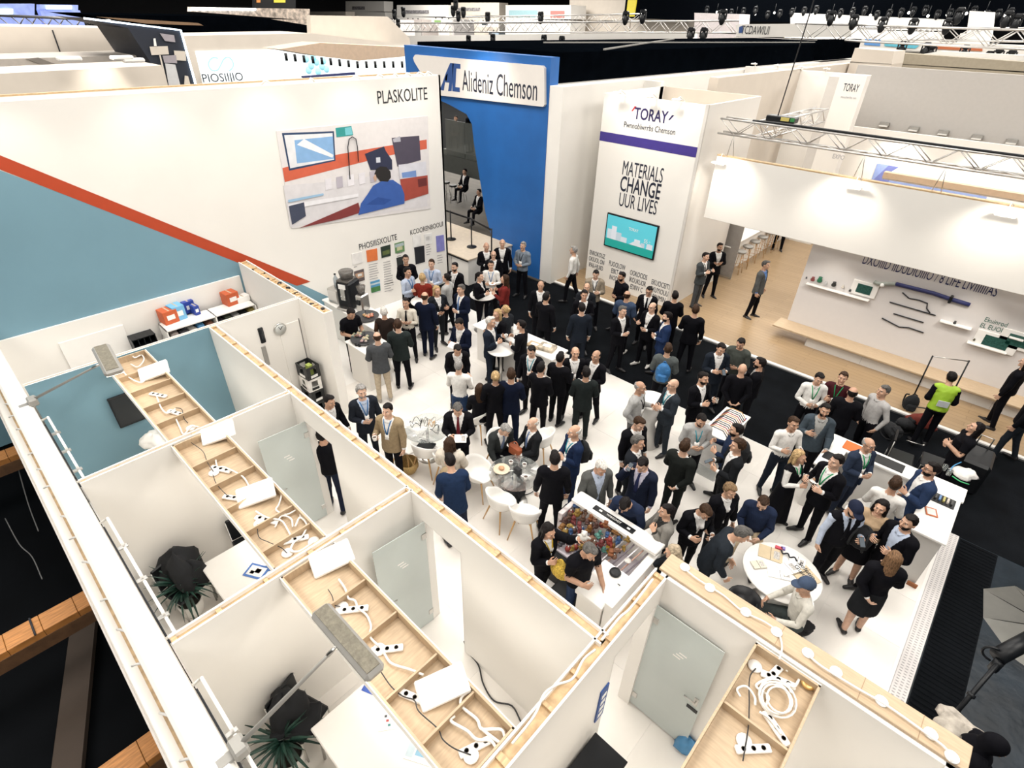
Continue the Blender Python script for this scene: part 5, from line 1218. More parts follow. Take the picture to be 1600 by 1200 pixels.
for i, (px, py, lb) in enumerate(((1474, 734, 'clear tumbler at the far end of the reception counter'), (1481, 742, 'clear tumbler nearest the end of the reception counter'))): tag(MB().lathe([(0, 0), (.035, 0), (.04, .11), (.037, .11), (.033, .008), (0, .008)], GLASS, n=12).build('tumbler', None, at(px, py, 1.04)), lb, 'glass')
for i, (pts, m_, lb) in enumerate((([(1484, 736), (1490, 728), (1502, 722)], mat('blue_cord', (.05, .25, .5)), 'blue lanyard lying on the counter corner'), ([(1488, 744), (1500, 752), (1514, 757)], mat('green_cord', (.05, .4, .15)), 'green lanyard lying on the counter corner'))): cable('lanyard_cord', pts, 1.05, .010, m_, label=lb, cat='lanyard')
sheet(1455, 800, 1.045, .16, .2, .3, mat('orange_leaflet', (.5, .12, .03)), 'orange rimmed leaflet on the reception counter', 'leaflet', 'leaflet', [(0, 0, .12, .15, (.7, .7, .68))])
desk = desk_chair(1408, 712, .5, 20, 'black chair in the aisle behind the reception counter'); desk_chair(1462, 720, .5, 200, 'black padded chair behind the man in a blue suit')
# low table with books near the canopy
lt = tag(empty('low_table', (at(1222, 893, .75).x, at(1222, 893, .75).y, 0)), 'round white table covered with sample books', 'table'); MB().lathe([(0, .72), (.54, .72), (.55, .735), (.54, .75), (0, .75)], WHITE2, n=28).build('tabletop', lt); MB().tube([(0, 0, .02), (0, 0, .72)], .035, METAL, 10).build('column', lt); MB().lathe([(0, 0), (.28, 0), (.27, .015), (.03, .03), (0, .03)], METAL, n=20).build('base', lt)
q3 = at(1222, 893, .75); KR = mat('kraft_sheet', (.52, .42, .28), .7)
for i, (dx, dy, w_, d_, rz, m_, lb) in enumerate(((-.25, .20, .34, .26, .3, KR, 'kraft paper folder at the left of the sample table'), (.22, .18, .44, .30, -.5, KR, 'kraft sheet with black lettering on the sample table'), (-.02, -.05, .34, .24, .5, PAPER, 'open white sample book in the middle of the sample table'), (.10, .32, .22, .2, .2, PAPER, 'white pad at the far side of the sample table'), (-.3, -.14, .2, .14, .9, mat('cream_sheet', (.6, .55, .45)), 'cream sheet near the grey haired man'), (.05, .10, .3, .2, 1.1, PAPER, 'white leaflet in the centre of the sample table'))):
    o = tag(MB().box((0, 0, .006), (w_, d_, .012), m_, bev=.002).build('sample_book', None, q3+Vector((dx, dy, .004*i)), rz), lb, 'book'); MB().box((0, 0, .0125), (.006, d_, .002), INK).box((w_*.25, 0, .0125), (w_*.25, d_*.6, .0016), mat('grey_print', (.4, .38, .36), var=.5, scale=60)).build('print', o)
lettering('lettering', 'Solutio\nGuide', q3+Vector((.24, .2, .034)), (math.cos(-.5), math.sin(-.5), 0), (-math.sin(-.5), math.cos(-.5), 0), INK, bpy.data.objects['sample_book.001'] if False else None, width=.3, height=.16)
tag(bpy.data.objects['lettering' if False else [o.name for o in bpy.data.objects if o.name.startswith('lettering')][-1]], 'black lettering printed on the kraft sheet of the sample table', 'print')
tag(MB().tube(curve_pts([q3+Vector((-.16+.05*i, .36-.05*(i % 2), .03)) for i in range(6)]), .012, INK, 5).build('strap_sample'), 'black looped strap at the far side of the sample table', 'strap')
tag(MB().box((0, 0, .02), (.1, .05, .03), mat('red_swatch', (.45, .05, .08))).box((.06, .02, .02), (.06, .05, .03), mat('violet_swatch', (.2, .15, .4))).build('swatch', None, q3+Vector((-.2, .38, 0)), .3), 'small red and violet swatch on the sample table', 'swatch')
bc_ = tag(empty('patterned_chair', (at(1160, 946, .5).x, at(1160, 946, .5).y, 0)), 'black chair with a black and white patterned cloth by the sample table', 'chair'); MB().lathe([(0, .42), (.20, .44), (.23, .49), (.21, .50), (0, .46)], BLACK, n=18).build('seat', bc_)
MB().lathe([(.18, .48), (.23, .50), (.24, .64), (.22, .65), (.19, .52)], BLACK, n=18).build('backrest', bc_); MB().ball((.14, -.16, .60), (.18, .12, .16), mat('pattern_cloth', (.3, .3, .3), .8, var=.98, scale=22), 10, 7).build('cloth', bc_)
for a in range(4): MB().tube([(.15*math.cos(a*1.57+.7), .15*math.sin(a*1.57+.7), .42), (.22*math.cos(a*1.57+.7), .22*math.sin(a*1.57+.7), 0)], .014, METAL, 6).build('leg', bc_)
# toy bin: open box on a black plinth with a white rail towards the crowd
tbn = tag(empty('toy_bin', (-2.62, 5.0, 0)), 'white framed open bin full of toys beside the partition wall', 'bin'); L0 = tbn.location
def bp(nm, a, b, m, bev=.006): return MB().span(Vector(a)-L0, Vector(b)-L0, m, bev).build(nm, tbn)
bp('front_rail', (-3.38, 5.16, 1.10), (-1.86, 5.42, 1.18), WHITE2, .015); bp('front_panel', (-3.36, 5.24, 0), (-1.88, 5.40, 1.1), WHITE); bp('control_strip', (-3.02, 5.22, 1.18), (-2.30, 5.32, 1.19), BLACK, .002)
bp('side_panel', (-1.98, 4.10, 0), (-1.86, 5.3, 1.05), WHITE2); bp('side_panel', (-3.42, 4.9, 0), (-3.34, 5.3, 1.05), mat('print_side', (.5, .45, .45), var=.4, scale=9)); bp('floor_board', (-3.34, 4.55, .68), (-1.98, 5.24, .72), mat('bin_lilac', (.50, .46, .50), .5)); bp('plinth', (-3.34, 4.5, 0), (-1.98, 5.2, .68), BLACK)
bp('white_top', (-2.42, 4.05, .88), (-1.98, 4.75, .95), WHITE2); bp('plinth', (-2.4, 4.08, 0), (-2.0, 4.72, .88), WHITE)
for i, x in enumerate((-2.92, -2.42)): bp('indicator', (x, 5.25, 1.19), (x+.05, 5.28, 1.196), PAPER, 0)
lettering('lettering', 'WIBGOOT', (-2.66, 5.272, 1.193), (1, 0, 0), (0, 1, 0), PAPER, tbn, width=.26, height=.035)
rgt = random.Random(5); TC = [(.30, .03, .02), (.28, .12, .02), (.03, .09, .24), (.5, .46, .42), (.3, .1, .03), (.04, .04, .05), (.36, .22, .04), (.25, .12, .07), (.14, .07, .04), (.1, .04, .03), (.1, .3, .25), (.2, .03, .03), (.03, .12, .16)]
def toy(kind, p, c, s, label, group='toys heaped in the white bin'):
    o = tag(empty('toy', p, rgt.uniform(0, 6)), label, 'toy', group); m_ = cm([q*.62 for q in c] if group else c, .6, 'toy')
    if kind == 0:
        MB().ball((0, 0, s*.5), (s*.5, s*.42, s*.5), m_, 8, 6).build('body', o); MB().ball((0, 0, s*1.1), s*.36, m_, 8, 6).ball((s*.22, 0, s*1.42), s*.13, m_, 6, 4).ball((-s*.22, 0, s*1.42), s*.13, m_, 6, 4).build('head', o)
        for q in (-1, 1): MB().tube([(q*s*.4, 0, s*.7), (q*s*.7, -s*.2, s*.35)], s*.14, m_, 6).build('arm', o)
    elif kind == 1:
        MB().box((0, 0, s*.35), (s*1.3, s*.7, s*.4), m_, bev=s*.1).box((0, 0, s*.65), (s*.7, s*.6, s*.35), m_, bev=s*.1).build('body', o)
        for q in (-1, 1): MB().tube([(q*s*.4, -s*.38, s*.18), (q*s*.4, s*.38, s*.18)], s*.18, BLACK, 8).build('wheel', o)
    else: MB().ball((0, 0, s*.5), s*.5, m_, 10, 7).build('ball', o); MB().tube([(0, 0, s*.9), (0, 0, s*1.15)], s*.1, cm((.6, .6, .58), .6, 'toy'), 6).build('cap', o)
    return o
TL = ['soft toy figure heaped in the white framed bin', 'small toy vehicle heaped in the white framed bin', 'toy ball with a knob heaped in the white framed bin']
ORD = ('first', 'second', 'third', 'fourth', 'fifth', 'sixth', 'seventh', 'eighth', 'ninth', 'tenth', 'eleventh')
for i in range(77):
    c_, r_ = i % 11, i//11
    if c_ > 7 and r_ < 3: continue
    x = -3.27+c_*.092+rgt.uniform(-.03, .03); y = 4.64+r_*.088+rgt.uniform(-.02, .02); k_ = (0, 0, 1, 2)[i % 4]
    toy(k_, Vector((x, y, .72+(.06 if i % 2 == 0 else 0)+.043*r_)), rgt.choice(TC), rgt.uniform(.07, .115), ('soft toy figure', 'small toy vehicle', 'knobbed toy ball')[k_]+', '+ORD[c_]+' from the left in bin row '+('one', 'two', 'three', 'four', 'five', 'six', 'seven')[6-r_], ('soft toys in the white bin', 'toy vehicles in the white bin', 'toy balls in the white bin')[k_])
for i in range(9): MB().bar(Vector((-2.75+.075*i, 4.66, .76))-L0, Vector((-2.60+.075*i, 5.2, 1.04))-L0, .018, .012, cm(((.6, .58, .6), (.35, .2, .15), (.1, .08, .1))[i % 3], .5, 'stick')).build('stick', tbn)
toy(0, Vector((-2.52, 5.0, .78)), (.55, .33, .03), .12, 'yellow toy figure alone at the right of the toy bin', None); toy(2, Vector((-2.62, 4.75, .76)), (.05, .35, .28), .09, 'teal ball at the near side of the toy bin', None); toy(2, Vector((-2.7, 4.66, .76)), (.4, .3, .1), .09, 'ochre ball beside the teal ball', None)
tag(MB().lathe([(.03, 0), (.075, 0), (.085, .02), (.075, .045), (.035, .045)], BLACK, n=18).build('tape_roll', None, at(961, 896, .95)), 'black tape roll on the white box top of the toy bin', 'tape'); tag(MB().lathe([(0, 0), (.05, 0), (.05, .005), (0, .005)], GREYW, n=16).build('disc', None, at(981, 876, .95)), 'thin pale disc right of the tape roll', 'disc')
cable('cable', [(965, 912), (975, 918), (990, 915), (995, 900), (1000, 885)], .96, .008, CB, label='thin black cable looping over the toy bin top', cat='cable')
gb = at(950, 935, .3)
cloth_heap('cloth', at(962, 930, .5), (.2, .16, .12), BCLOTH, 'black cloth between the stacked goods behind the bin', 'cloth', 21)
for i, (px, py, c, lb) in enumerate(((953, 936, (.05, .25, .5), 'blue toy among the goods behind the bin'), (957, 950, (.5, .2, .12), 'red and white toy behind the bin'), (930, 925, (.55, .4, .36), 'pale toy behind the bin'), (950, 958, (.6, .55, .5), 'white toy lowest behind the bin'))): toy(0, at(px, py, .45), c, .08, lb, None)
MB_ = tag(MB().span((-2.9, 4.0, 0), (-2.0, 4.45, .42), BLACK, .02).build('storage_box'), 'black storage box behind the toy bin by the wall', 'box')
# things in the aisle and at the right edge
def barrier_sign(px, py, label):
    g_ = at(px, py, 0); o = tag(empty('easel_frame', g_, .5), label, 'stand')
    for s in (-1, 1): MB().tube([(s*.36, 0, 0), (s*.36, .1, 1.35)], .016, BLACK, 6).build('post', o)
    MB().tube([(-.36, .1, 1.33), (.36, .1, 1.33)], .012, METAL, 6).build('top_bar', o); MB().tube([(-.36, 0, .03), (.36, 0, .03)], .02, BLACK, 6).build('base_bar', o); return o
barrier_sign(1446, 640, 'thin black metal frame stand behind the person in a high visibility vest'); barrier_sign(1592, 628, 'thin black frame stand at the right edge of the wood floor')
backpack('bag', at(1418, 640, 0), BCLOTH, 'black bag beside the person in a high visibility vest', .4, .4)
cloth_heap('scarf_cloth', at(1442, 662, .25), (.28, .18, .22), mat('rust_cloth', (.14, .02, .012), .9, var=.3), 'dark red cloth on top of the black bags in the aisle', 'cloth', 23); backpack('duffel_bag', at(1428, 672, 0), BCLOTH, 'black duffel bag under the dark red cloth', 2.4, .5, True); backpack('duffel_bag', at(1400, 692, 0), BCLOTH, 'flat black bag left of the duffel bag in the aisle', .9, .45, True)
cloth_heap('cloth', at(1504, 742, .75), (.2, .15, .14), WHITE2, 'crumpled white cloth beside the woman with long dark hair', 'cloth', 25)
cs_ = tag(MB().box((0, 0, .35), (.5, .7, .7), BLACK, bev=.05).build('trolley_case', None, at(1502, 752, .0)), 'black case standing under the crumpled white cloth', 'case'); MB().tube([(-.1, .3, .7), (-.1, .3, .95), (.1, .3, .95), (.1, .3, .7)], .014, METAL, 6).build('handle', cs_)
tag(MB().tube([at(1416, 688, .1), at(1442, 696, .1)], .012, METAL, 6).ball(at(1443, 696, .1), .03, METAL).build('walking_stick'), 'thin metal stick lying across the bags in the aisle', 'stick')
tag(MB().lathe([(.04, 0), (.05, .0), (.05, .012), (.04, .012)], METAL, n=14).lathe([(.04, 0), (.05, .0), (.05, .012), (.04, .012)], METAL, (.11, .04, 0), 14).tube([(.0, 0, .0), (.1, .04, .0)], .006, METAL, 4).build('eyeglasses', None, at(1394, 670, 0)), 'pair of glasses lying on the black carpet', 'glasses')
# photographer's umbrella lamp
f0 = at(1474, 1132, .0); f0 = Vector((1.95, 6.25, 0)); tp = at(1562, 1028, 1.75)
ul = tag(empty('studio_light', (tp.x+.02, tp.y, 0)), 'black studio light with a grey umbrella at the right edge', 'studio light')
b0 = at(1475, 1135, 1.0)-ul.location
MB().tube([b0, (0, 0, 1.72)], .026, BLACK, 8).build('column', ul); MB().tube([b0*.5+Vector((0, 0, .86)), b0*.55+Vector((0, 0, .79))], .042, BLACK, 8).build('clamp', ul); MB().tube([Vector((0, 0, 1.55)), Vector((.0, .0, 1.72))], .05, BLACK, 8).build('clamp', ul)
for a in (0, 2.1, 4.2): MB().tube([b0, (b0.x+.4*math.cos(a), b0.y+.4*math.sin(a), 0)], .016, BLACK, 6).build('leg', ul)
hdv = (at(1600, 1006, 1.85)-at(1555, 1030, 1.75)).normalized()
MB().tube([Vector((-.04, 0, 1.75)), Vector((-.04, 0, 1.75))+hdv*.55], .085, BLACK, 14).build('lamp_head', ul); MB().tube([Vector((-.04, 0, 1.75))+Vector((.10*math.cos(t)-.03, .0, .10*math.sin(t))) for t in np.linspace(1.5, 4.8, 9)], .014, BLACK, 6).build('handle', ul)
UMB = mat('umbrella_grey', (.36, .36, .34), .6, var=.05); uc = at(1640, 985, 1.8)-ul.location; n_ = 8
ax_ = hdv; u_ = ax_.orthogonal().normalized(); v_ = ax_.cross(u_)
rim = [uc+(u_*math.cos(2*math.pi*k/n_)+v_*math.sin(2*math.pi*k/n_))*.62-ax_*.18 for k in range(n_)]
for k in range(n_):
    a, b_ = rim[k], rim[(k+1) % n_]; md_ = (a+b_)/2*.96+uc*.04
    MB().add([uc+ax_*.06, a, b_], [(0, 1, 2)], UMB).add([uc+ax_*.055, a-ax_*.006, b_-ax_*.006], [(0, 2, 1)], UMB).build('umbrella_panel', ul); MB().tube([uc+ax_*.05, a], .006, BLACK, 4).build('rib', ul)
# ================================================================ stands across the aisle
# cobalt portal
YB = 13.4
def bx(pts, Y=YB): return [aty(px, py, Y) for px, py in pts]
po = tag(empty('portal_stand', (-14, YB, 0)), 'cobalt blue portal with a slanted leg and a white sign plate', 'portal')
def pslab(pts, d, m, nm, par=po): o = par.location; return MB().slab([Vector(p)-o for p in pts], d, m).build(nm, par)
pslab([(-17.6, YB, 0), (-17.6, YB, 6.52), (-11.1, YB, 6.50), (-11.1, YB, 0), (-13.02, YB, 0), (-13.7, YB, 1.75), (-14.22, YB, 3.9), (-14.30, YB, 4.45), (-14.55, YB, 4.72), (-15.4, YB, 4.92), (-17.0, YB, 5.2), (-17.0, YB, 0)], (0, .38, 0), COBALT, 'frame')
PLATE = mat('sign_plate', (.74, .70, .66), .5, var=.01)
def sx(px, py): p = aty(px, py, YB-.10); return (p.x, YB-.10, p.z)
pslab([(-16.94, YB-.10, 6.25), (-17.03, YB-.10, 6.17), (-16.98, YB-.10, 6.06), (-16.1, YB-.10, 5.24), (-15.9, YB-.10, 5.16), (-11.22, YB-.10, 5.28), (-11.17, YB-.10, 5.34), (-11.25, YB-.10, 6.24), (-11.32, YB-.10, 6.29), (-16.9, YB-.10, 6.27)], (0, .10, 0), PLATE, 'sign_plate')
NI = mat('sign_navy', (.012, .016, .035), .5, var=0); NB = mat('emblem_blue', (.022, .07, .24), .5, var=0)
def emb(pts, m=NB): return pslab([(-15.72+x*.95, YB-.104, 5.33+z*.82) for x, z in pts], (0, .004, 0), m, 'emblem')
emb([(0, 0), (.22, .0), (.30, .30), (.52, .30), (.44, .0), (.62, .02), (.78, .98), (.60, .98), (.36, .62), (.16, .25)])
emb([(.30, .36), (.40, .36), (.46, .62), (.34, .52)], PLATE)
emb([(.72, .98), (1.10, .98), (1.10, .82), (.90, .82), (.82, .18), (1.04, .18), (1.04, .02), (.66, .02), (.66, .10)])
pc = aty(777, 131, YB-.1)
lettering('lettering', 'Alideniz Chemson', (pc.x+.02, YB-.103, pc.z-.02), (1, 0, 0), (0, 0, 1), NI, po, width=3.15, height=.58)
dk = tag(empty('black_roof', (-14.3, 27, 6.2)), 'long black drape roof behind the cobalt portal', 'drape')
MB().span((-3.1, -13.2, -.35), (3.2, 14.5, .42), MATTB, .02).build('drape', dk)
MB().bar((3.1, -11, .44), (-2.4, 3, .44), .05, .05, GREYM).bar((-1, -9, .44), (2.6, 9, .44), .05, .05, GREYM).build('roof_tube', dk)
tag(MB().box((0, 0, 0), (.6, 5.5, .9), MATTB).build('drape_end', None, (-10.9, 37.5, 6.35)), 'dark drape end above the far cream wall', 'drape')
# white wall right of the portal, mezzanine inside
struct(MB().span((-11.1, 13.42, 0), (-10.62, 40, 5.82), WHITE).build('wall_toray_side'))
struct(MB().span((-10.62, 17.6, 0), (-10.0, 17.8, 5.8), WHITE).build('wall_toray_back'))
bl = tag(empty('balcony', (-9.9, 16.4, 2.6)), 'white balcony slab with a glass railing behind the white tower', 'balcony')
MB().box((.2, .6, 0), (1.7, 1.3, .42), WHITE).build('slab', bl)
MB().box((.1, 0, .78), (1.5, .014, 1.1), GLASS).build('pane', bl); MB().box((.1, 0, 1.36), (1.55, .05, .05), METAL).build('rail', bl)
for x in (-.62, .12, .8): MB().box((x, .02, .75), (.03, .03, 1.2), METAL).build('post', bl)
bi = tag(empty('upper_lounge', (-17.5, 18.2, 0)), 'grey upper floor with a smoked glass parapet inside the portal', 'mezzanine')
MB().box((0, 1.6, 1.95), (7, 4, .5), mat('slab_dark', (.10, .105, .095), .7)).build('slab', bi)
MB().box((0, -.4, 1.6), (7, .06, .75), mat('fascia_dark', (.06, .065, .06), .6)).build('fascia', bi)
for i in range(5): MB().box((-2.6+i*1.3, -.42, 2.75), (1.27, .02, 1.5), SMOKE).build('pane', bi)
MB().box((0, 3.4, 3.5), (7, .1, 2.6), mat('lounge_wall', (.34, .33, .31), .7)).build('back_wall', bi); MB().box((-.4, 1, 2.5), (2.2, .6, .8), mat('lounge_grey', (.3, .31, .32))).build('counter', bi)
def bar_stool(nm, loc, label, m=GREYM, lm=OAK, group=None, h=.76):
    o = tag(empty(nm, loc), label, 'stool', group)
    MB().lathe([(0, h-.03), (.17, h-.02), (.185, h+.01), (.175, h+.05), (.10, h+.045), (0, h+.04)], m, n=16).build('seat', o)
    for a in range(4): MB().tube([(.10*math.cos(a*1.571+.78), .10*math.sin(a*1.571+.78), h-.02), (.21*math.cos(a*1.571+.78), .21*math.sin(a*1.571+.78), 0)], .010, lm, 6).build('leg', o)
    MB().tube([(.165*math.cos(t), .165*math.sin(t), .28) for t in np.linspace(0, 6.283, 13)], .007, lm, 5).build('footrest', o); return reg(o)
st0 = bar_stool('bar_stool', (0, 0, .03), '', group='bar stools along the white counter')
for i, (px, py) in enumerate(((1158, 394), (1169, 386), (1180, 378), (1192, 371), (1204, 364), (1215, 359))):
    g = at(px, py, .79); place(st0, (g.x, g.y, .03), .3*i, i == 0, label=['nearest', 'second', 'third', 'fourth', 'fifth', 'sixth'][i]+' grey bar stool counted from the aisle, at the white counter')
ws = bar_stool('bar_stool', (at(652, 468, .75).x, at(652, 468, .75).y, 0), 'white bar stool under the blond person in a red sweater', WHITE2, WHITE2)
st1 = bar_stool('bar_stool', (0, 0, 0), '', BLACK, METAL, 'dark stools inside the portal')
for i, (px, py) in enumerate(((697, 285), (708, 290), (722, 286))): g = at(px, py, .8); place(st1, (g.x, g.y, .02), i, i == 0, label=['dark stool inside the portal, leftmost', 'dark stool inside the portal, middle one', 'dark stool inside the portal, nearest the blue leg'][i])
bc = tag(empty('bar_counter', (-7.15, 21.4, .03)), 'long white bar counter behind the row of stools', 'counter')
MB().box((0, 0, .52), (.55, 6.4, 1.04), WHITE).build('body', bc); MB().box((.03, 0, 1.07), (.75, 6.5, .05), WHITE2, bev=.01).build('worktop', bc); MB().box((.29, -2.4, 1.0), (.01, .5, .12), mat('blue_label', (.05, .1, .4))).build('label_plate', bc)
# cream tower
YT = 14.6
tw = tag(empty('sign_tower', (-8.46, YT, 0)), 'tall white tower with a purple band and a wall screen', 'tower')
def tpart(nm, a, b, m, bev=0): return MB().span(Vector(a)-tw.location, Vector(b)-tw.location, m, bev).build(nm, tw)
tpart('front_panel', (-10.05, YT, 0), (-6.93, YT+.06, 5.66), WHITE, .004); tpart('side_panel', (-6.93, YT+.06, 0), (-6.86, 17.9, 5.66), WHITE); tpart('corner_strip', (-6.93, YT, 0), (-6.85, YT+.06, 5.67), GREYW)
tpart('rear_panel', (-10.05, 17.84, 0), (-6.93, 17.9, 5.66), CREAM); tpart('side_panel', (-10.05, YT+.06, 0), (-10.0, 17.9, 5.66), WHITE); tpart('roof', (-10.0, YT+.06, 5.2), (-6.93, 17.84, 5.24), CREAM)
tpart('purple_band', (-10.05, YT-.006, 4.41), (-6.93, YT, 4.66), mat('purple_print', (.045, .028, .22), .5))
def tl(s, px, py, w, h, m=NI, **k): p = aty(px, py, YT-.004); return lettering('lettering', s, (p.x, YT-.005, p.z), (1, 0, 0), (0, 0, 1), m, tw, width=w, height=h, **k)
DP = mat('tower_ink', (.020, .014, .085), .5, var=0)
tl('TORAY', 1017, 180, 1.05, .30, DP, bold=.018); 
def mark(px, py, m, dx): p = aty(px, py, YT-.004); MB().slab([Vector((p.x+a*.9, YT-.005, p.z+b))-tw.location for a, b in ((-.05, -.06), (.0, -.06), (.12, .07), (.05, .07))], (0, .004, 0), m).build('mark', tw)
mark(989, 170, mat('red_mark', (.45, .03, .04), .5, var=0), 0); mark(1047, 184, DP, 0)
tl('Pwnnoblwrrbs Chemson', 1014, 200, 1.62, .15); tl('MATERIALS', 1004, 268, 1.34, .40, NI); tl('CHANGE', 1000, 293, 1.36, .44, NI, bold=.012); tl('UUR LIVES', 996.5, 318, 1.30, .40, NI)
for (px, py, tx) in ((932, 408, 'ENROKOUZ\nOKIUOL ON\nIPAII-HJUIID'), (963, 425, 'FUOOLOW\nEIIKT C\nINODA I'), (996, 440, 'OOKOCIOS\nIKOUKUOR\nEDIIVV C'), (1030, 455, 'EKUOCEITI\nEXUYIOUU\nUYNIMIN')): tl(tx, px, py, .62, .62, NI)
sc = tag(empty('wall_screen', (-8.52, YT-.03, 1.90)), 'wall screen with a teal landscape drawing on the white tower', 'television')
q = bx([(951, 332), (1030, 354), (1021, 405), (946, 382)], YT); cx = sum((v.x for v in q))/4; cz = sum(v.z for v in q)/4; sc.location = (cx, YT-.03, cz)
MB().box((0, 0, 0), (1.82, .06, 1.05), BLACK, bev=.008).build('frame', sc)
def sp_(x, z, w, h, c, i, poly=None):
    m = mat('scr_%.2f_%.2f_%.2f' % c, c, .3, emit=c, es=.18, var=0)
    if poly: return MB().slab([(a, -.033-.001*i, b) for a, b in poly], (0, .001, 0), m).build('screen_picture', sc)
    return MB().box((x, -.033-.001*i, z), (w, .001, h), m).build('screen_picture', sc)
sp_(0, .0, 1.74, .97, (.10, .52, .62), 0); sp_(0, -.365, 1.74, .24, (.02, .33, .29), 1)
for i, (x, w, h) in enumerate(((-.74, .16, .30), (-.58, .18, .42), (-.40, .20, .26), (-.20, .22, .16), (.28, .20, .20), (.48, .14, .14), (.72, .2, .16))): sp_(x, -.245+h/2, w, h, ((.55, .62, .68), (.62, .66, .72), (.45, .55, .62))[i % 3], 2+i % 2)
sp_(0, 0, 0, 0, (.6, .64, .68), 4, [(.0, -.245), (.5, -.245), (.28, -.05)])
lettering('lettering', 'TORAY', (cx+.1, YT-.066, cz+.22), (1, 0, 0), (0, 0, 1), PAPER, sc, width=.34, height=.09)
lettering('lettering', '55 ::', (cx+.62, YT-.066, cz-.02), (1, 0, 0), (0, 0, 1), PAPER, sc, width=.22, height=.12)
def flexlamp(par, p, d, L=.45):
    MB().tube([p, Vector(p)+Vector(d)*L*.6+Vector((0, 0, .08)), Vector(p)+Vector(d)*L], .015, WHITE2, 5).box(Vector(p)+Vector(d)*L, (.22, .12, .05), WHITE2, bev=.015).build('spot_arm', par)
for x in (-.9, .1, .9): flexlamp(tw, (x, .05, 5.68), (0, -1, .15))
# glass room beside the tower
xg0, xg1 = aty(1078, 380, 18.2).x, aty(1144, 385, 18.2).x
gr = tag(empty('glass_cabin', ((xg0+xg1)/2-.1, 18.2, .03)), 'grey glass cabin between the tower and the bar counter', 'cabin')
for i in range(3): MB().box((-.45+i*.62, 0, 1.1), (.60, .03, 2.2), mat('cabin_glass', (.36, .345, .33), .3, alpha=.9)).build('pane', gr)
MB().box((.1, 0, 2.25), (1.9, .05, .08), METAL).box((.1, 0, .03), (1.9, .05, .06), METAL).build('frame', gr); MB().tube([(.3, -.05, .8), (.3, -.05, 1.5)], .015, METAL).build('handle', gr)
o = tag(empty('brochure_stand', at(1050, 455, .0)), 'white leaflet stand at the foot of the tower', 'stand'); MB().box((0, 0, .6), (.3, .22, 1.2), WHITE2, bev=.02).build('body', o); MB().box((0, -.115, .95), (.2, .01, .3), mat('leaflet', (.4, .45, .5))).build('leaflet', o); MB().box((.2, .1, .75), (.2, .2, 1.5), WHITE2, bev=.02).build('column', o)
# hanging banner and its truss
YN = 15.0
bn = tag(empty('hanging_banner', (-1.5, YN, 3.6)), 'wide plain white banner hanging from the truss', 'banner')
z1, z0 = aty(1120, 243, YN).z, aty(1105, 341, YN).z; xl = aty(1110, 290, YN).x
MB().span((xl+1.5, 0, z0-3.6), (6.5, .12, z1-3.6), WHITE, .01).build('face', bn); MB().span((xl+1.5, .0, z1-3.6), (6.5, .14, z1-3.57), PINE).build('top_batten', bn)
for px in (1128, 1335, 1590):
    p = aty(px, 300 if px > 1200 else 262, YN)
    MB().box((p.x+1.5, -.28, z1-3.6-.12), (.36, .16, .05), WHITE2, bev=.015).tube([(p.x+1.55, 0, z1-3.58), (p.x+1.5, -.15, z1-3.5), (p.x+1.5, -.28, z1-3.7)], .012, WHITE2, 5).build('floodlight_arm', bn)
def truss(name, a, b, label, s=.34, step=.42, r=.026, m=ALU, detail=True, cat='truss', group=None):
    a = Vector(a); b = Vector(b); d = (b-a); L = d.length; d.normalize(); sd = Vector((0, 0, 1)).cross(d).normalized(); up = Vector((0, 0, 1))
    o = tag(empty(name, a), label, cat, group); c = [(sd*s/2*i+up*s/2*j) for i in (-1, 1) for j in (-1, 1)]
    for q in c: MB().tube([q, q+d*L], r, m, 7).build('chord', o)
    n = int(L/step); br = MB(); pairs = ((0, 1), (2, 3), (1, 3), (0, 2))
    for k in range(n):
        for e, (i, j) in enumerate(pairs):
            p, q = (i, j) if k % 2 else (j, i)
            s_ = MB() if detail else br
            s_.tube([c[p]+d*L*k/n, c[q]+d*L*(k+1)/n], r*.5, m, 5)
            if detail: s_.build('brace', o)
    if not detail: tag(br.build('braces', o), kind='stuff')
    return o
ta, tb_ = aty(1129, 193, YN), aty(1600, 264, YN); zt_ = (ta.z+tb_.z)/2
truss('stage_truss', (ta.x, YN, zt_), (5.4, YN, zt_), 'silver truss carrying the white banner')
truss('stage_truss', (-5.6, YN+.3, zt_-.02), (-5.6, YN+4.5, zt_-.02), 'short silver truss running back from the banner truss')
for px in (1140, 1352, 1488): p = aty(px, 240, YN); tag(MB().tube([(p.x, YN, zt_-.17), (p.x-.08, YN+.05, z1)], .008, METAL, 5).tube([(p.x, YN, zt_-.17), (p.x+.1, YN+.05, z1)], .008, METAL, 5).build('suspension_wire'), {1140: 'wire pair at the left end of the banner', 1352: 'wire pair above the middle of the banner', 1488: 'wire pair above the right part of the banner'}[px], 'wire')
tag(MB().tube(curve_pts([(ta.x+.8, YN-.1, zt_+.2), (ta.x+2, YN-.15, zt_+.22), (0, YN-.16, zt_+.2), (4, YN-.16, zt_+.22)]), .03, BLACK, 6).build('power_cable'), 'thick black cable lying on the banner truss', 'cable')
o = tag(empty('dimmer_box', aty(1222, 186, YN+.4)), 'black and green control box on the banner truss', 'box'); MB().box((0, 0, 0), (.7, .3, .14), BLACK, bev=.02).build('case', o); MB().box((.12, -.152, .02), (.2, .01, .08), mat('socket_yellow', (.5, .42, .12))).build('socket', o); MB().box((.3, -.152, .02), (.1, .01, .08), mat('socket_green', (.03, .2, .05))).build('socket', o)
p0w = aty(1214, 186, YN+.4); tag(MB().tube([p0w, (p0w.x+.35, YN+.4, 13)], .014, INK, 5).build('rigging_cable'), 'long rigging cable rising from the banner truss', 'cable')
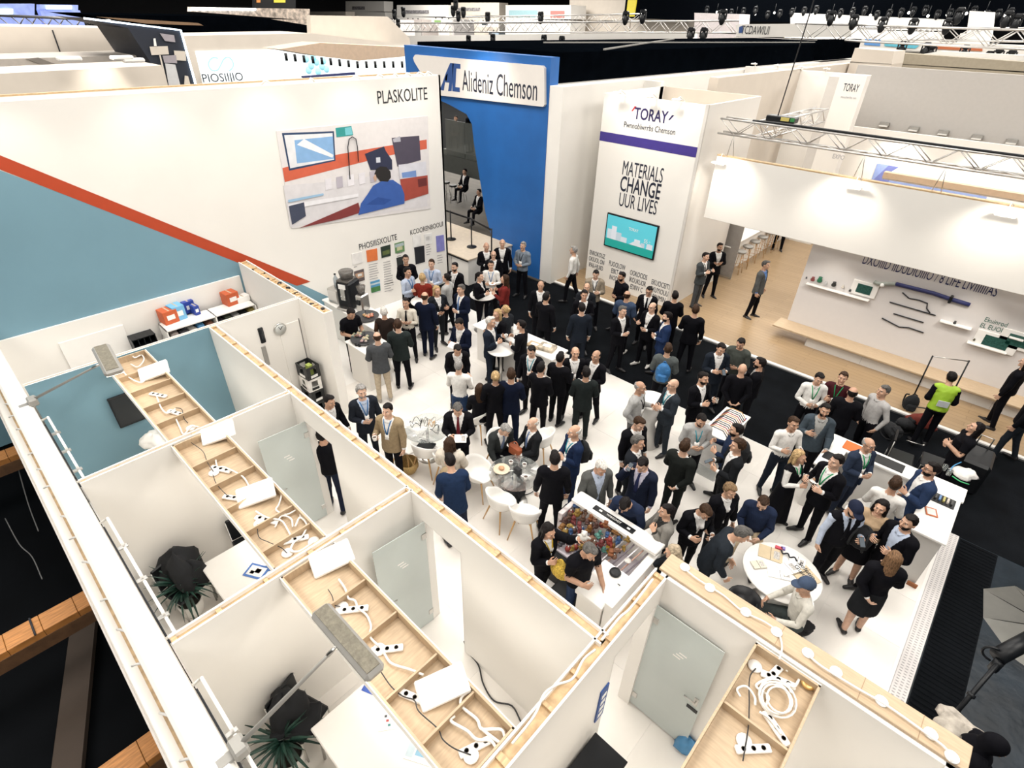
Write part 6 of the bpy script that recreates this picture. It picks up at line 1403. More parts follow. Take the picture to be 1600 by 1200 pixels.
# display wall with its bench
YD = 15.75
dw = tag(empty('display_wall', (0, YD, .03)), 'white product wall with a bench, under the hanging banner', 'display')
xl = aty(1230, 500, YD).x; o_ = dw.location
MB().span((xl, 0, .33), (6, .12, 2.75), mat('display_white', (.64, .61, .60), .5, var=.01)).build('panel', dw)
MB().span((xl-.18, -.62, .30), (6, .0, .345), PLY, .004).build('bench_top', dw); MB().span((xl+.75, -.5, 0), (6, -.05, .30), GREYW).build('bench_body', dw)
for i in range(6): MB().span((xl+.75+i*1.4, -.508, .02), (xl+.755+i*1.4, -.50, .28), mat('gap', (.3, .28, .27))).build('joint', dw)
def dp(px, py, off=.0): p = aty(px, py, YD-off); return p-o_
def dshelf(a, b, d=.14):
    p, q = dp(*a), dp(*b); MB().span((p.x, -d, min(p.z, q.z)-.02), (q.x, 0, min(p.z, q.z)+.01), WHITE2, .003).build('shelf', dw)
dshelf((1262, 441), (1362, 462)); dshelf((1470, 499), (1520, 511)); dshelf((1512, 532), (1575, 548)); dshelf((1580, 520), (1600, 530))
def dscreen(px, py, w, h):
    p = dp(px, py); o = MB().box((p.x, -.03, p.z), (w*1.75, .05, h*1.6), WHITE2, bev=.006).build('screen_mount', dw); MB().box((p.x, -.058, p.z), (w, .012, h), mat('green_screen', (.02, .06, .05), .3, emit=(.02, .10, .07), es=.12, var=.6, scale=30)).build('screen', o)
dscreen(1351, 451, .34, .23); dscreen(1556, 534, .46, .25); dscreen(1592, 532, .40, .26)
for i, (px, py, c, s) in enumerate(((1260, 434, (.05, .05, .05), .05), (1270, 436, (.22, .05, .05), .11), (1281, 437, (.02, .14, .07), .14), (1290, 443, (.5, .5, .5), .10), (1303, 444, (.03, .03, .03), .12), (1317, 448, (.62, .58, .52), .08), (1328, 454, (.04, .04, .04), .06), (1492, 504, (.05, .05, .05), .07), (1522, 531, (.1, .09, .05), .05))):
    p = dp(px, py, .08); o = MB().lathe([(0, 0), (s*.4, 0), (s*.5, s*.3), (s*.3, s*.8), (s*.35, s), (0, s)], cm(c, .4, 'sample'), n=10).build('product_sample', None, Vector((p.x, -.07, p.z-s*.5))+o_)
    tag(o, ['tiny dark sample at the left end of the product shelf', 'dark red sample on the product shelf', 'green round sample on the product shelf', 'grey sample beside the green one', 'black ring shaped sample on the product shelf', 'cream sample right of the black ring', 'small black sample near the left screen', 'small dark sample alone on the middle shelf', 'tiny brown sample left of the green screen'][i], 'sample')
pl = [dp(*q, .05)+Vector((0, -.03, 0)) for q in ((1366, 440), (1374, 443), (1400, 443), (1420, 448), (1460, 458), (1486, 467), (1500, 471), (1516, 476))]
hv = tag(MB().tube([p+o_ for p in pl[:3]], .05, mat('sample_tube_grey', (.28, .30, .27), .4), 8).tube([p+o_ for p in pl[2:]], .05, NAVYINK, 8).ball(pl[1]+o_+Vector((.08, -.04, 0)), .05, PAPER).box(pl[5]+o_, (.06, .16, .16), BLACK, bev=.01).build('sample_hose'), 'long dark hose with a grey end mounted on the product wall', 'hose')
for i, pts in enumerate((((1410, 457), (1420, 466), (1436, 469), (1449, 474), (1448, 482), (1453, 489)), ((1390, 472), (1462, 493)), ((1396, 490), (1443, 504)), ((1378, 497), (1405, 511), (1420, 512), (1443, 520)))):
    tag(MB().tube([dp(*q, .02)+o_ for q in pts], .016, INK, 6).build('sample_rod'), ['bent black rod, topmost on the product wall', 'straight black rod, longest on the product wall', 'short straight black rod on the product wall', 'lowest curved black rod on the product wall'][i], 'rod')
pa, pb = dp(1347, 411), dp(1556, 462)
lettering('lettering', 'DXOIIID IIDUDIUIIIO / 8 LIFE LIVIIIIIIAS', ((pa.x+pb.x)/2+o_.x, YD-.004, (pa.z+pb.z)/2+o_.z+.10), (1, 0, 0), (0, 0, 1), NAVYINK, dw, width=pb.x-pa.x, height=.24)
p = dp(1554, 508); lettering('lettering', 'Ekuinrod\nEL EUOU', (p.x+o_.x, YD-.004, p.z+o_.z), (1, 0, 0), (0, 0, 1), mat('green_ink', (.03, .12, .09), .6, var=0), dw, width=.46, height=.26)
# walls farther back on the right
w1 = struct(MB().span((-8.0, 27.0, 0), (6, 27.2, 4.05), WHITE).build('wall_right_lower'))
w2 = struct(MB().span((-7.2, 28.0, 3.8), (6, 28.2, 6.12), mat('shade_grey', (.44, .42, .40), .7, var=.02)).build('wall_right_upper'))  # upper wall in plain light grey
for px, py in ((1382, 194), (1428, 201), (1474, 207), (1527, 214), (1581, 221)): p = aty(px, py, 27.9); link('soffit_lamp', MB().box((0, 0, 0), (.36, .12, .16), GREYM, bev=.02).box((0, -.1, -.06), (.3, .1, .04), WHITE2).mesh('soffit_lamp'), w2, p)
MB().slab(bx([(1371, 255), (1547, 286), (1541, 312), (1360, 285)], 26.99), (0, -.02, 0), mat('periwinkle', (.26, .34, .62), .6)).build('blue_panel', w1); MB().slab(bx([(1389, 258), (1406, 262), (1388, 284), (1361, 284)], 26.97), (0, -.01, 0), mat('periwinkle_dark', (.15, .18, .45), .6)).build('blue_shape', w1)
pm = tag(empty('ceiling_raft', (0, 20.5, 4.0)), 'beige timber edge of a raft behind the banner', 'raft'); a, b_ = aty(1380, 272, 20.5), aty(1600, 312, 20.5)
MB().span((a.x, 0, a.z-4.0-.10), (5, .25, a.z-4.0+.06), mat('beige_wood', (.55, .40, .27), .6)).build('edge', pm); MB().span((a.x, .1, a.z-4.0-.16), (5, 3, a.z-4.0-.1), WHITE).build('sheet', pm)
struct(MB().span((-8.7, 18.2, 0), (-8.4, 40, 6.0), CREAM).build('wall_right_side'))
s2 = tag(empty('sign_board', (-6.3, 24, 0)), 'second white sign panel with the small tower lettering, farther back', 'sign'); a, b_ = aty(1312, 120, 24), aty(1356, 117, 24)
MB().span((a.x+6.3, 0, 0), (b_.x+6.3, .5, 6.0), WHITE).build('panel', s2); MB().span((a.x+6.3-.35, .02, 0), (a.x+6.3, .5, 5.9), GREYW).build('return_panel', s2)
p = aty(1330, 137, 24); lettering('lettering', 'TORAY', (p.x, 23.995, p.z), (1, 0, 0), (0, 0, 1), NI, s2, width=.5, height=.24)
p = aty(1326, 152, 24); lettering('lettering', 'mnolwrbs oo', (p.x, 23.995, p.z), (1, 0, 0), (0, 0, 1), mat('pale_ink', (.4, .4, .42), var=0), s2, width=.5, height=.08)
p = aty(1297, 243, 24); lettering('lettering', 'EXPO', (p.x+.3, 23.995, p.z), (1, 0, 0), (0, 0, 1), mat('pale_ink', (.4, .4, .42), var=0), s2, width=.4, height=.16)
w3 = struct(MB().span((-10.6, 25.2, 0), (-6.8, 25.4, 5.95), WHITE).build('wall_right_far'))
for i in range(4): flexlamp(w3, (-10.2+i*.9, 25.2, 5.95), (.3, -1, .2), .7)
tag(MB().span((-9.2, 40.5, 4.9), (-7.0, 40.8, 6.3), mat('dark_brown_panel', (.05, .045, .035), .7)).span((-9.2, 40.5, 6.3), (-7.0, 40.86, 6.36), GREYM).build('fascia_block'), 'dark brown fascia block under the end of the black roof', 'panel')
# rope barrier and white counter left of the portal
rb_ = tag(empty('barrier', (-15, 13.0, 0)), 'black post and belt barrier beside the white counter', 'barrier')
ptb = [at(705, 374, .9), at(737, 386, .9), at(768, 405, .9)]; ptt = []
for p in ptb:
    MB().lathe([(0, .0), (.17, .0), (.16, .03), (.03, .05), (.022, .06)], BLACK, p-rb_.location, 14).tube([p-rb_.location, p-rb_.location+Vector((0, 0, 1.0))], .022, BLACK, 8).build('post', rb_); ptt.append(p-rb_.location+Vector((0, 0, .95)))
ptt.insert(0, ptt[0]*2-ptt[1])
for a, b_ in zip(ptt[:-1], ptt[1:]): MB().bar(a, b_, .008, .06, BLACK).build('belt', rb_)
wc = tag(empty('counter_block', (-13.0, 12.4, 0)), 'low white platform under the barrier posts', 'platform'); MB().span((-3.2, -1.05, 0), (.6, 1.0, .86), WHITE).build('body', wc); MB().span((-3.25, -1.07, .86), (.64, 1.03, .9), mat('platform_top', (.60, .50, .38), .5)).build('top', wc); MB().span((-3.2, -1.09, .82), (.62, -1.05, .87), BLACK).build('edge', wc)
for i in range(3): MB().span((-2.2+i, -1.056, .05), (-2.19+i, -1.05, .8), mat('gap', (.3, .28, .27))).build('joint', wc)
# ================================================================ the rest of the hall
def pxw(pts, X): return [atx(px, py, X) for px, py in pts]
def block(name, label, X=None, Y=None, pts=(), depth=2., m=CREAM, cat='stand', parts=(), group=None):
    q = pxw(pts, X) if X is not None else bx(pts, Y); c = sum(q, Vector())/len(q)
    o = tag(empty(name, c), label, cat, group)
    MB().slab([p-c for p in q], (-depth, 0, 0) if X is not None else (0, depth, 0), m).build('panel', o)
    if cat == 'stand':
        lx = [p-c for p in q]; zmn = min(p.z for p in lx)
        if X is not None: MB().span((-depth, min(p.y for p in lx), -c.z), (0, max(p.y for p in lx), zmn+.05), m).build('base', o)
        else: MB().span((min(p.x for p in lx), 0, -c.z), (max(p.x for p in lx), depth, zmn+.05), m).build('base', o)
    for nm, pp, mm, off in parts:
        r = pxw(pp, X+off) if X is not None else bx(pp, Y-off)
        MB().slab([p-c for p in r], (-.02, 0, 0) if X is not None else (0, .02, 0), mm).build(nm, o)
    return o
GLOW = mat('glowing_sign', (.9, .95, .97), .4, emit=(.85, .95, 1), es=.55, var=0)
block('exhibition_stand', 'cream two tier stand at the upper left behind the tall wall', X=-25, pts=[(-60, 40), (186, 44), (208, 90), (-60, 96)], depth=3, m=CREAM, parts=[('joint', [(81, 47), (83, 47), (98, 90), (96, 90)], INK, .03), ('joint', [(184, 46), (185, 46), (196, 88), (195, 88)], INK, .03)])
block('exhibition_stand', 'grey cream middle tier of the upper left stand', X=-22, pts=[(-60, 94), (222, 86), (248, 100), (252, 108), (-60, 116)], depth=2.5, m=mat('tier_shade', (.44, .40, .36), .7), parts=[('vent', [(40, 92), (60, 90), (102, 106), (85, 108)], mat('vent', (.2, .18, .16)), .03)])  # middle tier in a darker cream than its neighbours
lw = block('exhibition_stand', 'cream lower tier of the upper left stand with two light pools', X=-19, pts=[(-60, 118), (252, 102), (262, 138), (-60, 200)], depth=2., m=CREAM)
for px, py in ((108, 92), (190, 90), (208, 94)): p = atx(px, py, -18.4); link('spot_lamp', MB().box((0, 0, 0), (.25, .5, .1), WHITE2, bev=.03).mesh('spot_lamp'), lw, p-lw.location)
NV = mat('navy_board', (.008, .012, .024), .6); WL = mat('white_led', (.8, .9, 1), emit=(.7, .85, 1), es=3, var=0)
nb = block('navy_stand', 'navy stand with a white light line and product shelves', X=-21, pts=[(130, 28), (282, 47), (306, 134), (262, 138), (200, 44)], depth=3, m=NV, parts=[('light_line', [(131, 27), (282, 46), (282, 48), (131, 30)], WL, .05), ('light_line', [(281, 46), (284, 47), (308, 134), (305, 134)], WL, .05),
    ('shelf', [(234, 73), (262, 72), (264, 85), (237, 86)], CREAM, .06), ('shelf', [(272, 79), (290, 80), (291, 95), (274, 94)], CREAM, .06), ('shelf', [(254, 87), (275, 86), (277, 99), (257, 98)], mat('mauve', (.33, .30, .33)), .07), ('shelf', [(258, 99), (274, 101), (282, 134), (264, 135)], mat('pale_print', (.55, .55, .56)), .08), ('post', [(249, 86), (251, 86), (263, 136), (260, 136)], CREAM, .09), ('shelf', [(250, 52), (272, 55), (274, 66), (258, 64)], mat('mauve', (.33, .30, .33)), .07), ('bottle', [(240, 60), (243, 60), (245, 72), (241, 72)], PAPER, .1), ('shelf', [(289, 118), (294, 119), (298, 134), (288, 134)], CREAM, .08)])
block('dark_roof_stand', 'long black roofed stand behind the navy one', X=-34, pts=[(128, 22), (400, 26), (485, 40), (485, 53), (282, 48)], depth=6, m=MATTB, parts=[('timber_roof', [(150, 26), (310, 36), (318, 40), (230, 37)], mat('roof_timber', (.22, .13, .07)), .05)])
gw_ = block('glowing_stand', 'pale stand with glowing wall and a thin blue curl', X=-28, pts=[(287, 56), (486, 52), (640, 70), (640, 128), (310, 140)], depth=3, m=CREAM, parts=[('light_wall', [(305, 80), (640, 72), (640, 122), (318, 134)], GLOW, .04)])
sc_ = [atx(325+17+x*16, 101+y*11, -27.9)-gw_.location for x, y in [(-.9, .9), (-.3, 1.0), (.0, .3), (.1, -.5), (.5, -1), (1.0, -.6), (.9, .3), (.5, .8)]]
sc_ = [atx(*q, -27.9)-gw_.location for q in ((340, 91), (333, 90), (327, 95), (326, 103), (332, 110), (340, 109), (345, 101), (349, 93), (356, 89), (363, 95), (364, 104), (358, 111))]
MB().tube(curve_pts(sc_), .025, mat('thin_blue', (.3, .6, .75), emit=(.3, .6, .75), es=.4), 5).build('curl', gw_)
p = atx(349, 123, -27.9); lettering('lettering', 'PIOSIIJIO', p, (0, 1, 0), (0, 0, 1), INK, gw_, width=1.75, height=.42)
for i in range(9):
    x, y = (478, 486, 494, 503, 482, 497, 510, 489, 505)[i], (92, 103, 97, 104, 110, 112, 108, 90, 95)[i]; p = atx(x, y, -27.88)-gw_.location; f = MB().lathe([(0, 0), (.16, 0), (.16, .02), (0, .02)], mat('aqua_dot', (.30, .62, .72), emit=(.3, .62, .72), es=.5), n=12).build('dot', gw_, p); f.rotation_euler.y = math.pi/2
rf = block('timber_canopy', 'pale timber canopy with a row of small black spotlights', X=-20.5, pts=[(436, 77), (500, 67), (640, 74), (636, 88), (560, 95), (500, 88)], depth=1.2, m=mat('canopy_timber', (.60, .45, .33), .6), cat='canopy')
for i in range(14): p = atx(446+i*14, 83+min(i, 8)*1.6, -20.2)-rf.location; MB().tube([p, p+Vector((0, 0, -.22))], .05, BLACK, 6).build('spot', rf)
block('curved_panel', 'big plain beige panel with a sloping right corner', X=-30, pts=[(485, 24), (606, 26), (640, 60), (642, 74), (500, 67), (487, 64)], depth=.4, m=CREAM, cat='panel')
tag(MB().slab(pxw([(473, 119), (555, 113), (555, 117), (474, 122)], -17), (-.1, 0, 0), mat('navy_strip', (.02, .03, .12))).build('blue_strip'), 'thin navy strip just behind the tall graphic wall', 'strip')
# rows of distant stands: pale boxes of many heights, each with its own fascia and wall graphics
rng = random.Random(21)
PAL = [(.66, .62, .58), (.72, .69, .66), (.58, .50, .44), (.62, .58, .56), (.40, .36, .34), (.70, .66, .60), (.03, .04, .05), (.12, .2, .42), (.60, .57, .56)]
ACC = [(.45, .12, .05), (.05, .25, .5), (.5, .42, .05), (.04, .05, .06), (.35, .45, .55), (.1, .1, .12), (.2, .35, .12), (.55, .55, .55)]
def far_stand(x, y, w, d, h, c, a, rz, label):
    o = tag(empty('distant_stand', (x, y, 0), rz), label, 'stand', 'pale stands far across the hall')
    MB().box((0, d/2, h/2), (w, .2, h), c).box((w/2, 0, h/2), (.2, d, h), c).build('walls', o); MB().box((0, -d/2, h-.35), (w, .15, .7), c).box((-w/2, 0, h-.35), (.15, d, .7), c).build('fascia', o)
    MB().box((-w*.2, -d/2-.08, h-.35), (w*.3, .02, .32), a).build('sign', o); MB().box((w*.1, d/2-.12, h*.5), (w*.5, .02, h*.35), a).build('graphic', o)
    MB().box((w*.1, -d*.2, .55), (w*.3, .6, 1.1), c).build('counter', o)
    for i in range(3): MB().box((-w*.3+i*w*.3, -d/2, h+.02), (.12, .12, .25), BLACK).build('spot', o)
ds = ('tall', 'low', 'long', 'narrow', 'broad', 'stepped', 'plain')
for i in range(30):
    t = i/29; dist = 96+(i % 2)*7; ang = R(-80+i*77/29+rng.uniform(-1, 1)); x, y = math.sin(ang)*dist, math.cos(ang)*dist
    h = 4.2+rng.random()*2.2+(1.2 if .25 < t < .62 else -.1); cc = rng.choice(PAL) if .08 < t else (.12, .12, .14)
    far_stand(x, y, rng.uniform(3.8, 4.8), rng.uniform(3, 4), h, cm(cc, .6, 'stand'), cm(rng.choice(ACC), .5, 'accent'), rng.choice((0, 0, .04)), '%s distant stand counted from the left across the far hall' % ordw(i))
# nearer pieces between the black roof and the far rows
block('white_stand', 'white stand with a small blue emblem beyond the black roof', Y=50, pts=[(1150, 38), (1330, 36), (1330, 58), (1150, 58)], depth=3, m=WHITE, parts=[('emblem', [(1155, 42), (1161, 40), (1160, 51), (1154, 52)], NB, .05)])
p = aty(1180, 47, 49.9); tag(lettering('fascia_sign', 'TCDAWIUI', p, (1, 0, 0), (0, 0, 1), INK, None, width=2.2, height=.55), 'dark lettering on the white stand beyond the black roof', 'sign')
block('white_stand', 'white stand with teal and red print far beyond the truss', Y=62, pts=[(790, 8), (892, 8), (892, 30), (790, 30)], depth=3, m=WHITE, parts=[('print', [(795, 16), (840, 16), (840, 27), (795, 27)], mat('teal_print', (.35, .55, .6)), .05), ('print', [(860, 17), (882, 17), (882, 28), (860, 28)], mat('red_print2', (.5, .2, .18)), .05)])
block('white_stand', 'wide beige hall stand above the long truss, left part', Y=66, pts=[(890, 0), (985, 0), (985, 32), (890, 32)], depth=3, m=CREAM); block('white_stand', 'wide beige hall stand above the long truss, right part', Y=66, pts=[(990, 0), (1078, 3), (1076, 30), (990, 30)], depth=3, m=CREAM)
block('banner_flag', 'tall mustard yellow flag above the long truss', Y=60, pts=[(981, 0), (994, 0), (990, 26), (978, 26)], depth=.2, m=mat('mustard', (.50, .42, .03)), cat='flag')
block('white_stand', 'pale stand block at the end of the long truss', Y=52, pts=[(1085, 20), (1156, 22), (1154, 52), (1085, 52)], depth=2, m=mat('mauve_white', (.60, .55, .56)))
block('sign_board', 'black sign board with a yellow emblem at the top edge', X=-60, pts=[(398, -12), (462, -12), (462, 14), (398, 14)], depth=.5, m=BLACK, cat='sign', parts=[('emblem', [(428, 0), (446, 0), (446, 4), (428, 4)], mat('yellow_emblem', (.6, .5, .05), emit=(.6, .5, .05), es=.5), .1), ('emblem', [(401, 0), (407, 0), (407, 4), (401, 4)], mat('orange_emblem', (.5, .2, .05), emit=(.5, .2, .05), es=.4), .1)])
block('lit_stand', 'row of brightly lit goods under the black sign board', X=-58, pts=[(300, 11), (484, 14), (484, 32), (300, 18)], depth=1, m=mat('warm_goods', (.6, .5, .42), var=.6, scale=3), parts=[('light_strip', [(300, 12), (400, 13), (400, 16), (300, 16)], WL, .1)])
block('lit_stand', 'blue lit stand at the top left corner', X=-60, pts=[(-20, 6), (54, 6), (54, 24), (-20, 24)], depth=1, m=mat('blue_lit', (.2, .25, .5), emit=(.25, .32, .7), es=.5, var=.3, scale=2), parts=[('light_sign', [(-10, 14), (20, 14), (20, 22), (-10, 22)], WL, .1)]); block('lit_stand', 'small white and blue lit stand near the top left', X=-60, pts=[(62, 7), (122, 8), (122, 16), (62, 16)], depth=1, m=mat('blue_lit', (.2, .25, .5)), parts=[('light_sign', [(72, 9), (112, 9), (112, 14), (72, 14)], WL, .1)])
block('white_stand', 'white strip stand above the portal, behind the truss', Y=46, pts=[(632, 56), (1080, 50), (1080, 60), (632, 70)], depth=1, m=WHITE)
block('white_stand', 'pale blue and orange stand behind the right truss', Y=44, pts=[(1340, 60), (1700, 76), (1700, 96), (1340, 74)], depth=2, m=WHITE, parts=[('blue_band', [(1352, 61), (1376, 62), (1375, 72), (1350, 70)], mat('band_blue', (.12, .32, .7)), .05), ('cyan_band', [(1382, 64), (1440, 68), (1430, 76), (1382, 72)], mat('band_cyan', (.12, .5, .65)), .06), ('orange_band', [(1450, 68), (1535, 74), (1535, 80), (1450, 76)], mat('band_orange', (.5, .14, .05)), .06), ('blue_band', [(1545, 92), (1700, 98), (1700, 104), (1545, 98)], mat('band_blue2', (.08, .14, .5)), .07)])
block('white_stand', 'white upper stands at the top right', Y=60, pts=[(1235, 20), (1470, 30), (1470, 48), (1235, 44)], depth=2, m=WHITE); block('white_stand', 'cream upright board at the top right', Y=56, pts=[(1515, 17), (1552, 19), (1548, 55), (1510, 52)], depth=1, m=WHITE)
block('white_stand', 'olive beige partition wall under the right truss', Y=34, pts=[(1395, 82), (1700, 104), (1700, 120), (1395, 100)], depth=1, m=mat('olive_beige', (.34, .30, .23), .7)); block('white_stand', 'white wedge shaped roof under the right truss', Y=36, pts=[(1418, 88), (1470, 80), (1700, 92), (1700, 112)], depth=1, m=WHITE)
block('cream_wall', 'cream wall between the black roof and the grey wall', Y=31, pts=[(1336, 75), (1397, 80), (1393, 101), (1328, 98)], depth=2, m=CREAM)
LT = 'long thin lighting trusses across the hall'
ta = lambda px, py, Y: aty(px, py, Y)
def ftruss(p, q, label, s=.5): truss('lighting_truss', p, q, label, s=s, step=.8, r=.05, detail=False, group=None)
ftruss(aty(628, 43, 40), aty(1150, 42, 44), 'long lighting truss above the white strip stand', .7)
ftruss(aty(700, 32, 50), aty(1000, 28, 52), 'farther lighting truss behind the long one', .6)
ftruss(aty(1245, 48, 38), aty(1700, 66, 36), 'lighting truss crossing the upper right', .7)
ftruss(aty(1340, 52, 46), aty(1720, 56, 44), 'second lighting truss at the upper right', .6)
ftruss(atx(10, 36, -40), atx(185, 44, -34), 'lighting truss behind the cream upper left stand', .6)
def head(px, py, Y, s, label):
    p = aty(px, py, Y); o = tag(empty('stage_light', p), label, 'spotlight', 'black stage lights in the far rigging')
    MB().box((0, 0, s*.2), (s*.5, s*.4, s*.3), BLACK, bev=.05).build('base', o); MB().ball((0, 0, -s*.35), (s*.28, s*.28, s*.45), BLACK).build('head', o)
    for k in (-1, 1): MB().box((k*s*.3, 0, -.1*s), (s*.08, s*.15, s*.6), BLACK).build('yoke', o)
for j_, (px, py) in enumerate(sorted(((616, 20), (622, 34), (708, 14), (716, 22), (724, 16), (762, 24), (732, 60), (770, 58), (850, 60), (878, 62), (978, 24), (1005, 22), (1080, 50), (1100, 50), (1130, 22), (630, 16), (712, 4), (845, 24)))): head(px, py, 42, .8, '%s black stage light listed along the long truss from its left' % ordw(j_))
for j_, (px, py) in enumerate(sorted(((1410, 72), (1448, 74), (1456, 78), (1508, 78), (1530, 92), (1545, 88), (1560, 84), (1580, 86), (1575, 25), (1590, 30), (1300, 24), (1335, 30), (1380, 34), (1428, 36), (1482, 36), (1500, 20)))): head(px, py, 37, .62, '%s black stage light from the left in the upper right rigging' % ordw(j_))
hd_ = tag(MB().box((0, 0, 0), (50, 1.2, 3.2), mat('rig_black', (.0015, .002, .003), .9, spec=0)).build('rigging_drape', None, aty(1360, 4, 64)), 'black rigging mass along the top right of the hall', 'drape')
for i in range(26): head(1105+i*19, 13+(i*7 % 9), 60, .6, '%s small stage light from the left under the top rigging mass' % ordw(i))

# small bulbs and white fascias under the dark rigging, hall end
for i in range(16):
    p = aty(1120+i*30, 19+(i*5 % 7), 62); o = tag(MB().ball((0, 0, 0), .10, mat('bulb', (1, .95, .85), emit=(1, .95, .85), es=6, var=0), 6, 4).tube([(0, 0, .1), (0, 0, .7)], .03, BLACK, 5).build('pendant_lamp', None, p), '%s tiny bright lamp from the left under the top rigging' % ordw(i), 'lamp')
WS = ((620, 8, 700, 26, 70), (705, 4, 780, 24, 74), (540, 2, 600, 18, 72), (470, 18, 540, 24, 68))
for i, (x0, y0, x1, y1, Y) in enumerate(WS): block('white_stand', ['white far stand with grey goods left of the yellow flag', 'pale far stand under the stage lights, second from the left', 'pale far stand at the top of the beige panel', 'thin white far stand behind the beige panel'][i], Y=Y, pts=[(x0, y0), (x1, y0), (x1, y1), (x0, y1)], depth=2, m=(WHITE, CREAM)[i % 2], parts=[('graphic', [(x0+10, y0+8), (x1-30, y0+8), (x1-30, y0+13), (x0+10, y0+13)], mat('grey_goods', (.25, .24, .25), var=.7, scale=4), .05)])
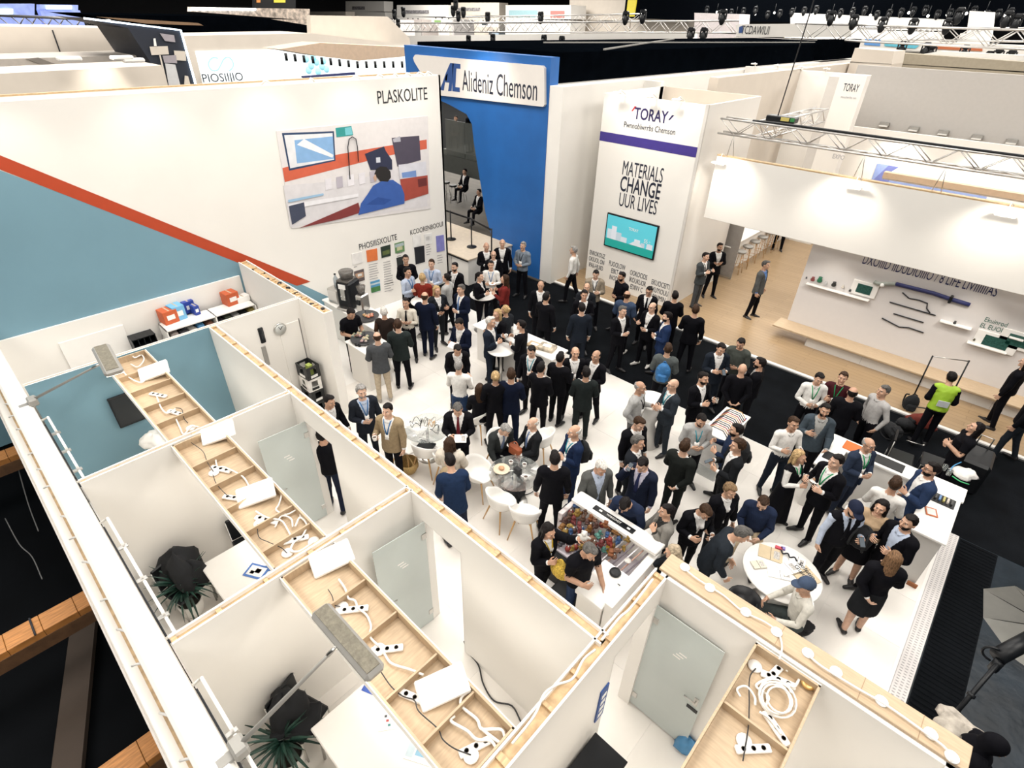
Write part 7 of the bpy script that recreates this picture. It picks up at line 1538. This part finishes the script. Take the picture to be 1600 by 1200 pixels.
# ================================================================ the crowd
K = (.0026, .0034, .0048); N = (.0038, .0072, .020); NB_ = (.012, .024, .075); C_ = (.013, .015, .019); G = (.075, .080, .085); LG = (.36, .36, .355); W_ = (.68, .665, .64); LB = (.42, .48, .60)
TAN = (.27, .205, .125); RED = (.16, .019, .012); BUR = (.05, .010, .014); BEI = (.45, .36, .25); LAN = (.03, .14, .34); LANG = (.02, .26, .10); TEAL = (.03, .25, .32)
BH = (.008, .0065, .006); BR = (.035, .018, .010); GH = (.24, .23, .22); WH = (.50, .48, .45); BLO = (.38, .26, .13); DG = (.09, .085, .08)
P = person
def crowd(rows):
    for r in rows:
        px, py, face, lab = r[:4]; kw = r[4] if len(r) > 4 else {}
        P(px, py, face, lab, **kw)
D = dict
crowd([
 # round the high tables below the graphic wall
 (634, 405, 80, 'man in a black sweater standing behind the group at the graphic wall', D(top='sweater', c=K, hc=BH, aL='front', aR='front', h=1.82)),
 (637, 425, 15, 'man in a pale blue shirt with a lanyard eating beside the red sweater', D(top='shirt', shirt=LB, pants=K, hc=BH, lan=LAN, aL='hold', aR='hold', h=1.80)),
 (660, 434, 290, 'blond person in a red sweater seen from behind at the high table', D(top='sweater', c=RED, pants=K, hc=BLO, hairs='thick', aL='hold', aR='hold', h=1.72)),
 (674, 412, 130, 'dark haired man in a pale blue shirt with a lanyard facing the red sweater', D(top='shirt', shirt=LB, pants=C_, hc=BR, lan=LAN, aL='front', aR='hold', h=1.80)),
 (697, 434, 190, 'woman in a light grey cardigan with crossed arms', D(fem=True, top='sweater', c=LG, pants=K, hairs='bun', hc=BH, aL='cross', aR='cross', lan=K)),
 (710, 417, 150, 'man in a dark suit with a beard behind the grey cardigan', D(c=K, hc=BH, beard=True, lan=LG, aL='down', aR='down', h=1.80)),
 (683, 454, 40, 'blond woman in a dark jacket talking to the man in a striped tie', D(fem=True, top='jacket', c=C_, hairs='bob', hc=BLO, aL='hold', aR='front')),
 (664, 463, 310, 'bald man in a navy suit seen from behind left of the striped tie', D(c=N, hairs='ring', hc=BR, aL='hold', aR='down', h=1.82)),
 (720, 452, 160, 'grey haired man in a dark suit with a striped blue tie', D(c=N, hc=DG, tie=(.10, .18, .36), aL='front', aR='front', h=1.82)),
 (750, 432, 10, 'dark haired woman in black at the high table with bottles', D(fem=True, top='jacket', c=K, hairs='tail', hc=BH, aL='hold', aR='hold')),
 (767, 414, 95, 'man with a moustache in a white shirt and blue lanyard', D(top='shirt', shirt=W_, pants=K, hc=BH, lan=LAN, aL='read', aR='read', h=1.78)),
 (788, 436, 185, 'woman with long brown hair in a dark red sweater', D(fem=True, top='sweater', c=(.13, .016, .014), pants=K, hairs='long', hc=BR, aL='hold', aR='hold')),
 (760, 385, 60, 'bald man in a black suit with a white lanyard by the blue portal', D(c=K, hairs='none', lan=W_, aL='down', aR='front', h=1.78)),
 (771, 398, 85, 'man in glasses mostly hidden between two black suits', D(c=K, hairs='ring', hc=BH, glasses=True, aL='down', aR='down', h=1.70)),
 (785, 380, 95, 'grey haired man in a black suit with a long white badge', D(c=K, hc=GH, hairs='ring', lan=W_, aL='down', aR='down', h=1.82)),
 (817, 384, 150, 'grey haired man in a blue grey sweater in front of the blue leg', D(top='sweater', c=(.16, .19, .23), pants=K, hc=GH, lan=K, aL='front', aR='front', h=1.78)),
 # coffee counter
 (600, 487, 285, 'person in a black vest with a brown collar at the coffee counter', D(fem=True, top='vest', c=(.018, .012, .010), shirt=(.06, .03, .02), hc=WH, hairs='short', aL='hold', aR='hold', pants=K)),
 (634, 473, 120, 'young man in a cream shirt and black tie at the coffee counter', D(top='shirt', shirt=(.58, .54, .47), pants=K, hc=BH, tie=K, aL='cross', aR='cross', h=1.74)),
 (622, 507, 280, 'man in a dark green grey suit seen from behind', D(c=(.016, .022, .022), pants=K, hc=BR, aL='front', aR='front', h=1.80)),
 (589, 526, 250, 'man in a grey blazer with a shoulder strap and beige trousers', D(c=(.060, .064, .070), pants=(.42, .35, .26), hc=BR, hairs='ring', aL='front', aR='front', h=1.78, shoes=(.3, .28, .25))),
 (549, 490, 30, 'waiter in a black polo shirt and apron behind the coffee counter', D(top='tee', c=K, pants=K, hc=BH, hairs='thick', aL='low', aR='front', lean=8, hp=18, h=1.76, lan=None)),
 # middle left groups
 (717, 506, 150, 'man in a navy suit looking down at his phone', D(c=N, hc=BH, aL='read', aR='read', hp=22, lan=W_, h=1.82)),
 (767, 503, 10, 'white haired man in a dark suit facing right', D(c=(.012, .017, .028), hc=WH, aL='hold', aR='hold', h=1.82)),
 (776, 491, 150, 'blond woman with long hair behind the white haired man', D(fem=True, top='jacket', c=K, hc=BLO, hairs='long', aL='hold', aR='hold')),
 (789, 484, 200, 'fair haired person half hidden at the high table', D(fem=True, top='jacket', c=C_, hc=BLO, hairs='bun')),
 (715, 547, 75, 'man in a black jacket bending forward with a white collar', D(c=K, hc=BH, lean=24, aL='low', aR='low', h=1.74)),
 (717, 571, 300, 'man in a white shirt and jeans seen from behind', D(top='shirt', shirt=W_, pants=(.02, .04, .09), hc=GH, aL='hold', aR='hold', h=1.76)),
 (774, 588, 260, 'blond woman with hair tied up seen from behind', D(fem=True, top='jacket', c=K, hc=BLO, hairs='bun')),
 (799, 585, 285, 'man in a dark navy suit with short brown hair seen from behind', D(c=N, hc=BR, aL='front', aR='front', h=1.80)),
 (750, 607, 270, 'woman with very long brown hair seated on a white chair', D(fem=True, top='sweater', c=K, pants=K, hc=BR, hairs='long', seat=True, z=.60, aL='lap', aR='lap')),
 (814, 508, 190, 'dark haired man in a black suit facing left by the white counter', D(c=K, hc=BH, aL='front', aR='hold', h=1.78)),
 (830, 549, 130, 'man in a black suit with a teal lanyard looking down', D(c=K, hc=BH, lan=TEAL, aL='hold', aR='down', hp=15, h=1.80)),
 (845, 446, 95, 'bald man in a black suit facing the camera on the black carpet', D(c=K, hairs='none', aL='down', aR='down', h=1.76)),
 (854, 464, 330, 'man in a black suit with short dark hair seen from behind on the carpet', D(c=K, hc=BH, aL='hold', aR='down', h=1.82)),
 (896, 391, 190, 'grey haired man in a white shirt walking past the tower', D(top='shirt', shirt=W_, pants=K, hc=GH, aL='rest', aR='back', step=.8, h=1.80)),
 (931, 429, 95, 'man in a beige jacket with a lanyard in front of the tower', D(top='jacket', c=(.25, .21, .16), pants=K, hc=BH, lan=K, aL='read', aR='down', hp=15, h=1.78)),
 (917, 449, 100, 'sandy haired person holding white papers', D(top='jacket', c=C_, hc=BR, hairs='ring', aL='read', aR='read', h=1.72)),
 (913, 461, 80, 'dark haired man in black with papers before the tower', D(c=K, hc=BH, hairs='thick', aL='read', aR='down', h=1.78)),
 (909, 481, 250, 'man in a dark suit standing with his back to the camera', D(c=(.010, .014, .022), hc=BH, aL='down', aR='down', h=1.82)),
 (971, 432, 170, 'bearded man dressed in black leaning forward before the tower', D(top='sweater', c=K, pants=K, hc=BH, beard=True, aL='front', aR='front', h=1.80, lean=6)),
 (980, 461, 305, 'man in a denim blue jacket with a strap and white shoes', D(top='jacket', c=(.035, .055, .10), pants=K, hc=BR, hairs='ring', aL='front', aR='front', h=1.80, shoes=(.6, .58, .55))),
 (1014, 455, 120, 'man in a dark suit and tie looking down, right of the denim jacket', D(c=K, hc=BH, tie=K, glasses=True, aL='down', aR='down', hp=12, h=1.76)),
 (973, 486, 30, 'grey haired man in a black suit with an open white collar', D(c=K, hc=DG, aL='front', aR='front', h=1.80)),
 (1019, 480, 160, 'bald man in glasses with a white badge and white shoes', D(c=K, hairs='ring', hc=BH, glasses=True, lan=W_, aL='front', aR='hold', h=1.78, shoes=(.6, .58, .55))),
 (1042, 495, 185, 'bearded man in a bright navy suit', D(c=(.012, .026, .075), hc=BH, beard=True, aL='front', aR='front', h=1.80)),
 (1055, 462, 270, 'dark haired man in black seen from behind beside the leaflet stand', D(c=K, hc=BH, aL='front', aR='front', h=1.76)),
 (1087, 484, 280, 'broad man in a black suit seen from behind', D(c=K, hc=BR, aL='hold', aR='down', h=1.84)),
 (1103, 401, 20, 'man in a grey suit with a badge on the wood floor', D(c=(.05, .056, .06), pants=(.06, .065, .07), hc=BH, lan=K, aL='hold', aR='hold', h=1.76)),
 (1125, 386, 40, 'bearded man in a black suit with crossed arms on the wood floor', D(c=K, hc=BH, beard=True, lan=W_, aL='cross', aR='cross', h=1.80)),
 (1197, 414, 15, 'man in a grey blazer walking alone on the wood floor', D(c=(.075, .078, .078), pants=K, shirt=(.10, .20, .45), hc=DG, aL='rest', aR='down', step=.25, h=1.80)),
 # middle
 (876, 559, 320, 'dark haired man in a black suit seen from behind facing right', D(c=K, hc=BH, aL='hold', aR='hold', h=1.78)),
 (899, 551, 75, 'man with receding hair, white shirt and a badge', D(c=K, hc=BR, hairs='ring', lan=W_, aL='front', aR='front', h=1.80)),
 (931, 556, 150, 'balding man in a dark suit facing left', D(c=K, hc=BH, hairs='ring', aL='front', aR='front', h=1.78)),
 (916, 582, 265, 'man in a dark suit with a dark crop seen from behind', D(c=(.012, .016, .016), hc=BH, aL='front', aR='front', h=1.78)),
 (846, 575, 320, 'man carrying a folded dark coat on his arm', D(c=K, hc=BH, aL='hold', aR='front', h=1.78)),
 (1044, 545, 285, 'man in a grey jacket carrying a blue backpack', D(top='jacket', c=(.075, .085, .085), pants=K, hc=BR, aL='front', aR='front', h=1.78)),
 (1127, 545, 60, 'dark haired man in a black suit looking at his phone', D(c=(.010, .013, .02), hc=BH, aL='read', aR='read', hp=16, h=1.80)),
 (1157, 537, 130, 'man in a grey green sweater looking down', D(top='sweater', c=(.055, .062, .055), pants=K, hc=BH, aL='front', aR='front', hp=18, h=1.80)),
 (1187, 567, 195, 'man with a grey scarf and dark jacket at the edge of the group', D(top='jacket', c=K, shirt=LG, hc=BH, beard=True, aL='hold', aR='hold', h=1.78)),
 (1160, 576, 265, 'bald man in black seen from behind', D(top='sweater', c=K, pants=K, hairs='none', aL='behind', aR='behind', h=1.76)),
 (1099, 591, 30, 'bearded man in a dark suit holding a glass', D(c=K, hc=BH, beard=True, aL='hold', aR='hold', h=1.80)),
 (1051, 601, 175, 'bald man in glasses and a dark suit with a lanyard', D(c=(.022, .028, .036), hairs='none', glasses=True, lan=TEAL, aL='hold', aR='front', h=1.80)),
 (1001, 605, 20, 'man in a light grey sweater with a lanyard, hand at his hip', D(top='sweater', c=LG, pants=(.1, .1, .1), hc=GH, hairs='ring', lan=K, aL='hold', aR='hip', h=1.78)),
 # left middle
 (565, 612, 60, 'grey haired man in a dark suit with a blue lanyard', D(c=(.012, .015, .022), hc=GH, hairs='curly', lan=LAN, shirt=LB, aL='down', aR='front', h=1.82, beard=True)),
 (605, 641, 130, 'man in a tan blazer with a lanyard and a paper cup', D(c=TAN, pants=K, hc=BH, lan=LAN, aL='down', aR='hold', h=1.80)),
 (515, 627, 20, 'dark haired man half hidden by the partition wall', D(c=K, hc=BH, aL='low', aR='low', lean=10, h=1.76)),
 (504, 678, 300, 'man in black standing in the doorway of the middle room', D(top='sweater', c=K, pants=(.010, .014, .03), hc=BH, hairs='thick', aL='front', aR='front', h=1.82, shirt=W_)),
 (715, 640, 95, 'grey haired man with a dark red tie reading a booklet', D(c=K, hc=DG, tie=(.11, .012, .018), aL='read', aR='read', hp=25, h=1.80)),
 (703, 692, 290, 'blond woman in a cream jacket with a backpack on a chair', D(fem=True, top='jacket', c=(.55, .50, .43), pants=BEI, hc=BR, hairs='bob', seat=True, z=.62, aL='lap', aR='lap')),
 (703, 720, 250, 'man in a blue jacket leaning forward by the partition wall', D(c=(.012, .025, .062), pants=(.008, .012, .03), hc=BH, aL='low', aR='low', lean=22, h=1.80)),
 (790, 672, 45, 'seated grey haired man in a dark suit leaning over the glass table', D(c=(.026, .029, .030), pants=K, hc=GH, tie=(.12, .16, .25), seat=True, z=.56, lean=22, aL='low', aR='low', hp=12, h=1.78)),
 (832, 661, 165, 'seated white haired man with a striped tie holding an orange bag', D(c=(.010, .011, .013), hc=WH, hairs='ring', tie=(.12, .18, .32), seat=True, z=.56, aL='lap', aR='lap', h=1.76, beard=False)),
 (897, 674, 170, 'bald man in a navy blue suit with a lanyard and backpack', D(c=(.010, .020, .055), hairs='ring', hc=WH, lan=TEAL, aL='hold', aR='front', h=1.80)),
 (867, 716, 270, 'balding man in a black suit seen from behind at the glass table', D(c=K, hc=BH, aL='down', aR='down', h=1.80)),
 (939, 731, 60, 'old white haired man in a grey blazer and pale blue shirt', D(top='suitopen', c=(.085, .088, .085), shirt=LB, pants=K, hc=WH, aL='down', aR='down', hp=22, h=1.78)),
 (999, 662, 40, 'brown haired man in a dark suit looking down at the rear', D(c=K, hc=BR, aL='down', aR='down', hp=18, h=1.80)),
 (997, 691, 20, 'grey haired man in a dark suit in profile behind the phone caller', D(c=(.010, .012, .018), hc=DG, aL='down', aR='front', h=1.80)),
 (1003, 726, 135, 'man in a navy suit holding a phone to his ear', D(c=(.010, .014, .030), shirt=(.5, .48, .58), hc=BH, tie=(.02, .025, .07), aL='down', aR='phone', hp=22, h=1.82)),
 (1096, 657, 70, 'man in a light grey hooded sweater with a lanyard', D(top='sweater', c=LG, pants=K, hc=BH, lan=TEAL, beard=True, aL='front', aR='front', hp=18, h=1.76)),
 (1071, 697, 320, 'brown haired man in a black suit with his back to the camera', D(c=(.011, .013, .012), hc=BR, aL='hold', aR='behind', h=1.80)),
 (1150, 672, 190, 'man in a navy sweater with a backpack', D(top='sweater', c=(.014, .024, .055), pants=K, hc=BH, beard=True, aL='hold', aR='hold', h=1.80)),
 (1152, 696, 185, 'curly haired man in a dark suit tapping his phone', D(c=(.010, .011, .014), hc=BR, hairs='curly', aL='read', aR='read', h=1.80)),
 # round the toy bin
 (976, 789, 125, 'man in a navy shirt leaning over the rail of the toy bin', D(top='sweater', c=(.014, .022, .050), pants=K, hc=BH, beard=True, lean=32, aL='desk', aR='desk', hp=10, h=1.76)),
 (1041, 798, 180, 'woman in a grey checked blazer touching her chin', D(fem=True, top='suit', c=(.19, .18, .165), shirt=(.03, .03, .03), pants=K, hc=BH, hairs='tail', aL='chin', aR='low', h=1.68)),
 (1102, 800, 60, 'brown haired woman in a black suit holding a cup', D(fem=True, c=K, hc=BR, hairs='short', aL='hold', aR='hold', hp=22, lean=10, h=1.72)),
 (1141, 767, 50, 'woman with curly blond hair in a black jacket', D(fem=True, top='jacket', c=K, pants=C_, hc=(.17, .11, .06), hairs='curly', aL='down', aR='down', hp=10, h=1.68)),
 (1192, 786, 110, 'bearded man in a navy shirt seated at the sample table', D(top='sweater', c=(.012, .020, .050), pants=BEI, hc=BR, beard=True, seat=True, z=.58, aL='lap', aR='lap', hp=20, lean=6)),
 (1160, 835, 20, 'grey haired man in a dark suit bending over the sample table', D(c=(.014, .018, .024), hc=DG, lean=26, aL='low', aR='low', h=1.82)),
 (858, 830, 40, 'woman with long black hair and a yellow lanyard lifting a white toy', D(fem=True, top='jacket', c=K, hc=BH, hairs='long', lan=(.5, .33, .03), aL='up', aR='hold', hp=12, h=1.66)),
 (922, 862, 50, 'man in a black t-shirt and jeans working behind the toy bin', D(top='tee', c=K, pants=(.02, .035, .08), hc=DG, aL='low', aR='hold', lean=8, hp=15, h=1.76)),
 (1050, 862, 190, 'woman with fair wavy hair holding the end of the toy bin', D(fem=True, top='jacket', c=C_, hc=(.34, .28, .20), hairs='bob', aL='desk', aR='desk', lean=14, h=1.62)),
 # right
 (1280, 592, 70, 'man in a white shirt with a green lanyard holding a glass', D(top='shirt', shirt=W_, pants=K, hc=BH, lan=LANG, aL='front', aR='front', hp=14, h=1.78)),
 (1317, 590, 110, 'man in a burgundy shirt with a green lanyard', D(top='shirt', shirt=BUR, pants=K, hc=BR, lan=LANG, aL='front', aR='hold', h=1.76)),
 (1332, 613, 275, 'bald man in a black jacket seen from behind by the aisle', D(top='jacket', c=K, hairs='ring', hc=BH, aL='front', aR='front', h=1.78)),
 (1380, 611, 175, 'man in a light grey shirt with a hand in his pocket', D(top='shirt', shirt=(.40, .39, .385), pants=K, hc=DG, aL='pocket', aR='pocket', h=1.80)),
 (1289, 641, 85, 'bearded man in a grey blue blazer leaning on the counter', D(c=(.045, .060, .075), shirt=(.32, .32, .31), pants=K, hc=BH, beard=True, aL='low', aR='hold', h=1.80)),
 (1240, 662, 55, 'brown haired man in a loose white shirt', D(top='shirt', shirt=W_, pants=(.012, .016, .03), hc=BR, aL='hold', aR='hold', h=1.78)),
 (1250, 714, 30, 'blond woman in a black vest and white blouse with a green lanyard', D(fem=True, top='vest', c=K, shirt=W_, pants=K, hc=BLO, hairs='bob', lan=LANG, skirtc=K, longskirt=True, aL='hold', aR='hold', h=1.68)),
 (1306, 721, 170, 'large man in a black suit with a green lanyard facing left', D(c=K, hc=BH, lan=LANG, aL='hold', aR='hold', h=1.86)),
 (1358, 695, 40, 'bald man in glasses and a blue suit with a green lanyard', D(top='suitopen', c=(.022, .032, .058), pants=(.016, .022, .04), hairs='ring', hc=GH, glasses=True, lan=LANG, aL='front', aR='front', h=1.74)),
 (1399, 756, 300, 'man in a white shirt seen from behind at the reception counter', D(top='shirt', shirt=W_, pants=K, hc=BR, aL='front', aR='front', h=1.76)),
 (1455, 733, 190, 'bearded man in glasses and a royal navy suit', D(c=(.020, .036, .085), pants=(.014, .024, .06), hc=BH, beard=True, glasses=True, aL='hold', aR='down', h=1.84)),
 (1376, 793, 130, 'woman with a black padded headband and beige top', D(fem=True, top='sweater', c=(.42, .30, .19), pants=K, hc=BH, hairs='bob', cap=('band', K), skirtc=K, bare=True, aL='front', aR='front', h=1.70)),
 (1336, 797, 60, 'man in a navy cap, black vest and pale blue shirt', D(top='vest', c=K, shirt=LB, pants=K, hc=BH, hairs='ring', beard=True, cap=('cap', (.012, .016, .035)), tie=K, aL='hold', aR='down', hp=20, h=1.80)),
 (1419, 816, 170, 'bearded man in a black suit with a pale blue shirt', D(c=K, shirt=LB, hc=BH, beard=True, aL='hold', aR='hold', h=1.82)),
 (1396, 871, 255, 'woman with long brown hair in a black jacket and short skirt', D(fem=True, top='jacket', c=K, hc=(.15, .085, .045), hairs='long', skirtc=(.008, .009, .013), bare=True, aL='behind', aR='hold', h=1.70)),
 (1257, 915, 185, 'seated man in a blue flat cap and cream shirt', D(top='shirt', shirt=(.56, .54, .49), pants=(.05, .06, .06), hc=BH, hairs='ring', cap=('cap', (.045, .065, .11)), seat=True, z=.60, aL='desk', aR='desk', h=1.78, lean=8)),
 (1486, 590, 250, 'person in a high visibility vest seen from behind', D(top='sweater', c=K, pants=K, hc=BH, hairs='thick', aL='front', aR='front', lean=14, h=1.72)),
 (1524, 668, 195, 'woman with long dark hair in a black t-shirt in the aisle', D(fem=True, top='tee', c=K, pants=K, hc=BH, hairs='long', aL='hold', aR='front', hp=-12, h=1.72)),
 (1603, 566, 200, 'person in black at the right edge beside the frame stand', D(top='sweater', c=K, pants=K, hc=BH, hairs='long', aL='down', aR='down', h=1.78)),
 (1628, 612, 200, 'person at the far right edge, only a dark trouser leg in view', D(top='sweater', c=K, pants=(.014, .018, .024), hc=BH, aL='down', aR='down', step=.6, h=1.78)),
 (1557, 1166, 30, 'person wearing a black headscarf at the lower right', D(fem=True, top='coat', c=K, pants=K, hairs=None, cap=('scarf', K), aL='front', aR='front', hp=20, h=1.66)),
 # far figures
 (1233, 325, 100, 'person with dark trousers behind the hanging banner', D(c=K, hc=BH, h=1.78)),
 (734, 176, 190, 'man in a suit leaning on the smoked glass upstairs', D(c=K, hc=BH, aL='front', aR='front', zf=2.2)),
 (712, 185, 150, 'person seated upstairs behind the smoked glass', D(top='sweater', c=K, hc=BH, zf=2.0, seat=True, z=2.72, aL='lap', aR='lap')),
 (726, 268, 170, 'person on a stool inside the portal', D(c=K, hc=BH, seat=True, z=.84, aL='lap', aR='lap')),
 (748, 300, 170, 'person in dark clothes beside the blue leg inside the portal', D(c=K, hc=BH, seat=True, z=.7, aL='lap', aR='lap')),
])
# things carried
obs = {o['label']: o for o in bpy.data.objects if o.get('category') == 'person'}
def pack_on(label, m_, name, lab, dz=0, s=1.):
    o = obs[label]; b = o.matrix_basis @ Vector((0, .20, .98+dz)); q = backpack(name, b, m_, lab, o.rotation_euler.z+math.pi, .44*s); return q
pack_on('man in a grey jacket carrying a blue backpack', mat('blue_pack', (.02, .12, .30), .7, var=.3), 'backpack', 'bright blue backpack on the grey jacket')
pack_on('bald man in a navy blue suit with a lanyard and backpack', BCLOTH, 'backpack', 'black backpack behind the bald man in navy blue')
pack_on('man in a navy sweater with a backpack', BCLOTH, 'backpack', 'black backpack on the man in a navy sweater', .05)
pack_on('woman with a black padded headband and beige top', BCLOTH, 'backpack', 'black backpack worn by the woman with the headband', .0)
bpy.data.objects[[o.name for o in bpy.data.objects if o.get('label') == 'black backpack worn by the woman with the headband'][0]].location = obs['woman with a black padded headband and beige top'].matrix_basis @ Vector((0, -.26, .92))
pack_on('blond woman in a cream jacket with a backpack on a chair', mat('tan_pack', (.35, .26, .15), .7), 'backpack', 'tan and black backpack of the woman in cream', -.38, .8)
o = obs['person in a high visibility vest seen from behind']
v_, t_, w_ = cloth('vest', False); hv_ = MB(); 
hvm = mat('hi_vis', (.30, .48, .03), .6); 
vv = v_[:, :]; T_ = pose(dict(aL='front', aR='front', lean=14, stance=.05)); q_ = bend(vv*np.array([1.06, 1.08, 1]), w_, T_)
h_ = link('safety_vest', emit_mesh('safety_vest', q_*(1.72/1.765), [tuple(map(int, t)) for t in t_], [hvm]), o); h_.location.z = .01
MB().box((0, .165, 1.12), (.20, .012, .14), mat('reflector', (.5, .52, .54), .3), bev=.004).build('reflector', h_)
def held(label, kind, lab, hand=None, dz=.0):
    o = obs[label]; me = o.data; 
    n_ = len(me.vertices); co = np.empty(n_*3); me.vertices.foreach_get('co', co); co = co.reshape(-1, 3)
    V0 = REST[bool(o.get('fem'))][0] if False else None
    return o
HELD = []
def hand_point(o, side, fem):
    V0 = REST[fem][0]; k = (V0[:, 0]*side > .79) & (V0[:, 0]*side < .86); co = np.empty(len(o.data.vertices)*3); o.data.vertices.foreach_get('co', co); return o.matrix_basis @ Vector(co.reshape(-1, 3)[k].mean(0))
def give(label, what, lab, side=1, fem=False):
    o = obs[label]; p = hand_point(o, side, fem); fw = Vector((math.sin(o.rotation_euler.z), -math.cos(o.rotation_euler.z), 0)); p = p+fw*.035
    if what == 'cup': cup(p+Vector((0, 0, -.03)), lab)
    if what == 'glass': tag(MB().lathe([(0, 0), (.03, 0), (.035, .10), (.032, .10), (.028, .008), (0, .008)], GLASS, n=10).build('drinking_glass', None, p+Vector((0, 0, -.03))), lab, 'glass')
    if what == 'phone':
        q = tag(MB().box((0, 0, 0), (.075, .15, .010), BLACK, bev=.004).build('smartphone', None, p+Vector((0, 0, .02)), o.rotation_euler.z), lab, 'phone'); q.rotation_euler.x = R(35); MB().box((0, 0, .0056), (.066, .13, .001), mat('phone_screen', (.1, .12, .14), .1)).build('screen', q)
    if what == 'paper':
        q = tag(MB().box((0, 0, 0), (.21, .15, .006), PAPER).build('booklet', None, p+Vector((0, 0, .02)), o.rotation_euler.z), lab, 'paper'); q.rotation_euler.x = R(30); MB().box((0, 0, .0034), (.003, .15, .001), INK).box((.05, 0, .0034), (.07, .1, .0008), mat('grey_print', (.4, .38, .36), var=.5, scale=60)).build('print', q)
    if what == 'plate': tag(MB().lathe([(0, 0), (.07, .0), (.1, .015), (.095, .017), (0, .006)], WHITE2, n=16).ball((0, 0, .025), (.04, .03, .02), mat('cake', (.5, .28, .15)), 7, 4).build('plate', None, p+Vector((0, 0, .02))), lab, 'plate')
for a in (('man in a tan blazer with a lanyard and a paper cup', 'cup', 'paper cup held by the man in a tan blazer', -1), ('grey haired man with a dark red tie reading a booklet', 'paper', 'white booklet held by the man with a dark red tie', 1),
          ('bearded man in a dark suit holding a glass', 'glass', 'glass held by the bearded man near the aisle', 1), ('man in a white shirt with a green lanyard holding a glass', 'glass', 'glass held by the man with a green lanyard and white shirt', 1),
          ('brown haired woman in a black suit holding a cup', 'cup', 'white cup held by the brown haired woman', 1, True), ('curly haired man in a dark suit tapping his phone', 'phone', 'phone held by the curly haired man', -1),
          ('man in a navy suit looking down at his phone', 'paper', 'white paper held by the man in a navy suit', 1), ('man with a moustache in a white shirt and blue lanyard', 'plate', 'plate held by the man with a moustache', 1),
          ('sandy haired person holding white papers', 'paper', 'white papers held by the sandy haired person', 1), ('man in a navy suit holding a phone to his ear', 'phone', 'phone at the ear of the man in navy', -1),
          ('dark haired man in a black suit looking at his phone', 'phone', 'phone held by the dark haired man in the right group', 1), ('blond woman in a black vest and white blouse with a green lanyard', 'plate', 'small plate held by the blond woman in a vest', 1, True),
          ('man in a navy cap, black vest and pale blue shirt', 'phone', 'phone held by the man in a navy cap', 1), ('man in a pale blue shirt with a lanyard eating beside the red sweater', 'cup', 'white cup held by the man in a pale blue shirt', 1),
          ('white haired man in a dark suit facing right', 'cup', 'white cup held by the white haired man', 1), ('man in a black t-shirt and jeans working behind the toy bin', 'paper', 'white sheet held by the man in a black t-shirt', 1)): give(*a)
p = hand_point(obs['woman with long black hair and a yellow lanyard lifting a white toy'], 1, True); toy(0, p, (.6, .58, .55), .12, 'white fluffy toy lifted by the woman with long black hair', None)
p = obs['woman with long black hair and a yellow lanyard lifting a white toy'].matrix_basis @ Vector((-.05, -.36, .98)); o = tag(empty('yellow_bag', p), 'yellow knitted bag in front of the woman with long black hair', 'bag'); YM = mat('yellow_knit', (.50, .34, .05), .9, var=.5, scale=60, bump=.6, bscale=80); MB().ball((0, 0, .08), (.17, .11, .13), YM, 12, 8).build('body', o); MB().tube(curve_pts([(-.1, 0, .18), (0, 0, .3), (.1, 0, .18)]), .014, YM, 5).build('handle', o)
p = obs['seated white haired man with a striped tie holding an orange bag'].matrix_basis @ Vector((0, -.34, .78)); o = tag(empty('leather_bag', p), 'orange leather bag on the lap of the white haired man', 'bag'); OM = mat('orange_leather', (.28, .07, .025), .5, var=.3); MB().box((0, 0, -.05), (.30, .12, .24), OM, bev=.04).build('body', o); MB().tube(curve_pts([(-.1, 0, .06), (0, 0, .15), (.1, 0, .06)]), .012, OM, 5).build('handle', o)
p = obs['man carrying a folded dark coat on his arm'].matrix_basis @ Vector((.16, -.32, .72)); cloth_heap('folded_coat', p, (.16, .13, .36), mat('blue_grey_coat', (.05, .065, .085), .8, var=.3), 'folded blue grey coat over a man\'s arm in the middle', 'coat', 31)
cloth_heap('scarf', at(1500, 1142, 1.25), (.26, .18, .12), mat('grey_scarf', (.40, .36, .31), .9, var=.4), 'crumpled grey scarf at the shoulder of the headscarf wearer', 'scarf', 33)
